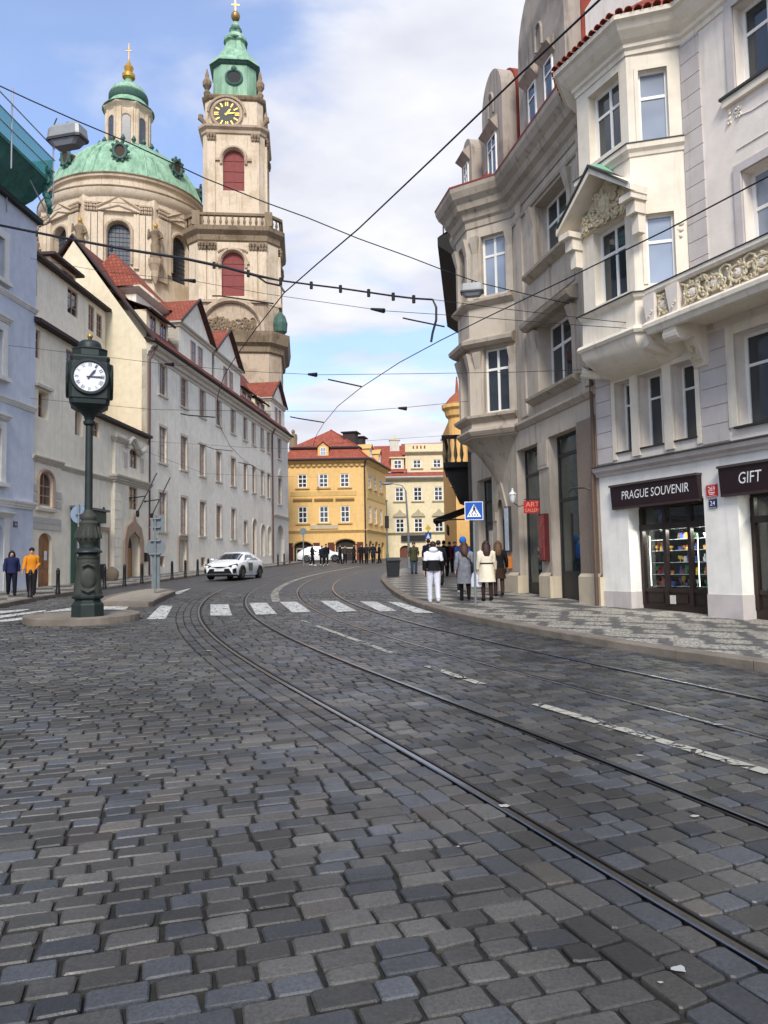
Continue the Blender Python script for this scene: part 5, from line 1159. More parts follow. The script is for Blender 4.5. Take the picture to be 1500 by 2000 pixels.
CU.part('attic_dormer', MB().box(-4.2, -1.3, 1.2, 3.5, 15.8, 17.3), warm_pl); CU.part('dormer_eaves', MB().box(-4.5, -1.0, .8, 3.6, 17.3, 17.45), eave_dk); CU.window(-2.9, -1.6, 16.25, 17.15, wood_win, pane_m, 2, (), .08, .05, -.05, hole=False, y=1.2, name='dormer_window')

# ---- blue house
uB = C.uz(62, 1000)[0]; BO = C.w(uB, -.06, 0)
Bt = thing('town_house', 'pale blue house with white window surrounds at the left edge', 'house', BO)
B = Face(Bt, BO, 85)
wh_tr = plaster('white_stucco_trim', (222, 220, 214), amount=.25)
for k in range(5):
    u = -3.0 - 3.2 * k
    for z0, z1 in ((11.75, 13.4), (7.95, 9.75), (3.85, 5.9)):
        B.window(u - .6, u + .6, z0, z1, win_white, pane_m, 2, (.66,), .08, .06, .16); sr = surround(B, u - .6, u + .6, z0, z1, .32, wh_tr, .07)
        B.part('sill', MB().box(u - 1.0, u + 1.0, -.2, .02, z0 - .16, z0), wh_tr, sr)
        if z0 < 11: B.part('window_hood', MB().sweep([(u - 1.05, 0), (u + 1.05, 0)], cornice(z1 + .36, .22, .22)), wh_tr, sr)
    B.hole(u - .9, u + .9, -.5, 2.4, .5); B.part('door', MB().box(u - .9, u + .9, .2, .28, -.5, 2.4), plain('white_door', (206, 204, 198), .6)); B.part('door_hood', MB().sweep([(u - 1.3, 0), (u + 1.35, 0)], cornice(2.5, .24, .25)), wh_tr); B.part('door_frame', MB().box(u - 1.25, u - .9, -.06, .02, -.5, 2.5), wh_tr); B.part('door_frame', MB().box(u + .9, u + 1.25, -.06, .02, -.5, 2.5), wh_tr)
B.wall('front_wall', blue_pl, -26, 0, -1.0, 15.1, depth=.26, thick=.3); B.part('end_wall', MB().quad((0, 0, -1), (0, 9, -1), (0, 9, 15.2), (0, 0, 15.1)), blue_pl)
for z, h, o in ((11.2, .2, .12), (7.0, .22, .14), (2.95, .3, .18)): B.part('string_course', MB().sweep([(-26, 0), (0.02, 0)], cornice(z, h, o)), wh_tr)
plate(B, -1.3, 2.3, .26, .24, (30, 34, 60), '32', 'small dark blue number plate on the pale blue house', .1)
# scaffold with green netting round the eaves
Sc = thing('scaffold', 'scaffold platform wrapped in green netting at the eaves of the blue house', 'scaffold', B.w(-6, -.7, 14.4)); Mi = TM(Sc).inverted() @ B.M
net = NT('green_netting'); tr_ = net.n('ShaderNodeBsdfTransparent', {'Color': (.75, .95, .9, 1)}); ms_ = net.n('ShaderNodeMixShader'); net.set(col=net.ramp(net.noise(3, 4, net.pos()), (.3, (.05, .17, .14)), (.7, (.08, .24, .2))), rough=.9); ms_.inputs[0].default_value = .3; net.l(tr_.outputs[0], ms_.inputs[1]); net.l(net.b.outputs[0], ms_.inputs[2]); net.l(ms_.outputs[0], net.out.inputs[0])
net2 = plain('dense_green_netting', (64, 112, 104), .9, 0, .3, 3)
part('deck', MB().box(-20, -1.25, -1.35, 0.3, 16.1, 16.22), net2, Sc, Mi); part('upper_net', MB().box(-20, -1.25, -1.36, -1.34, 16.2, 17.15).box(-1.27, -1.25, -1.34, .2, 16.2, 17.15), net.m, Sc, Mi)
mb = MB(); nU = 40
for k in range(nU):
    a, b = -20 + 18.7 * k / nU, -20 + 18.7 * (k + 1) / nU; sg = lambda u: .25 * math.sin(u * 1.9) * .3
    mb.quad((a, -1.3, 16.1), (b, -1.3, 16.1), (b, -.5 + sg(b), 15.5 + sg(b)), (a, -.5 + sg(a), 15.5 + sg(a))); mb.quad((a, -.5 + sg(a), 15.5 + sg(a)), (b, -.5 + sg(b), 15.5 + sg(b)), (b, -.05, 15.15 + sg(b * 2)), (a, -.05, 15.15 + sg(a * 2)))
part('lower_net', mb, net2, Sc, Mi); pole_m = plain('galvanised_pole', (150, 152, 158), .5, .4)
for u in (-1.3, -4.25, -7.3, -10.3): part('standard', MB().tube([(u, -1.38, 15.2), (u, -1.38, 18.3)], .03, 6), pole_m, Sc, Mi)
for z in (16.65, 17.15, 17.65): part('guard_rail', MB().tube([(-20, -1.39, z), (-1.2, -1.39, z)], .026, 6), pole_m, Sc, Mi)
part('bracing', MB().tube([(-2.2, -.9, 15.9), (-1.3, -1.3, 14.6)], .03, 5).tube([(-2.4, -.1, 14.5), (-2.4, -.1, 16.1)], .03, 5), pole_m, Sc, Mi)
mb = MB()
for k in range(12): mb.ell((-1.35 + random.uniform(-.3, .1), -1.3 + random.uniform(-.1, .1), 15.0 + .14 * k), .1 + .08 * math.sin(k * .6), .12, .16, 8, 5)
part('gathered_net', mb, net2, Sc, Mi)
B.part('eaves', MB().box(-26, .1, -.22, .3, 15.1, 15.3), plain('dark_green_eaves', (44, 52, 50), .8))

# ================================================================== HOUSES AT THE END OF THE STREET
yel = plaster('yellow_ochre_plaster', (228, 188, 124), amount=.2); yel_tr = plaster('tan_trim', (206, 172, 112), amount=.3); orange_tile = roof_mat('orange_tile_roof', (158, 86, 70), dark=.75)
YO = at(557, 1098, 85); YO.z = G(YO.x, 85) + .05
Yt = thing('town_house', 'yellow house with red mansard roof at the end of the street', 'house', YO)
Yf = Face(Yt, YO, 0); yw = 9.05; Ys = Face(Yt, Yf.w(yw, 0, 0), 77.3); ysl = 10.2; dz = Yf.uz(650, 1098)[1]
def far_win(Fc, u0, u1, z0, z1, rows=(.33, .66), cols=2, trim=None, open_=False):
    wd = Fc.window(u0, u1, z0, z1, win_white, pane_m, cols, rows, .1, .09, .06)
    Fc.part('sill', MB().box(u0 - .3, u1 + .3, -.16, .02, z0 - .16, z0), trim or yel_tr, wd)
    return wd
for a in (1.5, 3.85, 6.2):
    far_win(Yf, a, a + 1.0, 8.05, 9.55); far_win(Yf, a, a + 1.0, 4.1, 5.95)
    Yf.part('window_hood', MB().sweep([(a - .55, 0), (a + 1.55, 0)], [(-.02, 6.45), (.1, 6.5), (.3, 6.72), (.32, 6.86), (-.02, 6.9)]), yel_tr)
Yf.part('open_casement', MB().obox((3.75, -.35, 8.8), .06, .7, 1.45, .25), win_white)
for u0, u1, zt in ((1.0, 3.0, 2.0), (5.6, 7.8, 2.2)):
    Yf.hole(u0, u1, -.6, zt, .55); Yf.part('arch_door', MB().box(u0, u1, .3, .35, -.6, zt), plain('dark_arch', (42, 36, 34), .7)); Yf.part('arch_frame', MB().box(u0 + .2, u0 + .32, .22, .3, -.6, 1.3).box(u1 - .32, u1 - .2, .22, .3, -.6, 1.3).box(u0 + .2, u1 - .2, .22, .3, 1.2, 1.35).box((u0 + u1) / 2 - .06, (u0 + u1) / 2 + .06, .22, .3, -.6, 1.2), plain('pale_frame', (186, 176, 156), .7))
    c = (u0 + u1) / 2; hw = (u1 - u0) / 2 + .12; Yf.part('arch_moulding', MB().tube([(c + hw * math.cos(math.pi - math.pi * k / 10), -.04, zt - .5 + .64 * math.sin(math.pi * k / 10)) for k in range(11)], .12, 6), yel_tr)
    for e in (u0 - .85, u1 + .1): Yf.part('shutter', MB().box(e, e + .75, -.1, -.02, -.2, 1.9), plain('dark_red_shutter', (92, 44, 38), .7))
Yf.wall('front_wall', yel, 0, yw, -.8, 11.0, depth=.34, thick=.3)
Yf.part('frieze', MB().box(.7, 8.0, -.05, .02, 7.1, 7.6), yel_tr); Yf.part('name_panel', MB().box(2.8, 5.9, -.12, .02, 3.42, 3.85), plain('stone_panel', (186, 172, 146), .9))
for (x0, x1) in ((1.2, 3.9), (6.8, 9.4)):
    far_win(Ys, x0 + .1, x0 + 1.2, 8.05, 9.6); far_win(Ys, x0 + .1, x0 + 1.2, 4.1, 6.0)
far_win(Ys, 4.0, 5.1, 8.05, 9.6); far_win(Ys, 4.0, 5.1, 4.1, 6.0)
for u in (1.0, 3.9, 7.2): Ys.hole(u, u + 1.5, .0, 2.1, .6); Ys.part('arch_door', MB().box(u, u + 1.5, .3, .35, 0, 2.1), MATS['dark_arch'])
Ys.wall('side_wall', yel, 0, ysl, -.8, 11.0, depth=.34, thick=.3)
Ys.part('frieze', MB().box(.4, 9.8, -.05, .02, 6.8, 7.5), yel_tr)
cpath = [(0.0, 0.0), (yw, 0.0)]; q = Yf.M.inverted() @ Ys.w(ysl, 0, 0); cpath.append((q.x, q.y))
for z, h, o, nm in ((2.98, .3, .2, 'string_course'), (10.6, .5, .55, 'cornice')): Yf.part(nm, MB().sweep(cpath, cornice(z, h, o)), yel_tr)
for k in range(15): Yf.part('scallop', MB().ell((.3 + .6 * k, -.12, 10.5), .26, .1, .18, 8, 5), yel_tr)
ev = offs(cpath, .6); z0 = 11.1; lo = [(-.5, -.6, z0), (ev[1].x, ev[1].y, z0), (ev[2].x, ev[2].y, z0)]
b1 = [(.9, 1.0, 12.7), (yw - 1.1, 1.0, 12.7), (q.x - 1.2, q.y - .3, 12.7)]; ov = [(.5, .6, 12.6), (yw - .75, .6, 12.6), (q.x - .8, q.y, 12.6)]
roof_slope(Yf, 'lower_roof', [lo[0], lo[1], b1[1], b1[0]], orange_tile); roof_slope(Yf, 'lower_roof', [lo[1], lo[2], b1[2], b1[1]], orange_tile)
ap = (4.95, 4.0, 15.2); ap2 = (6.2, 8.0, 15.2)
roof_slope(Yf, 'upper_roof', [ov[0], ov[1], ap], orange_tile); roof_slope(Yf, 'upper_roof', [ov[1], ov[2], ap2, ap], orange_tile); roof_slope(Yf, 'upper_roof', [(.5, 9, 12.6), ov[0], ap], orange_tile)
Yf.part('mansard_break', MB().tube([ov[0], ov[1], ov[2]], .13, 5), eave_dk); Yf.part('gutter', MB().tube(lo, .14, 5), eave_dk); Yf.part('hip', MB().tube([lo[1], b1[1]], .1, 5).tube([ov[1], ap], .1, 5), plain('ridge_tile', (150, 66, 48), .8))
def small_dormer(Fc, u, z, y, mat, w_=1.2):
    g = Fc.part('dormer', MB().xz([(u - w_ / 2, z), (u + w_ / 2, z), (u + w_ / 2, z + 1.25), (u, z + 1.75), (u - w_ / 2, z + 1.25)], y, y + 1.4), mat); Fc.window(u - .32, u + .32, z + .25, z + 1.15, win_white, pane_sky, 2, (.5,), .06, .05, -.05, hole=False, y=y, name='dormer_window', parent=g)
    Fc.part('dormer_roof', MB().add([(u - w_ / 2 - .15, y - .2, z + 1.2), (u, y - .2, z + 1.82), (u + w_ / 2 + .15, y - .2, z + 1.2), (u - w_ / 2 - .15, y + 1.5, z + 1.2), (u, y + 1.5, z + 1.82), (u + w_ / 2 + .15, y + 1.5, z + 1.2)], [(0, 1, 4, 3), (1, 2, 5, 4)]), yel_tr, g)
small_dormer(Yf, 4.35, 11.35, -.1, yel); small_dormer(Ys, 2.2, 11.35, -.1, yel); small_dormer(Ys, 6.6, 11.35, -.1, yel)
for a in (1.5, 5.0): Ys.part('roof_dormer', MB().box(a, a + 1.6, 1.6, 3.0, 13.2, 14.5).box(a - .2, a + 1.8, 1.3, 3.2, 14.5, 14.62), eave_dk)
Yf.part('drainpipe', MB().tube([(yw - .12, -.12, -.3), (yw - .12, -.12, 10.4), (yw, -.5, 10.9)], .09, 6), eave_dk)
# cream house beyond
KO = at(745, 1090, 100); KO.z = G(KO.x, 100) + .0
Kt = thing('town_house', 'pale cream house with attic storey and stucco window heads behind the litter bin', 'house', KO)
K = Face(Kt, KO, 0); kp = plaster('far_cream_plaster', (222, 206, 168), amount=.3); kt = plaster('far_grey_stucco', (176, 164, 136), amount=.4)
for u in (1.95, 4.35, 7.05, 9.8, 12.6): far_win(K, u, u + 1.1, 7.3, 9.1, (.35, .68), 2, kt); far_win(K, u, u + 1.1, 3.2, 5.0, (.35, .68), 2, kt); K.part('window_head', MB().xz([(u - .35, 5.25), (u + 1.45, 5.25), (u + 1.3, 5.6), (u + .95, 5.75), (u + .55, 6.25), (u + .15, 5.75), (u - .2, 5.6)], -.2, .02), kt)
for u0, u1 in ((2.4, 3.9), (8.2, 9.9), (11.5, 13.2)): K.hole(u0, u1, -1, 1.5, .6); K.part('arch_door', MB().box(u0, u1, .3, .35, -1, 1.5), plain('brown_arch', (104, 60, 44), .8))
K.wall('front_wall', kp, -1.5, 16, -1.2, 10.4, depth=.34, thick=.3)
K.part('string_course', MB().sweep([(-1.5, 0), (16, 0)], cornice(2.9, .3, .25)), kt); K.part('cornice', MB().sweep([(-1.5, 0), (16, 0)], cornice(9.9, .5, .6)), kt)
roof_slope(K, 'eaves_roof', [(-1.8, -.7, 10.45), (16, -.7, 10.45), (16, 1.0, 11.2), (-1.8, 1.0, 11.2)], orange_tile)
K2 = Face(Kt, K.w(0, 1.0, 0), 0)
K2.part('dormer', MB().box(1.5, 3.2, .0, 3.0, 11.3, 13.1).box(1.3, 3.4, -.25, 3.0, 13.1, 13.25), kp); K2.window(1.85, 2.9, 11.7, 12.85, win_white, pane_m, 2, (.5,), .1, .09, -.05, hole=False, name='dormer_window')
for u in (4.4, 7.05, 9.9): far_win(K2, u, u + 1.05, 11.75, 12.85, (.5,), 2, kt)
K2.wall('attic_wall', kp, 3.4, 16, 10.8, 13.7, depth=.2, thick=.3); K2.part('attic_cornice', MB().sweep([(3.4, 0), (16, 0)], cornice(13.5, .4, .4)), kt)
K2.part('parapet', MB().box(3.4, 16, .2, .6, 13.9, 15.0), kp)
for k in range(4): K2.part('parapet_opening', MB().box(4.4 + .5 * k, 4.6 + .5 * k, .17, .2, 14.35, 14.75), plain('terracotta_dark', (140, 64, 48), .8))
roof_slope(K, 'roof', [(-1.8, 0.5, 11.2), (3.6, .5, 11.2), (3.6, 5, 15.4), (-.8, 5, 15.4)], orange_tile); roof_slope(K, 'roof', [(3.0, 3.0, 13.8), (16, 3.0, 13.8), (16, 6, 16.0), (3.0, 6, 15.8)], orange_tile)
for px_ in (1.4, 8.5): K.part('chimney', MB().box(px_, px_ + 1.3, 4, 5, 14.5, 16.0).box(px_ - .1, px_ + 1.4, 3.9, 5.1, 16.0, 16.15).box(px_ + .3, px_ + 1.0, 4.2, 4.8, 16.15, 16.7), plaster('chimney_white', (206, 198, 186), amount=.5))
t = tag(thing('shop_sign', 'long black signboard over the ground floor of the far cream house', 'sign', K.w(4.2, 0, 2.2))); part('board', MB().box(2.6, 5.8, -.28, -.26 + .2, 2.1, 2.75), plain('black_sign', (22, 22, 24), .5), t, TM(t).inverted() @ K.M); part('sign_frame', MB().box(2.55, 5.85, -.3, -.28, 2.05, 2.1).box(2.55, 5.85, -.3, -.28, 2.75, 2.8), MATS['black_sign'], t, TM(t).inverted() @ K.M)
# house with deep dark eaves and black balcony, beyond the grey house
NO = Vector((3.62, 32.6, 0)); NO.z = G(NO.x, NO.y) + KH
Nt_ = thing('town_house', 'house with deep dark eaves and a black balcony beyond the grey house', 'house', NO)
Nf = Face(Nt_, NO, 83.3 + 180)   # facing the street to the left
np_ = plaster('grey_brown_plaster', (120, 110, 98), amount=.3)  # the wall's own dark grey-brown
for u in (-3.5, -7.0):
    for z0 in (5.6, 9.4): Nf.window(u - .55, u + .55, z0, z0 + 1.8, win_white, pane_m, 2, (.66,), .08, .06, .1)
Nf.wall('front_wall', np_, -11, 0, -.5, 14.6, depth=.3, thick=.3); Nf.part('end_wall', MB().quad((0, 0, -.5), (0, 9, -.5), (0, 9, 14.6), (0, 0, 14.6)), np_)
blk = plain('dull_black', (30, 25, 25), .8, 0, .3, 2)  # near-black with random variation, on eaves, balcony and awning
Nf.part('eaves', MB().add([(-11, -1.05, 14.5), (.4, -1.05, 14.5), (.4, .2, 13.6), (-11, .2, 13.6), (-11, -1.05, 14.85), (.4, -1.05, 14.85), (.4, .2, 15.3), (-11, .2, 15.3)], [(3, 2, 1, 0), (4, 5, 6, 7), (0, 1, 5, 4), (1, 2, 6, 5), (3, 0, 4, 7)]), blk); roof_slope(Nf, 'roof', [(-11, -1.0, 14.88), (.4, -1.0, 14.88), (.4, 4, 18), (-11, 4, 18)], dark_roof)
Nf.part('roof_rail', MB().tube([(-.3, -.8, 14.9), (-.3, -.8, 15.6), (.3, -.8, 15.6), (.3, -.8, 14.9)], .02, 4), metal_dk)
bal = Nf.part('balcony', MB().box(-6.6, -2.6, -1.15, 0, 5.2, 5.45).add([(-6.4, 0, 3.6), (-2.8, 0, 3.6), (-2.8, -.5, 3.8), (-6.4, -.5, 3.8), (-6.4, 0, 5.2), (-2.8, 0, 5.2), (-2.8, -1.1, 5.2), (-6.4, -1.1, 5.2)], [(3, 2, 1, 0), (2, 6, 5, 1), (0, 4, 7, 3), (3, 7, 6, 2)]), blk)
Nf.part('balcony_rail', MB().box(-6.6, -2.6, -1.2, -1.0, 6.55, 6.72).box(-2.75, -2.6, -1.0, 0, 6.55, 6.72), blk, bal)
for k in range(14): Nf.part('baluster', MB().lathe([(.07, 0), (.05, .1), (.11, .35), (.06, .75), (.05, .95), (.08, 1.1)], 6, (-6.45 + .28 * k, -1.1, 5.45)), plain('aged_baluster', (128, 112, 90), .9), bal)
for k in range(3): Nf.part('baluster', MB().lathe([(.07, 0), (.05, .1), (.11, .35), (.06, .75), (.05, .95), (.08, 1.1)], 6, (-2.68, -.85 + .28 * k, 5.45)), MATS['aged_baluster'], bal)
t = thing('awning', 'black folding awning over the shop below the black balcony', 'awning', Nf.w(-3, -.7, 2.6)); Mi = TM(t).inverted() @ Nf.M
part('canopy', MB().add([(-5.5, 0, 3.3), (-1.2, 0, 3.3), (-1.2, -1.6, 2.75), (-5.5, -1.6, 2.75), (-1.2, -1.6, 2.6), (-5.5, -1.6, 2.6)], [(0, 1, 2, 3), (3, 2, 4, 5)]), blk, t, Mi); part('arm', MB().tube([(-1.2, 0, 2.7), (-1.2, -1.55, 2.7)], .03, 5), blk, t, Mi); part('valance_board', MB().box(-2.6, -.6, -1.0, -.94, 2.05, 2.45), blk, t, Mi)
# orange house further on, with a rounded corner turret
QO = at(893, 1080, 60); QO.z = G(QO.x, 60) + KH
Qt = thing('town_house', 'orange-yellow house with round corniced turret past the black balcony', 'house', QO); Q = Face(Qt, QO, 0); op_ = plaster('orange_plaster', (226, 178, 112), amount=.2)
Q.window(.9, 1.6, 7.2, 9.2, win_white, pane_m, 1, (.6,), .08, .06, .1); Q.wall('front_wall', op_, 0, 7, -.5, 12.2, depth=.3, thick=.3); Q.part('side_wall', MB().quad((0, 12, -.5), (0, 0, -.5), (0, 0, 12.2), (0, 12, 12.2)), op_)
Q.part('turret', MB().lathe([(.75, 6.0), (.75, 11.4), (.95, 11.6), (1.05, 12.0), (1.25, 12.2), (1.25, 12.5), (.95, 12.6)], 16, (.3, 0, 0)), op_); Q.part('turret_cap', MB().lathe([(1.0, 12.6), (.6, 13.1), (.15, 13.5), (.05, 14.8)], 16, (.3, 0, 0)), plain('terracotta_cap', (150, 84, 60), .8))

# ================================================================== CHURCH
ch_pl = plaster('church_plaster', (212, 194, 170), amount=.75, dirt=(.66, .6, .52)); ch_st = plaster('church_sandstone', (184, 164, 142), amount=.75, dirt=(.5, .45, .4), base=.2); ch_dk = plaster('sooty_sandstone', (140, 122, 100), amount=.9, dirt=(.4, .38, .35))
def copper_roof():
    t = NT('old_copper_roof'); p = t.pos(); mpn = t.n('ShaderNodeMapping', {'Vector': p, 'Scale': (1.2, 1.2, .12)})
    s = t.noise(1.3, 6, mpn.outputs[0], .65); a = t.noise(.4, 5, p)
    col = t.ramp(s, (.3, lin((98, 132, 106))), (.5, lin((136, 172, 144))), (.75, lin((170, 198, 174))))
    col = t.mixc(t.ramp(a, (.5, (0, 0, 0)), (.8, (.5, .5, .5))), col, lin((84, 118, 100))); t.set(col=col, rough=.75, spec=.3); MATS['old_copper_roof'] = t.m; return t.m
cu = copper_roof(); cu_dk = plain('dark_copper', (62, 92, 82), .7, 0, .35, 3); gold = plain('gilding', (196, 154, 74), .4, .7, .1); red_sh = plain('oxblood_shutter', (128, 60, 56), .7, 0, .15, 3); ch_win = glass('leaded_window', (.035, .04, .05), .25)
TO = at(445, 720, 100); TO = Vector((TO.x, 106.5, G(TO.x, 106)))
Tt = thing('bell_tower', 'tall church bell tower with clock face and green copper spire', 'tower', TO)
TA = 6.0
def tface(hw, side=0): 
    a = R(TA) + (math.pi / 2 if side else 0); n = Vector((-math.sin(a), math.cos(a), 0)); return Face(Tt, TO - n * hw, math.degrees(a))
def tz(py, hw, px=443): return tface(hw).uz(px, py)[1]
def hwpx(x0, x1, py, guess): 
    f = tface(guess); return (f.uz(x1, py)[0] - f.uz(x0, py)[0]) / 2
C0 = Face(Tt, TO, TA)
def chamf(hw, c): return [(-hw + c, -hw), (hw - c, -hw), (hw, -hw + c), (hw, hw - c), (hw - c, hw), (-hw + c, hw), (-hw, hw - c), (-hw, -hw + c)]
h0, h1, h2, h3 = 6.3, 6.0, 4.25, 4.0
z_a = tz(690, h0); z_b = tz(655, h0); z_c = tz(592, h1); z_d = tz(470, h1); z_e = tz(440, h1 + .6); z_f = tz(412, h2); z_g = tz(258, h2); z_h = tz(190, h3)
C0.part('lower_stage', MB().xy(chamf(h0, 1.6), -4, z_b), ch_st)
def ring(name, hw, c, prof, mat): C0.part(name, MB().sweep(list(chamf(hw, c)), prof, closed=True), mat)
ring('lower_cornice', h0, 1.6, [(0, z_a), (.3, z_a + .2), (.4, z_a + .9), (.9, z_a + 1.3), (1.1, z_b), (1.15, z_b + .35), (0, z_b + .5)], ch_dk)
C0.part('attic_block', MB().xy(chamf(h1 + .05, 1.7), z_b, z_c), ch_st)
f1 = tface(h1 + .05)
f1.part('segmental_arch', MB().tube([(-.2 + 4.2 * math.cos(math.pi - math.pi * k / 14), -.25, z_b + .6 + (z_c - z_b) * 1.0 * math.sin(math.pi * k / 14) * .95) for k in range(15)], .42, 6), ch_st)
f1.part('arch_relief', scrolls(MB(), -3.4, 3.0, z_b + .4, z_b + 2.6, -.1, .35, .3, .6, 31, .12), ch_dk)
C0.part('cupola_vase', MB().lathe([(.5, 0), (.9, .4), (1.0, 1.6), (.7, 2.6), (.2, 3.2)], 10, (h1 + .2, -h1 + 1.0, z_b + .5)), cu_dk)
# stage with the lower shuttered window
def arched_stage(hw, z0, z1, wz0, wz1, ww, mat, pil, name):
    for side in (0, 1):
        Fc = tface(hw, side); c = 1.5 if hw > 5 else .7
        Fc.hole(-ww, ww, wz0, wz1, ww)
        Fc.wall(name, mat, -hw + c, hw - c, z0, z1, depth=.7, thick=0)
        sh = Fc.part('shutter', MB().box(-ww, ww, .5, .6, wz0, wz1), red_sh)
        for k in range(1, 4): Fc.part('shutter_rail', MB().box(-ww, ww, .44, .5, wz0 + (wz1 - wz0) * k / 4 - .06, wz0 + (wz1 - wz0) * k / 4 + .06), red_sh, sh)
        Fc.part('shutter_rail', MB().box(-.07, .07, .44, .5, wz0, wz1), red_sh, sh)
        Fc.part('window_surround', MB().tube([(-ww - .25, -.05, wz0 + (wz1 - wz0) * .62)] + [((ww + .25) * math.cos(math.pi - math.pi * k / 12), -.08, wz1 - ww + (ww + .25) * math.sin(math.pi * k / 12)) for k in range(13)] + [(ww + .25, -.05, wz0 + (wz1 - wz0) * .62)], .22, 6), ch_st)
        Fc.part('impost', MB().box(-ww - 1.2, -ww - .05, -.25, .05, wz1 - ww - .35, wz1 - ww), ch_st); Fc.part('impost', MB().box(ww + .05, ww + 1.2, -.25, .05, wz1 - ww - .35, wz1 - ww), ch_st)
        for u in pil:
            Fc.part('pilaster', MB().box(u - .5, u + .5, -.3, .02, z0 + .4, z1 - 1.5), mat); Fc.part('pilaster_base', MB().box(u - .62, u + .62, -.42, .02, z0, z0 + .4), ch_st)
            cp = MB().box(u - .6, u + .6, -.42, .02, z1 - .55, z1 - .3)
            for q in (-.45, 0, .45): cp.ell((u + q, -.38, z1 - .8), .22, .22, .3, 7, 5).ell((u + q * .8, -.35, z1 - 1.2), .18, .18, .3, 7, 5)
            Fc.part('capital', cp, ch_dk)
    corner = MB()
    C0.part('corner_walls', MB().xy(chamf(hw - .02, 1.52 if hw > 5 else .72), z0, z1), mat) if False else None
    P = chamf(hw, 1.5 if hw > 5 else .7)
    for k in range(8):
        a, b = P[k], P[(k + 1) % 8]
        if k in (0, 2): continue
        C0.part('corner_wall', MB().quad((a[0], a[1], z0), (b[0], b[1], z0), (b[0], b[1], z1), (a[0], a[1], z1)), mat)
wz = lambda y, hw: tz(y, hw)
arched_stage(h1, z_c, z_d, wz(578, h1), wz(490, h1), 1.5, ch_pl, (-4.0, -2.75, 2.75, 4.0), 'middle_stage_wall')
tface(h1).part('eyebrow', MB().tube([(1.9 * math.cos(math.pi - math.pi * k / 8), -.1, z_d - 1.6 + .5 * math.sin(math.pi * k / 8)) for k in range(9)], .16, 5), ch_st)
ring('middle_cornice', h1, 1.5, [(0, z_d - .2), (.2, z_d), (.3, z_d + .7), (.8, z_d + 1.2), (.9, z_e - .1), (0, z_e)], ch_dk)
bal_m = MB()
P = chamf(h1 + .35, 1.6)
for k in range(8):
    a, b = Vector(P[k]), Vector(P[(k + 1) % 8]); n = max(2, int((b - a).length / .75))
    for i in range(n + 1):
        p = a.lerp(b, i / n); C0.part('baluster', MB().lathe([(.16, 0), (.1, .2), (.2, .6), (.1, 1.1), (.16, 1.4)], 6, (p.x, p.y, z_e)), ch_dk) if k in (7, 0, 1, 2) else None
ring('balustrade_rail', h1 + .35, 1.6, [(-.25, z_e + 1.4), (.25, z_e + 1.4), (.28, z_e + 1.75), (-.25, z_e + 1.8)], ch_dk); C0.part('gallery_floor', MB().xy(chamf(h1 + .3, 1.6), z_e - .3, z_e), ch_dk)
for s in (-1, 1):
    for e in (-1, 1): C0.part('balustrade_pier', MB().box(s * (h1 - 1.2) - .5, s * (h1 - 1.2) + .5, e * (h1 + .35) - .35, e * (h1 + .35) + .35, z_e, z_e + 1.95), ch_dk)
arched_stage(h2, z_e, z_g, wz(372, h2), wz(290, h2), 1.45, ch_pl, (-3.0, 3.0), 'belfry_wall')
ring('belfry_cornice', h2, .7, [(0, z_g - .3), (.2, z_g - .2), (.25, z_g + .2), (.6, z_g + .5), (.65, z_g + .8), (0, z_g + .9)], ch_st)
C0.part('clock_stage', MB().xy(chamf(h3, .8), z_g + .5, z_h), ch_pl)
for s in (-1, 1): tface(h3).part('volute', MB().tube([(s * (h3 + .5), .3, z_g + 2.6), (s * (h3 + .55), .3, z_g + 2.1), (s * (h3 + .1), .3, z_g + 1.6), (s * (h3 - .2), .1, z_g + 1.0)], [.35, .4, .3, .2], 8), ch_dk)
ring('clock_cornice', h3, .8, [(0, z_h - .5), (.25, z_h - .3), (.4, z_h), (.4, z_h + .2), (0, z_h + .3)], ch_dk)
for side in (0, 1):
    Fc = tface(h3, side); cz = tface(h3).uz(443, 224)[1]; r_ = 1.78; cxu = 0.0 if side else tface(h3).uz(443, 224)[0]
    cl = Fc.part('clock_face', MB().xz([(cxu + r_ * math.cos(2 * math.pi * k / 32), cz + r_ * math.sin(2 * math.pi * k / 32)) for k in range(32)], -.18, .02), plain('clock_black', (28, 30, 38), .5))
    Fc.part('clock_rim', MB().tube([(cxu + (r_ + .22) * math.cos(2 * math.pi * k / 32), -.12, cz + (r_ + .22) * math.sin(2 * math.pi * k / 32)) for k in range(33)], .3, 6), ch_st, cl)
    for k in range(12):
        a = math.pi / 2 - k * math.pi / 6; q = Matrix.Translation((cxu + 1.42 * math.cos(a), -.21, cz + 1.42 * math.sin(a))) @ Matrix.Rotation(-(a - math.pi / 2), 4, 'Y')
        b = MB().box(-.09, .09, -.02, .02, -.3, .3) if k % 3 else MB().box(-.2, -.07, -.02, .02, -.3, .3).box(.07, .2, -.02, .02, -.3, .3)
        b.v = [tuple(q @ Vector(p)) for p in b.v]; Fc.part('numeral', b, gold, cl)
    for ang, ln, wd in ((math.radians(90 - 37), .95, .1), (math.radians(90 - 82), 1.25, .08)):
        q = Matrix.Translation((cxu, -.25, cz)) @ Matrix.Rotation(-(ang - math.pi / 2), 4, 'Y'); b = MB().xz([(-wd, -.25), (wd, -.25), (wd * 1.3, ln * .6), (0, ln), (-wd * 1.3, ln * .6)], -.02, .02); b.v = [tuple(q @ Vector(p)) for p in b.v]; Fc.part('clock_hand', b, gold, cl)
    Fc.part('hood_mould', MB().tube([(cxu + (r_ + .75) * math.cos(math.pi - math.pi * k / 12), -.3, cz + .1 + (r_ + .75) * math.sin(math.pi * k / 12) * .95) for k in range(13)], .18, 5), ch_st)
def zc_(y): return tz(y, 2.0)
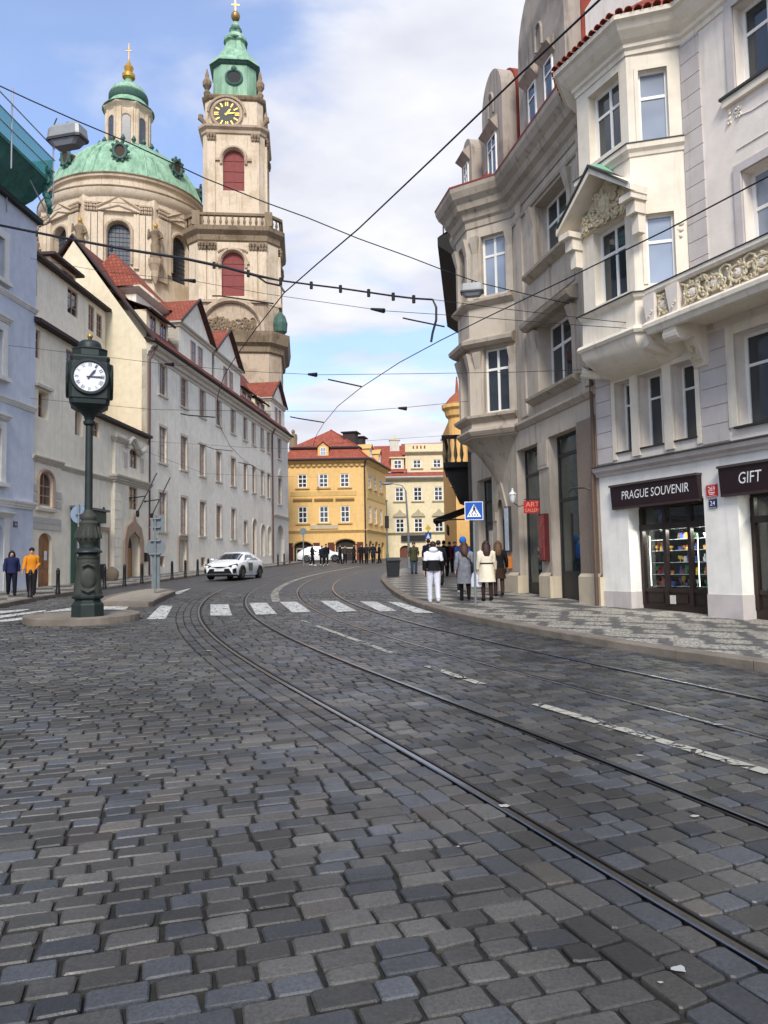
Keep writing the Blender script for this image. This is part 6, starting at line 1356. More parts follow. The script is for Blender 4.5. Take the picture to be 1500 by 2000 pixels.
zt = [zc_(190), zc_(128)]
C0.part('spire_base', MB().loft([[(x, y, z) for x, y in chamf(h, c)] for h, c, z in ((3.35, 1.3, z_h + .2), (3.05, 1.25, z_h + 1.2), (2.95, 1.2, zt[1] - .2))]), cu)
ring('spire_eaves', 2.95, 1.2, [(0, zt[1] - .5), (.25, zt[1] - .3), (.5, zt[1]), (.5, zt[1] + .2), (0, zt[1] + .3)], cu_dk)
prof = [(128, 47), (120, 43), (110, 36), (100, 29), (90, 23.5), (82, 20), (74, 17.5), (70, 17.5), (68, 21), (63, 21), (61, 17), (56, 16), (51, 13), (47, 8), (44, 10), (40, 10), (37, 6), (33, 8), (28, 6), (24, 4)]
k_px = (TO.y - 2) / F * 1.08
C0.part('spire', MB().loft([[(x, y, zc_(py)) for x, y in chamf(r_ * k_px, r_ * k_px * .42)] for py, r_ in prof]), cu)
for py_, r_ in ((66, 23), (42, 12)): C0.part('spire_band', MB().lathe([(r_ * k_px * .9, 0), (r_ * k_px, .15), (r_ * k_px, .4), (r_ * k_px * .9, .5)], 12, (0, 0, zc_(py_) - .2)), cu_dk)
C0.part('finial_ball', MB().ell((0, 0, zc_(12)), .66, .66, .75, 14, 10), plain('aged_gilding', (150, 120, 74), .45, .6, .3, 4)); C0.part('finial_cross', MB().box(-.06, .06, -.06, .06, zc_(4), zc_(-22)).box(-.55, .55, -.06, .06, zc_(-10), zc_(-12)), gold)
for side in (0, 1):
    Fc = tface(3.02, side); cz = zc_(160); o = Fc.part('spire_oculus', MB().xz([(1.05 * math.cos(2 * math.pi * k / 20), cz + .95 * math.sin(2 * math.pi * k / 20)) for k in range(20)], -.15, .1), plain('oculus_dark', (26, 30, 32), .7))
    Fc.part('oculus_frame', MB().tube([(1.1 * math.cos(2 * math.pi * k / 20), -.12, cz + 1.0 * math.sin(2 * math.pi * k / 20)) for k in range(21)], .2, 5).ell((0, -.2, cz + 1.25), .4, .25, .35), cu_dk, o)
for s in (-1, 1):
    for e in (-1,): C0.part('pinnacle_urn', MB().lathe([(.4, 0), (.5, .5), (.25, .9), (.6, 1.5), (.62, 2.1), (.3, 2.7), (.25, 3.2), (.05, 4.0)], 8, (s * (h3 - .35), e * (h3 - .35), z_h + .2)), ch_dk)

# ---- dome
DY = 114.0; DO = at(250, 400, DY); DO = Vector((DO.x, DY, G(DO.x, DY))); RD = 11.4
Dt = thing('church_dome', 'domed baroque church drum with green copper dome and gilded lantern', 'church', DO)
D0 = Face(Dt, DO, 0)
def za(y): return D0.uz(250, y)[1]                 # on the axis plane
dv = Vector((-DO.x, -DO.y)).normalized(); cam_ang = math.degrees(math.atan2(dv.y, dv.x))
def dface(k):                    # k-th facet, 0 nearest the camera
    a = R(cam_ang - 6 + 45 * k); n_out = Vector((math.cos(a), math.sin(a), 0)); return Face(Dt, DO + n_out * RD, math.degrees(a) + 90)
def zf(y): return dface(0).uz(235, y)[1]
zr = zf(340); z1_ = zf(372); z2_ = zf(386); zcap = zf(418); zw1 = zf(434); zw0 = zf(530); hw_ = RD * math.tan(R(22.5))
for k in (-3, -2, -1, 0, 1, 2, 3, 4):
    Fc = dface(k)
    if abs(k) <= 2:
        Fc.hole(-1.5, 1.5, zw0, zw1, 1.4)
        wo = Fc.part('window', MB().xz([(-1.5, zw0), (1.5, zw0), (1.5, zw1), (-1.5, zw1)], .7, .75), ch_win)
        bars = MB()
        for q in (-1, -.5, 0, .5, 1): bars.box(q - .03, q + .03, .64, .7, zw0, zw1)
        for q in range(1, 11): bars.box(-1.5, 1.5, .64, .7, zw0 + (zw1 - zw0) * q / 11 - .03, zw0 + (zw1 - zw0) * q / 11 + .03)
        Fc.part('glazing_bars', bars, plain('lead_bars', (58, 60, 66), .6), wo)
        Fc.part('window_surround', MB().tube([(-1.75, -.1, zw0 + 1)] + [(1.75 * math.cos(math.pi - math.pi * q / 12), -.12, zw1 - 1.5 + 1.75 * math.sin(math.pi * q / 12)) for q in range(13)] + [(1.75, -.1, zw0 + 1)], .26, 6), ch_st)
        Fc.part('pediment', MB().xz([(-2.9, zcap + .2), (2.9, zcap + .2), (2.9, zcap + .55), (0, zcap + 2.2), (-2.9, zcap + .55)], -.5, .02), ch_pl); Fc.part('pediment_rake', MB().tube([(-3.0, -.5, zcap + .5), (0, -.5, zcap + 2.2), (3.0, -.5, zcap + .5)], .22, 5).tube([(-2.4, -.5, zcap + .2), (-1.2, -.5, zcap + .6), (0, -.5, zcap + 1.0), (1.2, -.5, zcap + .6), (2.4, -.5, zcap + .2)], .16, 5), ch_st)
        for s in (-1, 1): Fc.part('jamb_pilaster', MB().box(s * 2.35 - .35, s * 2.35 + .35, -.35, .02, zw0 + .4, zcap), ch_pl)
        for u in (-4.0, -3.15, 3.15, 4.0):
            Fc.part('pilaster', MB().box(u - .38, u + .38, -.5, .02, zw0 - 1, zcap - .2), ch_pl); cp = MB().box(u - .48, u + .48, -.62, .02, zcap + 1.0, zcap + 1.25)
            for q in (-.32, 0, .32): cp.ell((u + q, -.52, zcap + .7), .18, .18, .26, 6, 4).ell((u + q, -.5, zcap + .2), .16, .16, .26, 6, 4)
            Fc.part('capital', cp, ch_st)
    Fc.wall('drum_wall', ch_pl, -hw_, hw_, -4, z1_, depth=.9, thick=0)
D0.part('entablature', MB().lathe([(RD + .2, zcap + 1.3), (RD + .6, zcap + 1.35), (RD + .65, z2_ - .2), (RD + .9, z2_), (RD + 1.2, z2_ + .5), (RD + 1.25, z1_), (RD + .2, z1_ + .1)], 48), ch_pl, smooth=True); D0.part('cornice_edge', MB().lathe([(RD + .9, z1_ - .12), (RD + 1.34, z1_ + .0), (RD + 1.34, z1_ + .16), (RD + .4, z1_ + .34)], 48), ch_dk, smooth=True)
D0.part('attic_drum', MB().lathe([(RD - .2, z1_), (RD - .2, zr - .5), (RD + .2, zr - .35), (RD + .3, zr)], 48), ch_pl, smooth=True); D0.part('attic_edge', MB().lathe([(RD - .1, zr - .1), (RD + .42, zr), (RD + .42, zr + .16), (RD - .3, zr + .25)], 48), ch_dk, smooth=True)
for k in (-3, -2, -1, 0, 1, 2):  # statues on the corners between the facets
    a = R(cam_ang - 6 + 45 * k + 22.5); p = (math.cos(a) * (RD + 1.5), math.sin(a) * (RD + 1.5))
    zb_ = zw0 - .5; s_ = D0.part('statue', MB().lathe([(.75, 0), (.8, .4), (.62, 1.2), (.7, 2.0), (.5, 2.7), (.72, 3.4), (.78, 3.9), (.5, 4.25), (.2, 4.4), (.22, 4.55)], 9, (p[0], p[1], zb_ + 2.2)).tube([(p[0] + .6, p[1] - .2, zb_ + 6.0), (p[0] + 1.0, p[1] - .4, zb_ + 5.2), (p[0] + .6, p[1] - .8, zb_ + 4.9)], [.26, .2, .15], 6).tube([(p[0] - .6, p[1] - .2, zb_ + 6.0), (p[0] - .95, p[1] - .3, zb_ + 5.3), (p[0] - .8, p[1] - .5, zb_ + 6.4)], [.26, .2, .14], 6), ch_dk, smooth=True)
    D0.part('statue_head', MB().ell((p[0], p[1], zb_ + 7.1), .3, .3, .4), gold, s_); D0.part('statue_corbel', MB().lathe([(.1, -1.2), (.45, -.4), (.6, .6), (1.0, 1.5), (1.05, 2.2)], 10, (p[0], p[1], zb_)), ch_st, s_)
ztop = at(250, 277, DY - 4.2).z - DO.z
prof = [(RD + .15, zr + .2), (RD - .2, zr + 1.0), (RD - 1.0, zr + (ztop - zr) * .34), (RD - 2.3, zr + (ztop - zr) * .58), (RD - 4.2, zr + (ztop - zr) * .8), (RD - 6.2, zr + (ztop - zr) * .94), (3.6, ztop)]
D0.part('dome', MB().lathe(prof, 64), cu, smooth=True)
for k in range(8):
    for dq in (-8, 8):
        a = R(cam_ang - 6 + 45 * k + 22.5 + dq * .5); D0.part('dome_rib', MB().tube([(math.cos(a) * (r_ + .05), math.sin(a) * (r_ + .05), z) for r_, z in prof], .16, 5), cu)
for k in (-2, -1, 0, 1, 2):
    a = R(cam_ang - 6 + 45 * k); zz_ = zr + (ztop - zr) * .42; r_ = RD - 1.1; Fo = Face(Dt, DO + Vector((math.cos(a), math.sin(a), 0)) * (r_ + .45), math.degrees(a) + 90)
    o = Fo.part('dome_oculus', MB().xz([(.7 * math.cos(2 * math.pi * q / 16), zz_ + .9 * math.sin(2 * math.pi * q / 16)) for q in range(16)], -.1, 1.2), plain('oculus_brown', (70, 52, 44), .8))
    fm_ = MB().tube([(.85 * math.cos(2 * math.pi * q / 16), -.1, zz_ + 1.05 * math.sin(2 * math.pi * q / 16)) for q in range(17)], .26, 6)
    for q in range(10): fm_.ell((1.15 * math.cos(2 * math.pi * q / 10), -.1, zz_ + 1.4 * math.sin(2 * math.pi * q / 10)), .24, .22, .24, 6, 4)
    Fo.part('oculus_frame', fm_, cu_dk, o)
zl0, zl1, zl2 = ztop - .6, za(222), za(180)
D0.part('lantern_drum', MB().lathe([(3.3, zl0), (3.3, zl1 - .8), (3.45, zl1 - .6), (3.8, zl1 - .2), (3.85, zl1), (3.3, zl1 + .2)], 8, a0=R(22.5 + cam_ang - 6), a1=R(22.5 + cam_ang - 6) + 2 * math.pi), ch_pl)
for k in (-2, -1, 0, 1, 2):
    a = R(cam_ang - 6 + 45 * k); Fo = Face(Dt, DO + Vector((math.cos(a), math.sin(a), 0)) * 3.1, math.degrees(a) + 90); hh = zl1 - zl0
    Fo.part('lantern_window', MB().xz([(-.6, zl0), (.6, zl0)] + [(.6 * math.cos(math.pi * q / 8), zl0 + hh * .66 + .6 * math.sin(math.pi * q / 8)) for q in range(9)], -.06, .02), ch_win); Fo.part('lantern_arch', MB().tube([(-.72, -.06, zl0)] + [(.72 * math.cos(math.pi - math.pi * q / 8), -.08, zl0 + hh * .66 + .72 * math.sin(math.pi * q / 8)) for q in range(9)] + [(.72, -.06, zl0)], .1, 5), ch_st)
    for s in (-.85, .85): Fo.part('lantern_pilaster', MB().box(s - .14, s + .14, -.2, .05, zl0, zl1 - .8), ch_pl)
for k in range(10):
    a = R(cam_ang - 90 + 20 * k); D0.part('lantern_urn', MB().lathe([(.25, 0), (.35, .3), (.15, .6), (.4, 1.0), (.1, 1.6)], 6, (4.4 * math.cos(a), 4.4 * math.sin(a), ztop - .5)), cu_dk)
D0.part('lantern_cap', MB().lathe([(3.9, zl1 + .1), (3.2, zl1 + .8), (2.75, zl1 + 1.3), (2.7, zl2 - 1.0), (2.85, zl2 - .7), (2.5, zl2), (1.7, zl2 + .7), (.9, za(172)), (.7, za(168)), (1.0, za(166)), (.6, za(162)), (.55, za(156))], 24), cu, smooth=True)
D0.part('lantern_band', MB().lathe([(2.8, zl2 - 2.0), (2.95, zl2 - 1.8), (2.95, zl2 - 1.0), (2.75, zl2 - .8)], 24), cu_dk, smooth=True)
D0.part('finial', MB().lathe([(.5, za(157)), (.95, za(153)), (1.0, za(147)), (.5, za(141)), (.6, za(138)), (.75, za(133)), (.5, za(128)), (.2, za(122)), (.1, za(116))], 14), gold, smooth=True); D0.part('finial_cross', MB().tube([(0, 0, za(118)), (0, 0, za(85))], .07, 5).box(-.5, .5, -.05, .05, za(100), za(98.5)), gold)
# stone saint on a house gable past the palace
sp = at(573, 885, 97); t = thing('roof_statue', 'grey stone saint standing on a far roof between palace and yellow house', 'statue', sp)
part('figure', MB().lathe([(.5, 0), (.55, .8), (.45, 1.6), (.5, 2.2), (.2, 2.5)], 10).ell((.35, -.1, 1.9), .2, .2, .6).ell((0, 0, 2.75), .24, .24, .3), ch_dk, t, smooth=True); part('pedestal', MB().box(-.8, .8, -.8, .8, -11.5, 0).box(-1.0, 1.0, -1.0, 1.0, -.35, -.1), ch_st, t)

# ================================================================== STREET FURNITURE
iron = plain('green_black_cast_iron', (38, 47, 45), .5, .1, .2, 5, .4); iron_w = plain('weathered_cast_iron', (60, 63, 56), .65, .05, .25, 4, .3)
cb = gnd(171, 1203, .155); KY = cb.y; mpx = KY / F * .995
ct = thing('street_clock', 'dark green cast-iron street clock with white dial and golden ball', 'clock', (cb.x, cb.y, cb.z))
def cz(py): return at(171, py, KY).z - cb.z
def oct_prof(pts, n=8, rot=R(22.5)): return MB().lathe([(r * mpx, cz(y)) for y, r in pts], n, a0=rot, a1=rot + 2 * math.pi)
face_cam = math.atan2(-cb.y, -cb.x) + math.pi / 2
MR = Matrix.Rotation(face_cam, 4, 'Z')
part('plinth', oct_prof([(1204, 32), (1181, 32), (1178, 30), (1174, 26), (1170, 25), (1168, 31), (1164, 31.5), (1160, 28)]), iron, ct, MR)
part('bell_base', oct_prof([(1161, 27), (1150, 26), (1125, 23), (1100, 20.5), (1097, 21), (1093, 20), (1090, 21.5), (1087, 21.5)], 24), iron_w, ct, MR, True)
part('medallion', MB().ell((0, -24 * mpx, cz(1130)), .17, .05, .24, 14, 8).tube([(-.14, -.34, cz(1150)), (0, -.36, cz(1156)), (.14, -.34, cz(1150))], .035, 6).tube([(-.13, -.29, cz(1106)), (0, -.3, cz(1102)), (.13, -.29, cz(1106))], .03, 6), iron_w, ct, MR, True)
part('collar', oct_prof([(1088, 19), (1083, 18), (1079, 27), (1076, 26), (1069, 15.5), (1064, 15.5)], 24), iron, ct, MR, True)
part('vase', oct_prof([(1065, 15), (1058, 19), (1050, 23.5), (1045, 23), (1035, 18.5), (1026, 17), (1022, 18), (1017, 14), (1012, 16), (1008, 15), (1003, 11), (1000, 9.5), (996, 8)], 24), iron_w, ct, MR, True)
mb = MB()
for k in range(14):
    a = 2 * math.pi * k / 14; mb.tube([(math.cos(a) * r * mpx, math.sin(a) * r * mpx, cz(y)) for y, r in ((1052, 23.5), (1044, 22.5), (1036, 19.5), (1029, 18))], [.03, .035, .03, .02], 5)
part('acanthus_leaf', mb, iron_w, ct, MR, True)
part('shaft', oct_prof([(1000, 8), (990, 7.6), (830, 6.8)], 12), iron, ct, MR, True); part('shaft_ring', oct_prof([(832, 7), (829, 11), (824, 11.5), (821, 8.5), (815, 10), (806, 18), (803, 22), (799, 21)], 16), iron, ct, MR, True)
def sq(pts): return MB().loft([[(x * h * mpx, y * h * mpx, cz(py)) for x, y in ((-1, -1), (-.0, -1), (1, -1), (1, 0), (1, 1), (0, 1), (-1, 1), (-1, 0))] for py, h in pts])
case = part('clock_case', MB().loft([[(x, y, cz(py)) for x, y in [(a * mpx, b * mpx) for a, b in chamf(h, 6)]] for py, h in ((803, 22), (794, 35), (786, 36), (784, 38), (717, 38), (714, 36), (706, 37.5), (703, 36))]), iron, ct, MR)
part('case_crown', MB().loft([[(x * mpx, y * mpx, cz(py)) for x, y in chamf(h, h * .5)] for py, h in ((704, 31), (701, 32), (690, 31.5), (687, 33), (685, 31), (684, 24))]), iron, ct, MR); part('case_dome', oct_prof([(685, 23), (678, 22.5), (672, 21), (668, 17), (666, 9), (664, 4), (661, 3)], 20), iron, ct, MR, True)
part('golden_ball', MB().ell((0, 0, cz(657)), 5.6 * mpx, 5.6 * mpx, 5.6 * mpx, 14, 10), gold, ct, smooth=True)
for side in range(4):
    Ms = MR @ Matrix.Rotation(side * math.pi / 2, 4, 'Z'); hz_ = 38 * mpx; zc0 = cz(745); rx = 30 * mpx
    di = part('dial', MB().xz([(rx * math.cos(2 * math.pi * k / 36), zc0 + rx * math.sin(2 * math.pi * k / 36)) for k in range(36)], -hz_ - .03, -hz_ + .02), plain('dial_white', (232, 234, 240), .35, 0, .02), ct, Ms)
    part('dial_rim', MB().tube([((rx + .03) * math.cos(2 * math.pi * k / 36), -hz_ - .03, zc0 + (rx + .03) * math.sin(2 * math.pi * k / 36)) for k in range(37)], .045, 6), iron, di)
    if side in (0,):
        nm = plain('numeral_grey', (96, 98, 112), .5)
        for k, tx in enumerate(['XII', 'I', 'II', 'III', 'IIII', 'V', 'VI', 'VII', 'VIII', 'IX', 'X', 'XI']):
            a = math.pi / 2 - k * math.pi / 6; r_ = rx * .79
            part('numeral', text_mb(tx, .085, .03 + .016 * len(tx)), nm, di, Matrix.Translation((r_ * math.cos(a), -hz_ - .036, zc0 + r_ * math.sin(a))) @ Matrix.Rotation(-(a - math.pi / 2), 4, 'Y'))
    for ang, ln, wd in ((90 - 37, .62, .017), (90 - 90, .86, .012)):
        q = Matrix.Translation((0, -hz_ - .045, zc0)) @ Matrix.Rotation(-(R(ang) - math.pi / 2), 4, 'Y'); part('clock_hand', MB().xz([(-wd, -rx * .2), (wd, -rx * .2), (wd * 1.6, rx * ln * .7), (0, rx * ln), (-wd * 1.6, rx * ln * .7)], -.004, .004), plain('hand_grey', (70, 72, 86), .5), di, q)

galv = plain('galvanised_steel', (128, 136, 140), .5, .4, .12, 5); sign_grey = plain('sign_back_grey', (112, 120, 124), .5, .2, .1, 4); sgn_blue = plain('sign_blue', (24, 82, 170), .4, 0, .05); sgn_white = plain('sign_white_film', (236, 238, 240), .4, 0, .03); sgn_black = plain('sign_black_film', (18, 18, 20), .4)
# pedestrian crossing sign on the right pavement
p = gnd(929, 1184, KH); t = thing('crossing_sign', 'square blue pedestrian crossing sign on a grey post by the right kerb', 'road sign', p); top = at(925, 981, p.y)
part('post', MB().tube([(0, 0, 0), (top.x - p.x + .0, 0, top.z - p.z)], .032, 8), galv, t)
c = at(925, 998, p.y) - p; s_ = 18 * p.y / F; Ms = Matrix.Translation((c.x, -.05, c.z))
part('sign_panel', MB().box(-s_, s_, -.012, .012, -s_, s_), sgn_white, t, Ms); part('sign_field', MB().box(-s_ * .93, s_ * .93, -.016, -.012, -s_ * .93, s_ * .93), sgn_blue, t, Ms)
part('sign_triangle', MB().xz([(-s_ * .78, -s_ * .66), (s_ * .78, -s_ * .66), (0, s_ * .72)], -.02, -.016), sgn_white, t, Ms)
fig = MB().xz([(-.02, .02), (.03, .02), (.035, .09), (-.02, .09)], -.024, -.02).ell((.005, -.022, .115), .02, .004, .022, 8, 5)
for a in ([(-.01, .03), (.02, .03), (-.05, -.07), (-.075, -.07)], [(.0, .03), (.03, .03), (.075, -.07), (.05, -.07)], [(.02, .085), (.03, .07), (.07, .03), (.055, .03)], [(-.01, .085), (-.02, .07), (-.06, .03), (-.045, .03)]): fig.xz(a, -.024, -.02)
part('sign_pedestrian', fig, sgn_black, t, Ms)
for k in range(4): part('sign_zebra_bar', MB().xz([(-.13 + .07 * k, -.125), (-.1 + .07 * k, -.125), (-.11 + .07 * k, -.085), (-.13 + .07 * k, -.085)], -.024, -.02), sgn_black, t, Ms)
# signs on the island, seen from behind
p = gnd(303, 1158, .15); t = thing('traffic_sign', 'grey back of a round traffic sign with a square plate above, on the island', 'road sign', p); k_ = p.y / F
part('post', MB().tube([(0, 0, 0), (at(303, 1006, p.y).x - p.x, 0, at(303, 1006, p.y).z - p.z)], .035, 8), galv, t); zq = lambda y: at(303, y, p.y).z - p.z
part('round_plate', MB().xz([(19 * k_ * math.cos(2 * math.pi * q / 28), zq(1069) + 18.5 * k_ * math.sin(2 * math.pi * q / 28)) for q in range(28)], .04, .06), sign_grey, t); part('square_plate', MB().box(-5 * k_, 17 * k_, .04, .06, zq(1038), zq(1006)), sign_grey, t)
for y in (1056, 1082, 1030, 1013): part('clamp', MB().box(-10 * k_, 10 * k_, -.05, .04, zq(y) - .02, zq(y) + .02), galv, t)
part('lower_board', MB().box(-8 * k_, 8 * k_, .05, .1, zq(1150), zq(1084)), sign_grey, t)
p = gnd(152, 1164, KH); t = thing('traffic_sign', 'bluish round sign half hidden behind the clock column', 'road sign', p); k_ = p.y / F; zq = lambda y: at(152, y, p.y).z - p.z
part('post', MB().tube([(0, 0, 0), (0, 0, zq(985))], .035, 8), galv, t); part('round_plate', MB().xz([(17 * k_ * math.cos(2 * math.pi * q / 28), zq(1004) + 18 * k_ * math.sin(2 * math.pi * q / 28)) for q in range(28)], .04, .06), plain('sign_back_blue', (126, 142, 164), .5, .1, .15, 3), t); part('clamp', MB().box(-.1, .1, -.05, .04, zq(1004) - .02, zq(1004) + .02), galv, t)
# far signs and poles
p = gnd(838, 1118, KH); t = thing('crossing_sign', 'small far pedestrian crossing sign with yellow diamond plate above', 'road sign', p); k_ = p.y / F; zq = lambda y: at(838, y, p.y).z - p.z
part('post', MB().tube([(0, 0, 0), (0, 0, zq(1026))], .04, 6), galv, t); part('yellow_plate', MB().xz([(0, zq(1038)), (6 * k_, zq(1032)), (0, zq(1026)), (-6 * k_, zq(1032))], -.06, -.04), plain('sign_yellow', (226, 196, 50), .5), t); part('blue_plate', MB().box(-6 * k_, 6 * k_, -.06, -.04, zq(1053), zq(1040)), sgn_blue, t); part('white_triangle', MB().xz([(-4 * k_, zq(1051.5)), (4 * k_, zq(1051.5)), (0, zq(1042))], -.065, -.06), sgn_white, t)
p = gnd(593, 1106, .0); t = thing('traffic_sign', 'round sign on a post in front of the yellow house', 'road sign', p); k_ = p.y / F; zq = lambda y: at(593, y, p.y).z - p.z
part('post', MB().tube([(0, 0, 0), (0, 0, zq(1032))], .04, 6), galv, t); part('round_plate', MB().xz([(7 * k_ * math.cos(2 * math.pi * q / 20), zq(1038) + 7 * k_ * math.sin(2 * math.pi * q / 20)) for q in range(20)], -.06, -.04), sign_grey, t)
for px, py0, py1, lab, arm in ((799, 1110, 958, 'slim grey lamp post on the right pavement in front of the cream house', True), (757, 1098, 978, 'greenish tram pole at the corner of the yellow house', False)):
    p = gnd(px, py0, KH if arm else 0); t = thing('lamp_post' if arm else 'tram_pole', lab, 'lamp post' if arm else 'pole', p); h_ = at(px, py1, p.y).z - p.z; pm_ = galv if arm else plain('green_pole_paint', (96, 112, 100), .6)
    part('pole', MB().tube([(0, 0, 0), (0, 0, h_ * .5), (-.12 if arm else 0, 0, h_)], [.09, .07, .055], 8), pm_, t); part('base_sleeve', MB().lathe([(.14, 0), (.13, .8), (.1, .9)], 10), pm_, t)
    if arm: part('arm', MB().tube([(-.12, 0, h_), (-.35, 0, h_ + .35), (-1.1, 0, h_ + .5)], .035, 6), pm_, t); part('lamp_head', MB().ell((-1.35, 0, h_ + .48), .42, .16, .09, 12, 6), galv, t)
    else: part('signal_box', MB().box(-.2, .2, -.25, .1, h_ * .55, h_ * .75), plain('black_signal', (24, 26, 24), .5), t); part('pole_cap', MB().ell((0, 0, h_), .12, .12, .1), pm_, t)
# bollards
bol = plain('bollard_black', (24, 24, 27), .45, .1, .1, 6)
BX = [(59, 1167, 'furthest left, in front of the person in the orange jacket'), (113, 1161, 'between the brown arched door and the clock column'), (204, 1150, 'just right of the clock column'), (243, 1145, 'in front of the stone portal'), (277, 1140, 'next to the brown drainpipe'), (336, 1132, 'left of the grey-white door'), (362, 1128, 'in front of the grey-white door'), (386, 1125, 'in front of the second cellar window'), (407, 1122, 'next to the front of the white car'), (543, 1104, 'nearest to the arched passage'), (555, 1102, 'right of the arched passage bollard'), (566, 1100, 'furthest right, at the far corner of the palace')]
b0 = None
for px, py, lab in BX:
    p = gnd(px, py, KH)
    if b0 is None:
        b0 = thing('bollard', 'x', 'bollard', p); part('bollard_body', MB().lathe([(.085, 0), (.085, .1), (.07, .13), (.062, .7), (.07, .72), (.07, .76), (.055, .78)], 12), bol, b0, smooth=True); part('bollard_cap', MB().lathe([(.06, .77), (.068, .8), (.06, .86), (.03, .91), (.004, .93)], 12), bol, b0, smooth=True); o = b0
    else: o = copy_tree(b0)
    o.location = p; tag(o, 'black bollard ' + lab, 'bollard', 'bollards along the left pavement')
# guard stones at the house walls
for px, py, s_, lab in ((222, 1133, .75, 'rough brown guard stone left of the stone portal'), (43, 1163, .8, 'mossy guard stone behind the two walkers'), (8, 1166, .9, 'mossy guard stone at the left edge')):
    p = gnd(px, py, KH); p.x = min(p.x, C.w(-3, -.35, 0).x if px > 100 else B.w(-1, -.4, 0).x); t = MB(); rs_ = random.Random(px)
    t.ell((0, 0, s_ * .32), .36 * s_ / .75, .3, s_ * .55, 12, 8); t.v = [(x + rs_.uniform(-.03, .03), y + rs_.uniform(-.03, .03), z + rs_.uniform(-.03, .03)) for x, y, z in t.v]
    tag(link('guard_stone', t.mesh('guard_stone', plaster('mossy_granite', (120, 106, 92), amount=.9, dirt=(.5, .55, .4)), True), None, Matrix.Translation(p)), lab, 'stone', 'guard stones along the left wall')
# litter bin
p = gnd(768, 1127, KH); t = thing('litter_bin', 'tall dark litter bin with sloping lid on the right pavement corner', 'bin', p, R(6)); bm = plain('bin_dark', (32, 35, 38), .55, 0, .1); k_ = p.y / F; bw, bh = 12.5 * k_, 38 * k_
part('bin_body', MB().loft([[(x * s, y * s * .9, z) for x, y in ((-1, -1), (1, -1), (1, 1), (-1, 1))] for s, z in ((bw * .86, .03), (bw, bh * .84))]), bm, t); part('lid', MB().add([(-bw * 1.08, -bw, bh * .84), (bw * 1.08, -bw, bh * .84), (bw * 1.08, bw, bh * .84), (-bw * 1.08, bw, bh * .84), (-bw * 1.0, -bw * .9, bh * .9), (bw * 1.0, -bw * .9, bh * .9), (bw, bw * .9, bh), (-bw, bw * .9, bh)], [(3, 2, 1, 0), (4, 5, 6, 7), (0, 1, 5, 4), (1, 2, 6, 5), (2, 3, 7, 6), (3, 0, 4, 7)]), bm, t)
part('lid_rim', MB().box(-bw * 1.1, bw * 1.1, -bw * 1.05, -bw * .98, bh * .8, bh * .85), bm, t)

# ================================================================== OVERHEAD WIRES
wire_m = plain('wire_black', (44, 44, 50), .6, .3); ins_m = plain('insulator_dark', (30, 28, 30), .5)
def sag(a, b, s, n=18): 
    a, b = Vector(a), Vector(b); return [a.lerp(b, k / n) - Vector((0, 0, s * 4 * (k / n) * (1 - k / n))) for k in range(n + 1)]
def wire(label, pts, r, cat='wire', extras=()):
    c = pts[len(pts) // 2]; t = thing('tram_wire', label, cat, c, group='wires over the street'); Mi = TM(t).inverted()
    part('cable', MB().tube(pts, r, 6), wire_m, t, Mi)
    for e in extras: part(e[0], e[1], ins_m, t, Mi)
    return t
def cyl(a, b, r0, r1=None, n=8): return MB().tube([a, b], [r0, r0 if r1 is None else r1], n)
# contact wires above the two tracks: 5.5 m over the rails
def over(px, py, h=5.35):
    d = ray(px, py); t = (h - CAMZ) / (d.z - GA * d.y - GC * d.x); return CAM + d * t
def near_ext(P, n=6.0): a, b = P[0], P[1]; return [a + (a - b).normalized() * n] + P
cwire = lambda pts: near_ext([over(*p) for p in pts])
cw1 = [(1160, 10), (1000, 160), (850, 305), (700, 447), (620, 515), (555, 572), (500, 642), (460, 697), (437, 735), (425, 775), (424, 812), (432, 838), (450, 872), (470, 893), (494, 911), (530, 931)]
wire('tram contact wire running from the top edge past the bell tower', cwire(cw1), .0085)
cw2 = [(1500, 345), (1300, 450), (1100, 548), (950, 620), (860, 665), (780, 708), (705, 757), (660, 793), (632, 827), (618, 850), (612, 870)]
wire('tram contact wire running from the right edge down to the yellow house roof', cwire(cw2), .0085)
def lineat(px, A, Bp):           # point on the plan line A-B seen at pixel column px (height follows from the pixel row)
    return None
def span(pix, A, Bp):            # wire through pixels, hung in the vertical plane between two plan points
    A, Bp = Vector((*A, 0)), Vector((*Bp, 0)); d = (Bp - A).normalized(); n = Vector((-d.y, d.x, 0)); out = []
    for px, py in pix:
        r_ = ray(px, py); t_ = (A - CAM).dot(n) / r_.dot(n); out.append(CAM + r_ * t_)
    return out
bl = lambda u: tuple(B.w(u, 0, 0)[:2]); ll_ = lambda u: tuple(L.w(u, 0, 0)[:2]); sw = lambda u, v=0: tuple(S.w(u, v, 0)[:2]); ww_ = lambda u, v=0: tuple(W.w(u, v, 0)[:2])
P = span([(-60, 428), (0, 440), (120, 464), (245, 487), (360, 505), (440, 522), (500, 538)], bl(-3.5), ww_(3.5)); P2 = span([(500, 538), (548, 548), (608, 556), (665, 563), (720, 571), (768, 578), (810, 583), (845, 585), (1000, 605), (1180, 626), (1335, 640)], bl(-3.5), ww_(3.5))
ex = [('cable_clip', cyl(q - Vector((0, 0, .12)), q + Vector((0, 0, .08)), .045)) for q in span([(72, 455), (218, 484), (418, 517), (485, 533), (548, 548), (608, 556), (665, 563), (720, 571), (768, 578), (808, 583)], bl(-3.5), ww_(3.5))]
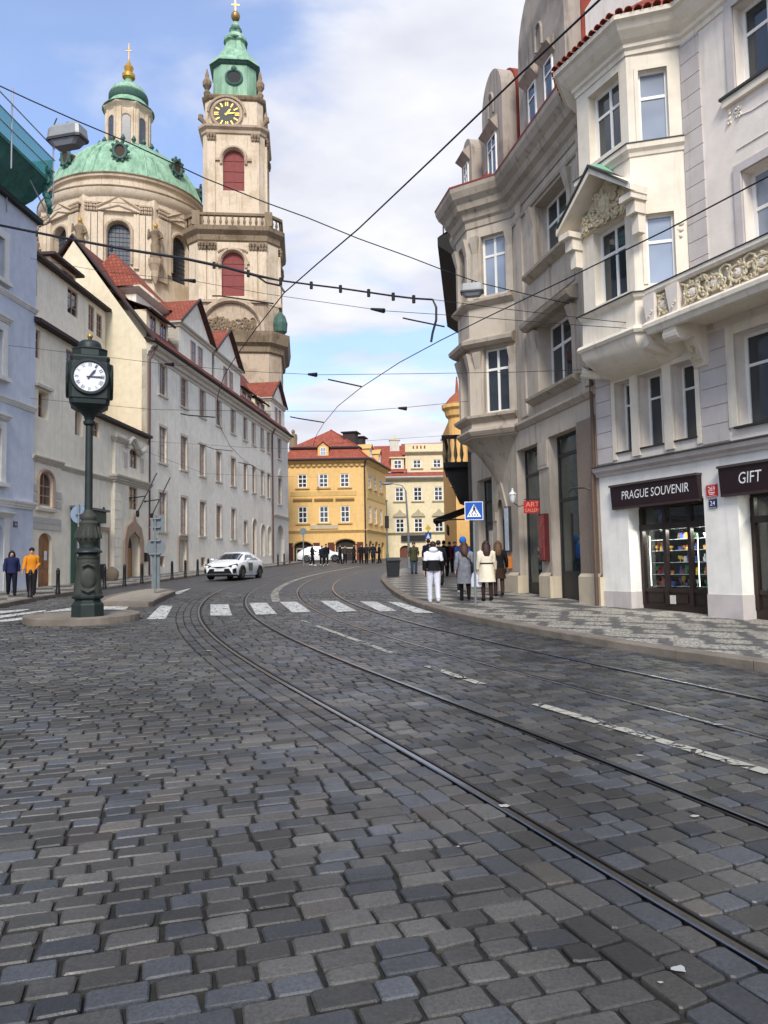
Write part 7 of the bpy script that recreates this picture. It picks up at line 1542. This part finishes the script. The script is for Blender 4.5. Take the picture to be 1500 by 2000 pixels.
lp_ = span([(845, 585), (852, 600), (852, 625), (845, 650), (842, 668)], bl(-3.5), ww_(3.5)); ex.append(('feeder_loop', MB().tube(lp_, .03, 6))); lp2 = span([(500, 538), (520, 552), (548, 558), (555, 570)], bl(-3.5), ww_(3.5)); ex.append(('feeder_loop', MB().tube(lp2, .03, 6)))
ex.append(('thin_cable', MB().tube(P2, .008, 6)))
wire('thick black feeder cable crossing from the left edge to the white balcony', P + P2[1:8], [.046] * len(P) + [.026] * 7, extras=ex)
P = span([(-200, 378 - 190), (-60, 140), (0, 168), (60, 196), (150, 236), (250, 278), (400, 348), (520, 396), (600, 425), (700, 466), (800, 502), (862, 526), (935, 552), (1060, 582), (1145, 600)][1:], (-14.6, 8.9), sw(-1.0))
wire('long sagging cable carrying the two hanging street lamps', P, .012)
P = span([(60, 505), (200, 530), (380, 549), (520, 574), (750, 607), (900, 617), (1100, 633), (1330, 648)], bl(-1.0), ww_(4.0))
ex = [('insulator', cyl(a, b, .03, .07)) for a, b in ((P[1].lerp(P[2], .85), P[2]), (P[3].lerp(P[4], .9), P[4]))]
wire('thin span wire with insulators just below the thick feeder cable', P, .008, extras=ex)
def arm_wire(label, pix, A, Bq, arm, ins):
    P = span(pix, A, Bq); ex = []
    for a in arm: q = span(a, A, Bq); ex.append(('steady_arm', MB().tube(q, .024, 6)))
    for a in ins: q = span([a, (a[0] + 16, a[1] + 1)], A, Bq); ex.append(('insulator', cyl(q[0], q[1], .035, .075)))
    wire(label, P, .008, extras=ex)
arm_wire('span wire at the level of the clock top reaching the grey house', [(-40, 668), (130, 688), (330, 712), (480, 725), (620, 732), (800, 730), (1000, 727), (1145, 722)], bl(-2), sw(-.6), [[(641, 741), (650, 743), (706, 755)], [(415, 578), (430, 578), (534, 593)], [(787, 621), (800, 624), (868, 638)]], [(322, 711), (602, 731)])
arm_wire('span wire low over the far crossing', [(60, 778), (300, 800), (500, 803), (700, 803), (790, 796), (900, 785), (1012, 776)], bl(-.5), sw(-6.0), [[(353, 808), (368, 811), (420, 815)], [(567, 814), (582, 817), (632, 825)]], [(778, 797)])
arm_wire('far span wire crossing the palace windows', [(290, 862), (390, 868), (480, 874), (560, 876), (700, 862), (880, 850)], ll_(.2), (4.2, 44), [[(386, 865), (418, 877), (455, 881)], [(465, 903), (494, 909), (497, 914)]], [])
arm_wire('lowest far span wire in front of the palace', [(155, 858), (200, 863), (290, 884), (400, 925), (520, 930), (640, 932)], ll_(-6), (-1, 84), [], [(193, 878)])
wire('short wire from the upper right to the far balcony side', span([(1010, 576), (1100, 560), (1200, 520)], sw(-6), ww_(2)) , .008)
bp = B.w(-3.6, 0, 0)
# hanging lamps
def hang_lamp(px, py, w_px, Y, label, rz):
    c = at(px, py, Y); k = Y / F * w_px; t = thing('hanging_lamp', label, 'street lamp', c, rz, group='lamps hung over the street'); gm_l = plain('lamp_housing_grey', (148, 150, 150), .5, .2)
    a, b, h_ = k / 2, k * .24, k * .3
    part('housing', MB().loft([[(x * a * s, y * b * s, z) for x, y in chamf(1, .18)] for s, z in ((1.0, -h_ * .15), (1.0, h_ * .1), (.95, h_ * .8), (.82, h_ * 1.05))]), gm_l, t); part('rim', MB().loft([[(x * a * 1.05, y * b * 1.1, z) for x, y in chamf(1, .2)] for z in (-h_ * .35, -h_ * .1)]), plain('lamp_rim_dark', (60, 60, 64), .6), t)
    part('diffuser', MB().loft([[(x * a * s, y * b * s, z) for x, y in chamf(1, .25)] for s, z in ((.66, -h_ * .9), (.96, -h_ * .36))]), plain('lamp_glass_grey', (120, 122, 128), .15), t)
    part('hanger', MB().tube([(0, 0, h_ * 1.0), (0, 0, h_ * 1.5)], .025, 6).tube([(-a * .9, 0, h_ * .9), (-a * .85, 0, h_ * 1.6), (-a * .7, 0, h_ * 2.1)], .012, 5), metal_dk, t); return t
lk = span([(132, 268), (922, 566)], (-14.6, 8.9), sw(-1.0))
hang_lamp(132, 270, 74, lk[0].y, 'large grey lamp hanging from the cable at upper left', R(-14)); hang_lamp(922, 568, 44, lk[1].y, 'smaller grey lamp hanging in front of the grey oriel', R(-10))

# ================================================================== CARS
def car_section(hw, zb, zs, zw, zt, hr):
    """half section from sill to roof centre: tumblehome above the waist"""
    return [(hw * .92, zb), (hw, zs), (hw * .985, zw - .04), (hw * .95, zw), (hr, zt - .07), (hr * .8, zt - .015), (0, zt)]
def make_car(name, label, loc, rz, suv=False, k=1.0):
    t = thing(name, label, 'car', loc, rz); white = plain('white_car_paint', (226, 228, 230), .22, 0, .03, 2, .6); blackp = plain('black_trim', (14, 14, 16), .4); tint = glass('car_glass', (.02, .025, .03), .03)
    Lh = 2.3 * k; h = 1.62 if suv else 1.44
    # stations along the length (x forward): x, half width, bottom, shoulder, waist, roof z, roof half width
    st = [(-Lh, .72, .42, .62, .84, .9, .62), (-Lh + .12, .82, .30, .6, .93, .99, .66), (-Lh + .5, .88, .25, .58, .97, 1.06 if not suv else 1.3, .64), (-1.25 * k, .895, .22, .56, .96, h - .08, .58), (-.6 * k, .9, .2, .55, .95, h, .6), (.15 * k, .9, .2, .55, .94, h - .03, .6), (.65 * k, .895, .2, .55, .93, h - .2, .6), (1.2 * k, .89, .21, .56, .92, .99 + (.06 if suv else 0), .62), (1.7 * k, .87, .22, .55, .83, .9 + (.06 if suv else 0), .6), (Lh - .16, .82, .24, .5, .72, .79 + (.05 if suv else 0), .58), (Lh, .68, .3, .46, .6, .66, .5)]
    rings = []
    for x, hw, zb, zs, zw, zt, hr in st:
        s = car_section(hw, zb, zs, min(zw, zt - .08), zt, hr); rings.append([(x, y, z) for y, z in s] + [(x, -y, z) for y, z in reversed(s[:-1])])
    part('body', MB().loft(rings), white, t, smooth=True)
    def pl(name, pts, mat, par=t): return part(name, MB().quad(*pts), mat, par)
    # glass sits a finger's breadth proud of the body shell
    def side_y(x, z):
        for a, b in zip(st, st[1:]):
            if a[0] <= x <= b[0]:
                f = (x - a[0]) / (b[0] - a[0]); q = [a[i] + (b[i] - a[i]) * f for i in range(7)]; zw = min(q[4], q[5] - .08); g = (z - zw) / max(.05, (q[5] - .07 - zw)); return q[1] * .95 + (q[6] - q[1] * .95) * min(1, max(0, g)) + .012
    roofz = lambda x: np.interp(x, [s[0] for s in st], [s[5] for s in st])
    hwr = lambda x: np.interp(x, [s[0] for s in st], [s[6] for s in st])
    ws = [(1.16 * k, 1.0), (.2 * k, 1.0)]; mb = MB()
    for i in range(6):
        xa, xb = 1.14 * k - (.74 * k) * i / 6, 1.14 * k - (.74 * k) * (i + 1) / 6
        mb.quad((xa, -hwr(xa) * .97, roofz(xa) - .045), (xa, -hwr(xa) * .6, roofz(xa) + .016), (xb, -hwr(xb) * .6, roofz(xb) + .016), (xb, -hwr(xb) * .97, roofz(xb) - .045)); mb.quad((xa, -hwr(xa) * .6, roofz(xa) + .016), (xa, hwr(xa) * .6, roofz(xa) + .016), (xb, hwr(xb) * .6, roofz(xb) + .016), (xb, -hwr(xb) * .6, roofz(xb) + .016)); mb.quad((xa, hwr(xa) * .6, roofz(xa) + .016), (xa, hwr(xa) * .97, roofz(xa) - .045), (xb, hwr(xb) * .97, roofz(xb) - .045), (xb, hwr(xb) * .6, roofz(xb) + .016))
    part('windscreen', mb, tint, t)
    mb = MB(); xa, xb = -1.3 * k, -Lh + .42
    mb.quad((xa, hwr(xa) * .9, roofz(xa) - .0), (xa, -hwr(xa) * .9, roofz(xa) - .0), (xb, -hwr(xb) * .9, roofz(xb) + .03), (xb, hwr(xb) * .9, roofz(xb) + .03)); part('rear_window', mb, tint, t)
    for s in (-1, 1):
        for x0, x1, xt0, xt1 in ((.82 * k, -.12 * k, .28 * k, -.1 * k), (-.2 * k, -1.15 * k, -.18 * k, -.85 * k)):
            zl, zh = .98, h - .17; part('side_window', MB().quad(*[(x, s * side_y(x, z), z) for x, z in ((x0, zl), (x1, zl), (xt1, zh), (xt0, zh))]), tint, t)
        part('door_mirror', MB().ell((.78 * k, s * .98, 1.02), .09, .12, .07), white, t, smooth=True)
        part('headlight', MB().add([(Lh - .02, s * .42, .69), (Lh - .26, s * .84, .8), (Lh - .3, s * .88, .7), (Lh + .0, s * .6, .6)], [(0, 1, 2, 3)]), plain('headlight_glass', (40, 44, 50), .1, .3), t); part('tail_light', MB().ell((-Lh + .1, s * .66, .8), .06, .16, .08), plain('tail_red', (130, 20, 22), .3), t)
        part('fog_vent', MB().add([(Lh + .01, s * .685, .52), (Lh - .13, s * .835, .58), (Lh - .13, s * .85, .34), (Lh + .01, s * .7, .33)], [(0, 1, 2, 3)]), blackp, t)
        for x in (1.38 * k, -1.36 * k):
            wl = part('wheel', MB().lathe([(.2, -.11), (.3, -.11), (.325, -.07), (.325, .07), (.3, .11), (.2, .11)], 22), plain('tyre_rubber', (20, 20, 22), .85), t, Matrix.Translation((x, s * .8, .325)) @ Matrix.Rotation(R(90), 4, 'X'), True)
            rim = MB().lathe([(.21, -.1), (.2, .0), (.2, .1)], 20)
            for q in range(10): a = 2 * math.pi * q / 10; rim.add([(math.cos(a - .1) * .2, math.sin(a - .1) * .2, sg * .11) for sg in (-1,)] + [(math.cos(a + .1) * .2, math.sin(a + .1) * .2, -.11), (.03 * math.cos(a), .03 * math.sin(a), -.115)], [(0, 1, 2)]).add([(math.cos(a - .1) * .2, math.sin(a - .1) * .2, .11), (math.cos(a + .1) * .2, math.sin(a + .1) * .2, .11), (.03 * math.cos(a), .03 * math.sin(a), .115)], [(0, 2, 1)])
            part('rim', rim, plain('alloy', (150, 152, 156), .35, .7), wl)
            part('wheel_arch', MB().tube([(x + .4 * math.cos(math.pi * q / 10), s * .885, .3 + .4 * math.sin(math.pi * q / 10)) for q in range(11)], .045, 6), blackp, t)
    part('grille', MB().add([(Lh + .014, -.5, .55), (Lh + .014, .5, .55), (Lh + .014, .66, .31), (Lh + .014, -.66, .31)], [(0, 1, 2, 3)]), blackp, t); part('upper_grille', MB().add([(Lh + .0, -.5, .655), (Lh + .0, .5, .655), (Lh + .02, .12, .585), (Lh + .02, -.12, .585)], [(0, 1, 2, 3)]), blackp, t)
    part('licence_plate', MB().box(Lh + .02, Lh + .035, -.26, .26, .43, .54), plain('plate_white', (214, 214, 212), .5, 0, .15, 14), t)
    part('underside', MB().box(-Lh + .3, Lh - .3, -.78, .78, .16, .3), blackp, t); return t
p = gnd(460, 1131); ang_c = math.atan2(-1.0, .18)
c1 = make_car('parked_car', 'white saloon car facing the camera beside the long palace', p, R(-90 - 9))
part('door_badge', MB().box(-.1, .5, .91, .915, .45, .85), plain('green_logo', (92, 116, 92), .5, 0, .3, 8), c1)
p = Vector((-6.45, 77.5, G(-6.45, 77.5))); make_car('parked_car', 'white car standing sideways in front of the yellow house', p, R(4), True, 1.02)

# ================================================================== PEOPLE
skin_c = (196, 150, 126)
def ring_e(c, rx, ry, n=12): return [(c[0] + rx * math.cos(2 * math.pi * k / n), c[1] + ry * math.sin(2 * math.pi * k / n), c[2]) for k in range(n)]
def person(label, loc, rz, h=1.72, stride=.5, top=(60, 60, 70), top2=None, split_z=None, hem=.88, flare=.0, legs=(30, 30, 36), shoes=(20, 20, 22), hair=(50, 36, 28), style='short', bag=None, belt=None, skirt=None, sleeve=None, bare=False, bend=0.0, lod=False, tex=0.1, arms=0.12, held=None):
    """front faces -y; one continuous skinned body, clothes and hair as its children"""
    t = thing('person', label, 'person', loc, rz); k = h / 1.72; s = stride;
    fl, fr = (.1, -.3 * s, .075), (-.1, .34 * s, .09 + .05 * s); kl, kr = (.105, -.2 * s, .48), (-.105, .06 * s, .47)
    lean = Vector((0, -bend, 0))
    J = {'pel': (0, 0, .95), 'wst': (0, -.01 - bend * .4, 1.1), 'chs': (0, -.01 - bend * .8, 1.32), 'nck': (0, -.01 - bend, 1.47), 'hd1': (0, -.03 - bend * 1.1, 1.575), 'hd2': (0, -.01 - bend * 1.1, 1.66)}
    V = []; E = []; Rr = []
    def v(p, r): V.append(Vector(p) * k); Rr.append(r * k); return len(V) - 1
    a = v(J['pel'], .125); b = v(J['wst'], .115); c = v(J['chs'], .115); d = v(J['nck'], .055); e = v(J['hd1'], .082); f = v(J['hd2'], .078); E += [(a, b), (b, c), (c, d), (d, e), (e, f)]
    if not lod: n_ = v((0, -.135 - bend * 1.1, 1.57), .012); E.append((e, n_))
    AR = {}
    for sg in (1, -1):
        sw_ = arms * sg * s * 2; sh = (.185 * sg, -bend * .8, 1.41); el = (.245 * sg, .02 + sw_ * .4 - bend * .5, 1.14); wr = (.265 * sg, -.05 + sw_ - bend * .3, .92)
        if held == sg: el = (.25 * sg, .02, 1.14); wr = (.2 * sg, -.2, 1.02)
        AR[sg] = (sh, el, wr); i = v((sh[0] * .95, sh[1], sh[2] - .04), .045); j = v(el, .04); l = v(wr, .029); E += [(c, i), (i, j), (j, l)]
        dn = (Vector(wr) - Vector(el)).normalized(); pm_ = Vector(wr) + dn * .07; m_ = v(pm_, .032); E.append((l, m_))
        if not lod:
            sd = Vector((0, 1, 0))
            for q, (o, ln) in enumerate(((-.03, .075), (-.01, .09), (.012, .082), (.032, .06))):
                f1 = v(pm_ + sd * o + dn * .045, .009); f2 = v(pm_ + sd * o * 1.1 + dn * (.03 + ln) + Vector((-.018 * sg, 0, 0)), .008); E += [(m_, f1), (f1, f2)]
            th1 = v(Vector(wr) + dn * .045 - sd * .045, .01); th2 = v(Vector(wr) + dn * .085 - sd * .058, .008); E += [(l, th1), (th1, th2)]
    for sg, kn, ft in ((1, kl, fl), (-1, kr, fr)):
        hp = v((.095 * sg, 0, .9), .095); kn_ = v(kn, .06); an = v((ft[0], ft[1] + .03, ft[2]), .042); to = v((ft[0], ft[1] - .14, max(.035, ft[2] - .045)), .034); E += [(a, hp), (hp, kn_), (kn_, an), (an, to)]
    me = bpy.data.meshes.new('body'); me.from_pydata([tuple(q) for q in V], E, []); me.materials.append(plain('skin', skin_c, .6, 0, .08, 10)); bo = link('body', me, t)
    md = bo.modifiers.new('skin', 'SKIN'); md.use_smooth_shade = True
    for q, r_ in zip(me.skin_vertices[0].data, Rr): q.radius = (r_, r_)
    me.skin_vertices[0].data[0].use_root = True
    sb = bo.modifiers.new('sub', 'SUBSURF'); sb.levels = 1; sb.render_levels = 1
    def cm(cn, suffix=''): return plain('cloth_%d_%d_%d' % cn, cn, .85, 0, tex, 9, .2, .15)
    K = lambda p: (p[0] * k, p[1] * k, p[2] * k)
    ph = random.uniform(0, 6)
    def rings(rows):
        out = []
        for z, rx, ry, y in rows:
            w_ = .05 if z < 1.15 else .025; out.append([(rx * k * (1 + w_ * math.sin(q * 1.571 + z * 9 + ph) + w_ * .6 * math.sin(q * 2.6 - z * 23 + ph)) * math.cos(2 * math.pi * q / 24), y * k + ry * k * (1 + w_ * math.sin(q * 1.571 + z * 9 + ph)) * math.sin(2 * math.pi * q / 24), z * k) for q in range(24)])
        return MB().loft(out)
    body_rows = lambda z: (np.interp(z, [.5, .9, 1.1, 1.32, 1.42, 1.48], [.22 + flare, .19 + flare * .6, .165 + flare * .2, .2, .18, .075]), np.interp(z, [.5, .9, 1.1, 1.32, 1.42, 1.48], [.17 + flare, .15 + flare * .6, .13 + flare * .2, .145, .11, .07]), -bend * np.interp(z, [.9, 1.48], [0, 1]))
    def seg(z0, z1, n=6, gr=0.0): return rings([(z0 + (z1 - z0) * q / n, body_rows(z0 + (z1 - z0) * q / n)[0] + gr, body_rows(z0 + (z1 - z0) * q / n)[1] + gr, body_rows(z0 + (z1 - z0) * q / n)[2]) for q in range(n + 1)])
    if top2 and split_z: part('jacket_lower', seg(hem, split_z, gr=.006), cm(top2), t, smooth=True); part('jacket', seg(split_z - .01, 1.485), cm(top), t, smooth=True)
    else: part('coat' if hem < .8 else 'jacket', seg(hem, 1.485, 9), cm(top), t, smooth=True)
    part('collar', rings([(1.44, .095, .09, -bend), (1.5, .078, .08, -bend)]), cm(top), t, smooth=True)
    for sg in (1, -1):
        sh, el, wr = AR[sg]; sm = cm(sleeve or top); pts = [K(q) for q in ((sh[0] * .72, sh[1], sh[2] + .0), (sh[0] * 1.02, sh[1], sh[2] - .03), el, wr)]; part('sleeve', MB().tube(pts, [.07 * k, .087 * k, .07 * k, .052 * k], 10), cm(top2) if (top2 and sleeve is None and False) else sm, t, smooth=True)
        if top2 and split_z: part('sleeve_cuff', MB().tube([K(tuple(Vector(el).lerp(Vector(wr), -.25))), K(wr)], [.078 * k, .056 * k], 10), cm(top2), t, smooth=True)
    for sg, kn, ft in ((1, kl, fl), (-1, kr, fr)):
        lo = Vector(kn).lerp(Vector((ft[0], ft[1] + .03, ft[2])), .98)
        if not bare: part('trouser_leg', MB().tube([K((.09 * sg, 0, .96)), K((.098 * sg, (kn[1]) * .3, .8)), K(kn), K(tuple(lo))], [.115 * k, .11 * k, .082 * k, .07 * k], 10), cm(legs), t, smooth=True)
        else: part('stocking', MB().tube([K((.095 * sg, 0, .8)), K(kn), K(tuple(lo))], [.085 * k, .066 * k, .05 * k], 10), cm(legs), t, smooth=True)
        sh_ = MB().tube([K((ft[0], ft[1] + .085, ft[2] - .03)), K((ft[0], ft[1] + .05, ft[2] - .02)), K((ft[0], ft[1] - .08, max(.04, ft[2] - .035))), K((ft[0], ft[1] - .19, max(.03, ft[2] - .05)))], [.03 * k, .055 * k, .05 * k, .028 * k], 10); zmin = min(q[2] for q in sh_.v)
        sh_.v = [(x, y, max(z, .002)) for x, y, z in sh_.v]; part('shoe', sh_, cm(shoes), t, smooth=True)
    if skirt: part('skirt', rings([(skirt[1], .22, .18, 0), (.7, .2, .165, 0), (.98, .16, .135, 0)]), cm(skirt[0]), t, smooth=True)
    if belt: part('belt', rings([(1.06, .172 + flare * .3, .14 + flare * .3, 0), (1.1, .172 + flare * .25, .14 + flare * .25, 0)]), cm(belt), t, smooth=True)
    hy = -.015 - bend * 1.1; hc = plain('hair_%d_%d_%d' % hair, hair, .6, 0, .3, 30, .4)
    if style in ('short', 'long'): part('hair', MB().ell(K((0, hy + .022, 1.645)), .092 * k, .1 * k, .098 * k, 14, 9), hc, t, smooth=True)
    if style == 'long':
        part('long_hair', MB().loft([ring_e(K((0, hy + .06 + o, z)), rx * k, ry * k) for z, rx, ry, o in ((1.28, .07, .025, .075), (1.36, .1, .035, .075), (1.46, .115, .045, .06), (1.56, .105, .06, .02), (1.66, .085, .07, -.02))]), hc, t, smooth=True)
        for sg in (1, -1): part('side_hair', MB().tube([K((.07 * sg, hy, 1.66)), K((.092 * sg, hy + .01, 1.56)), K((.1 * sg, hy + .03, 1.44))], [.035 * k, .04 * k, .03 * k], 8), hc, t, smooth=True)
    if style == 'beanie': part('beanie', MB().ell(K((0, hy + .012, 1.67)), .098 * k, .106 * k, .088 * k, 14, 9), cm(hair), t, smooth=True)
    if style == 'hood': part('hood', MB().ell(K((0, hy + .04, 1.63)), .115 * k, .12 * k, .125 * k, 14, 9), cm(hair), t, smooth=True)
    if style == 'hooddown': part('hair', MB().ell(K((0, hy + .022, 1.645)), .092 * k, .1 * k, .098 * k, 14, 9), hc, t, smooth=True); part('hood', MB().ell(K((0, .07 - bend, 1.49)), .13 * k, .09 * k, .085 * k, 12, 8), cm(top), t, smooth=True)
    if not lod and style != 'hood':
        for sg in (1, -1): part('eye', MB().ell(K((.032 * sg, hy - .082, 1.6)), .011 * k, .006 * k, .008 * k, 8, 5), plain('eye_dark', (36, 28, 26), .3), t)
        part('mouth', MB().ell(K((0, hy - .083, 1.525)), .022 * k, .006 * k, .006 * k, 8, 5), plain('lip', (150, 84, 80), .5), t); [part('ear', MB().ell(K((.088 * sg, hy + .01, 1.59)), .014 * k, .022 * k, .032 * k, 8, 5), plain('skin', skin_c), t) for sg in (1, -1)]
    if bag:
        kind, col = bag; bc = cm(col)
        if kind == 'shoulder': part('shoulder_bag', MB().loft([[K((x * .11 * q - .27, y * .06 * q + .02, z)) for x, y in chamf(1, .3)] for q, z in ((.9, .82), (1, .9), (.9, 1.02))]), bc, t, smooth=True); part('bag_strap', MB().tube([K(q) for q in ((-.27, .03, 1.0), (-.15, .155, 1.2), (.02, .17, 1.36), (.12, .12, 1.47))], .014 * k, 6), bc, t)
        if kind == 'carrier': part('carrier_bag', MB().loft([[K((x * .15 * q + .3, y * .05 * q - .04, z)) for x, y in chamf(1, .2)] for q, z in ((1.0, .42), (1.05, .6), (.75, .78), (.25, .88))]), bc, t, smooth=True)
        if kind == 'backpack': part('backpack', MB().loft([[K((x * .15 * q, y * .1 * q + .2, z)) for x, y in chamf(1, .35)] for q, z in ((.7, 1.0), (1, 1.08), (1.05, 1.3), (.8, 1.44), (.3, 1.48))]), bc, t, smooth=True)
    return t
AW = R(180)                      # walking away from the camera
def stand(px, py, lift=KH): return gnd(px, py, lift)
person('person seen from behind in white and black hooded jacket and pale trousers', stand(848, 1177), AW + R(4), 1.66, .35, (226, 226, 234), (24, 24, 28), 1.2, .9, .03, (206, 208, 218), (214, 214, 218), (40, 32, 28), 'hooddown')
person('person in dark jacket and red-brown shorts just ahead of the white hooded jacket', stand(858, 1146), AW - R(6), 1.72, .6, (32, 34, 42), legs=(30, 28, 30), hair=(44, 34, 28))
person('woman in grey checked knee-length coat with long brown hair and shoulder bag', stand(909, 1173), AW - R(3), 1.64, .25, (128, 130, 136), hem=.5, flare=.02, legs=(24, 24, 26), bare=True, hair=(70, 44, 30), style='long', bag=('shoulder', (34, 34, 36)), tex=.3)
person('woman in cream belted coat carrying a pale carrier bag, seen from behind', stand(952, 1174), AW + R(2), 1.66, .2, (224, 214, 192), hem=.55, flare=.05, legs=(52, 36, 32), bare=True, hair=(52, 28, 24), style='long', belt=(34, 34, 40), bag=('carrier', (210, 212, 222)))
person('woman in black jacket and brown skirt with long light brown hair', stand(975, 1165), AW - R(8), 1.66, .4, (26, 26, 28), hem=.9, legs=(60, 46, 42), bare=True, skirt=((52, 38, 32), .55), hair=(92, 64, 42), style='long')
person('person in bright blue hood with blue backpack walking by the shop windows', stand(906, 1158), AW + R(8), 1.8, .6, (30, 50, 92), legs=(34, 34, 40), shoes=(220, 220, 222), hair=(30, 110, 196), style='hood', bag=('backpack', (28, 104, 190)))
person('person in olive green parka facing the camera near the litter bin', stand(809, 1121), R(6), 1.7, .1, (76, 78, 54), hem=.72, flare=.03, legs=(66, 78, 96), hair=(60, 44, 36), style='short', held=1)
person('person in navy jacket beyond the white hooded jacket', stand(838, 1127), AW, 1.82, .4, (28, 34, 52), legs=(28, 28, 34), hair=(42, 34, 30))
person('person in charcoal coat beside the navy jacket', stand(868, 1127), AW + R(10), 1.74, .4, (40, 38, 40), hem=.7, legs=(26, 26, 28), hair=(34, 28, 26))
person('person in dark red coat far along the shop fronts', stand(879, 1120), AW, 1.7, .4, (92, 34, 38), hem=.75, legs=(26, 26, 30), hair=(36, 28, 26), lod=True)
person('person in dark coat at the far awning', stand(889, 1117), R(10), 1.7, .3, (34, 34, 40), legs=(36, 34, 34), hair=(50, 38, 30), lod=True)
person('woman in navy blue jacket with long dark hair walking at the left edge', stand(22, 1163), R(30), 1.54, .55, (34, 40, 74), hem=.86, flare=.03, legs=(22, 24, 38), hair=(28, 22, 24), style='long', arms=.1)
person('man in orange jacket and dark beanie walking beside the blue house', stand(61, 1162), R(20), 1.62, .75, (204, 130, 34), hem=.8, flare=.02, legs=(26, 26, 30), hair=(52, 26, 32), style='beanie', held=1)
FP = [(610, 1105, (24, 24, 26), 'dark coat left of the three people in front of the white car'), (629, 1105, (26, 30, 44), 'navy jacket in the middle of the three by the white car'), (637, 1104, (20, 20, 24), 'black jacket on the right of the three by the white car'), (674, 1100, (64, 58, 56), 'brown coat by the right arch of the yellow house'), (692, 1100, (44, 40, 44), 'dark grey coat near the yellow house corner'), (706, 1101, (22, 22, 26), 'black coat at the yellow house corner'), (716, 1101, (40, 34, 40), 'plum coat just right of the yellow house corner'), (729, 1100, (30, 36, 46), 'slate jacket along the yellow house side'), (741, 1100, (26, 26, 28), 'dark jacket furthest along the yellow house side'), (664, 1101, (28, 28, 32), 'black jacket in the right arch of the yellow house')]
for i, (px, py, col_, lab) in enumerate(FP):
    p = gnd(px, py, 0); person('distant person in ' + lab, p, R(random.choice((170, 10, 95, -80))), random.uniform(1.66, 1.82), random.uniform(.3, .7), col_, hem=random.choice((.62, .86)), legs=(24, 24, 28), shoes=(205, 205, 205) if i < 3 else (24, 24, 26), hair=(40, 32, 28), lod=True)
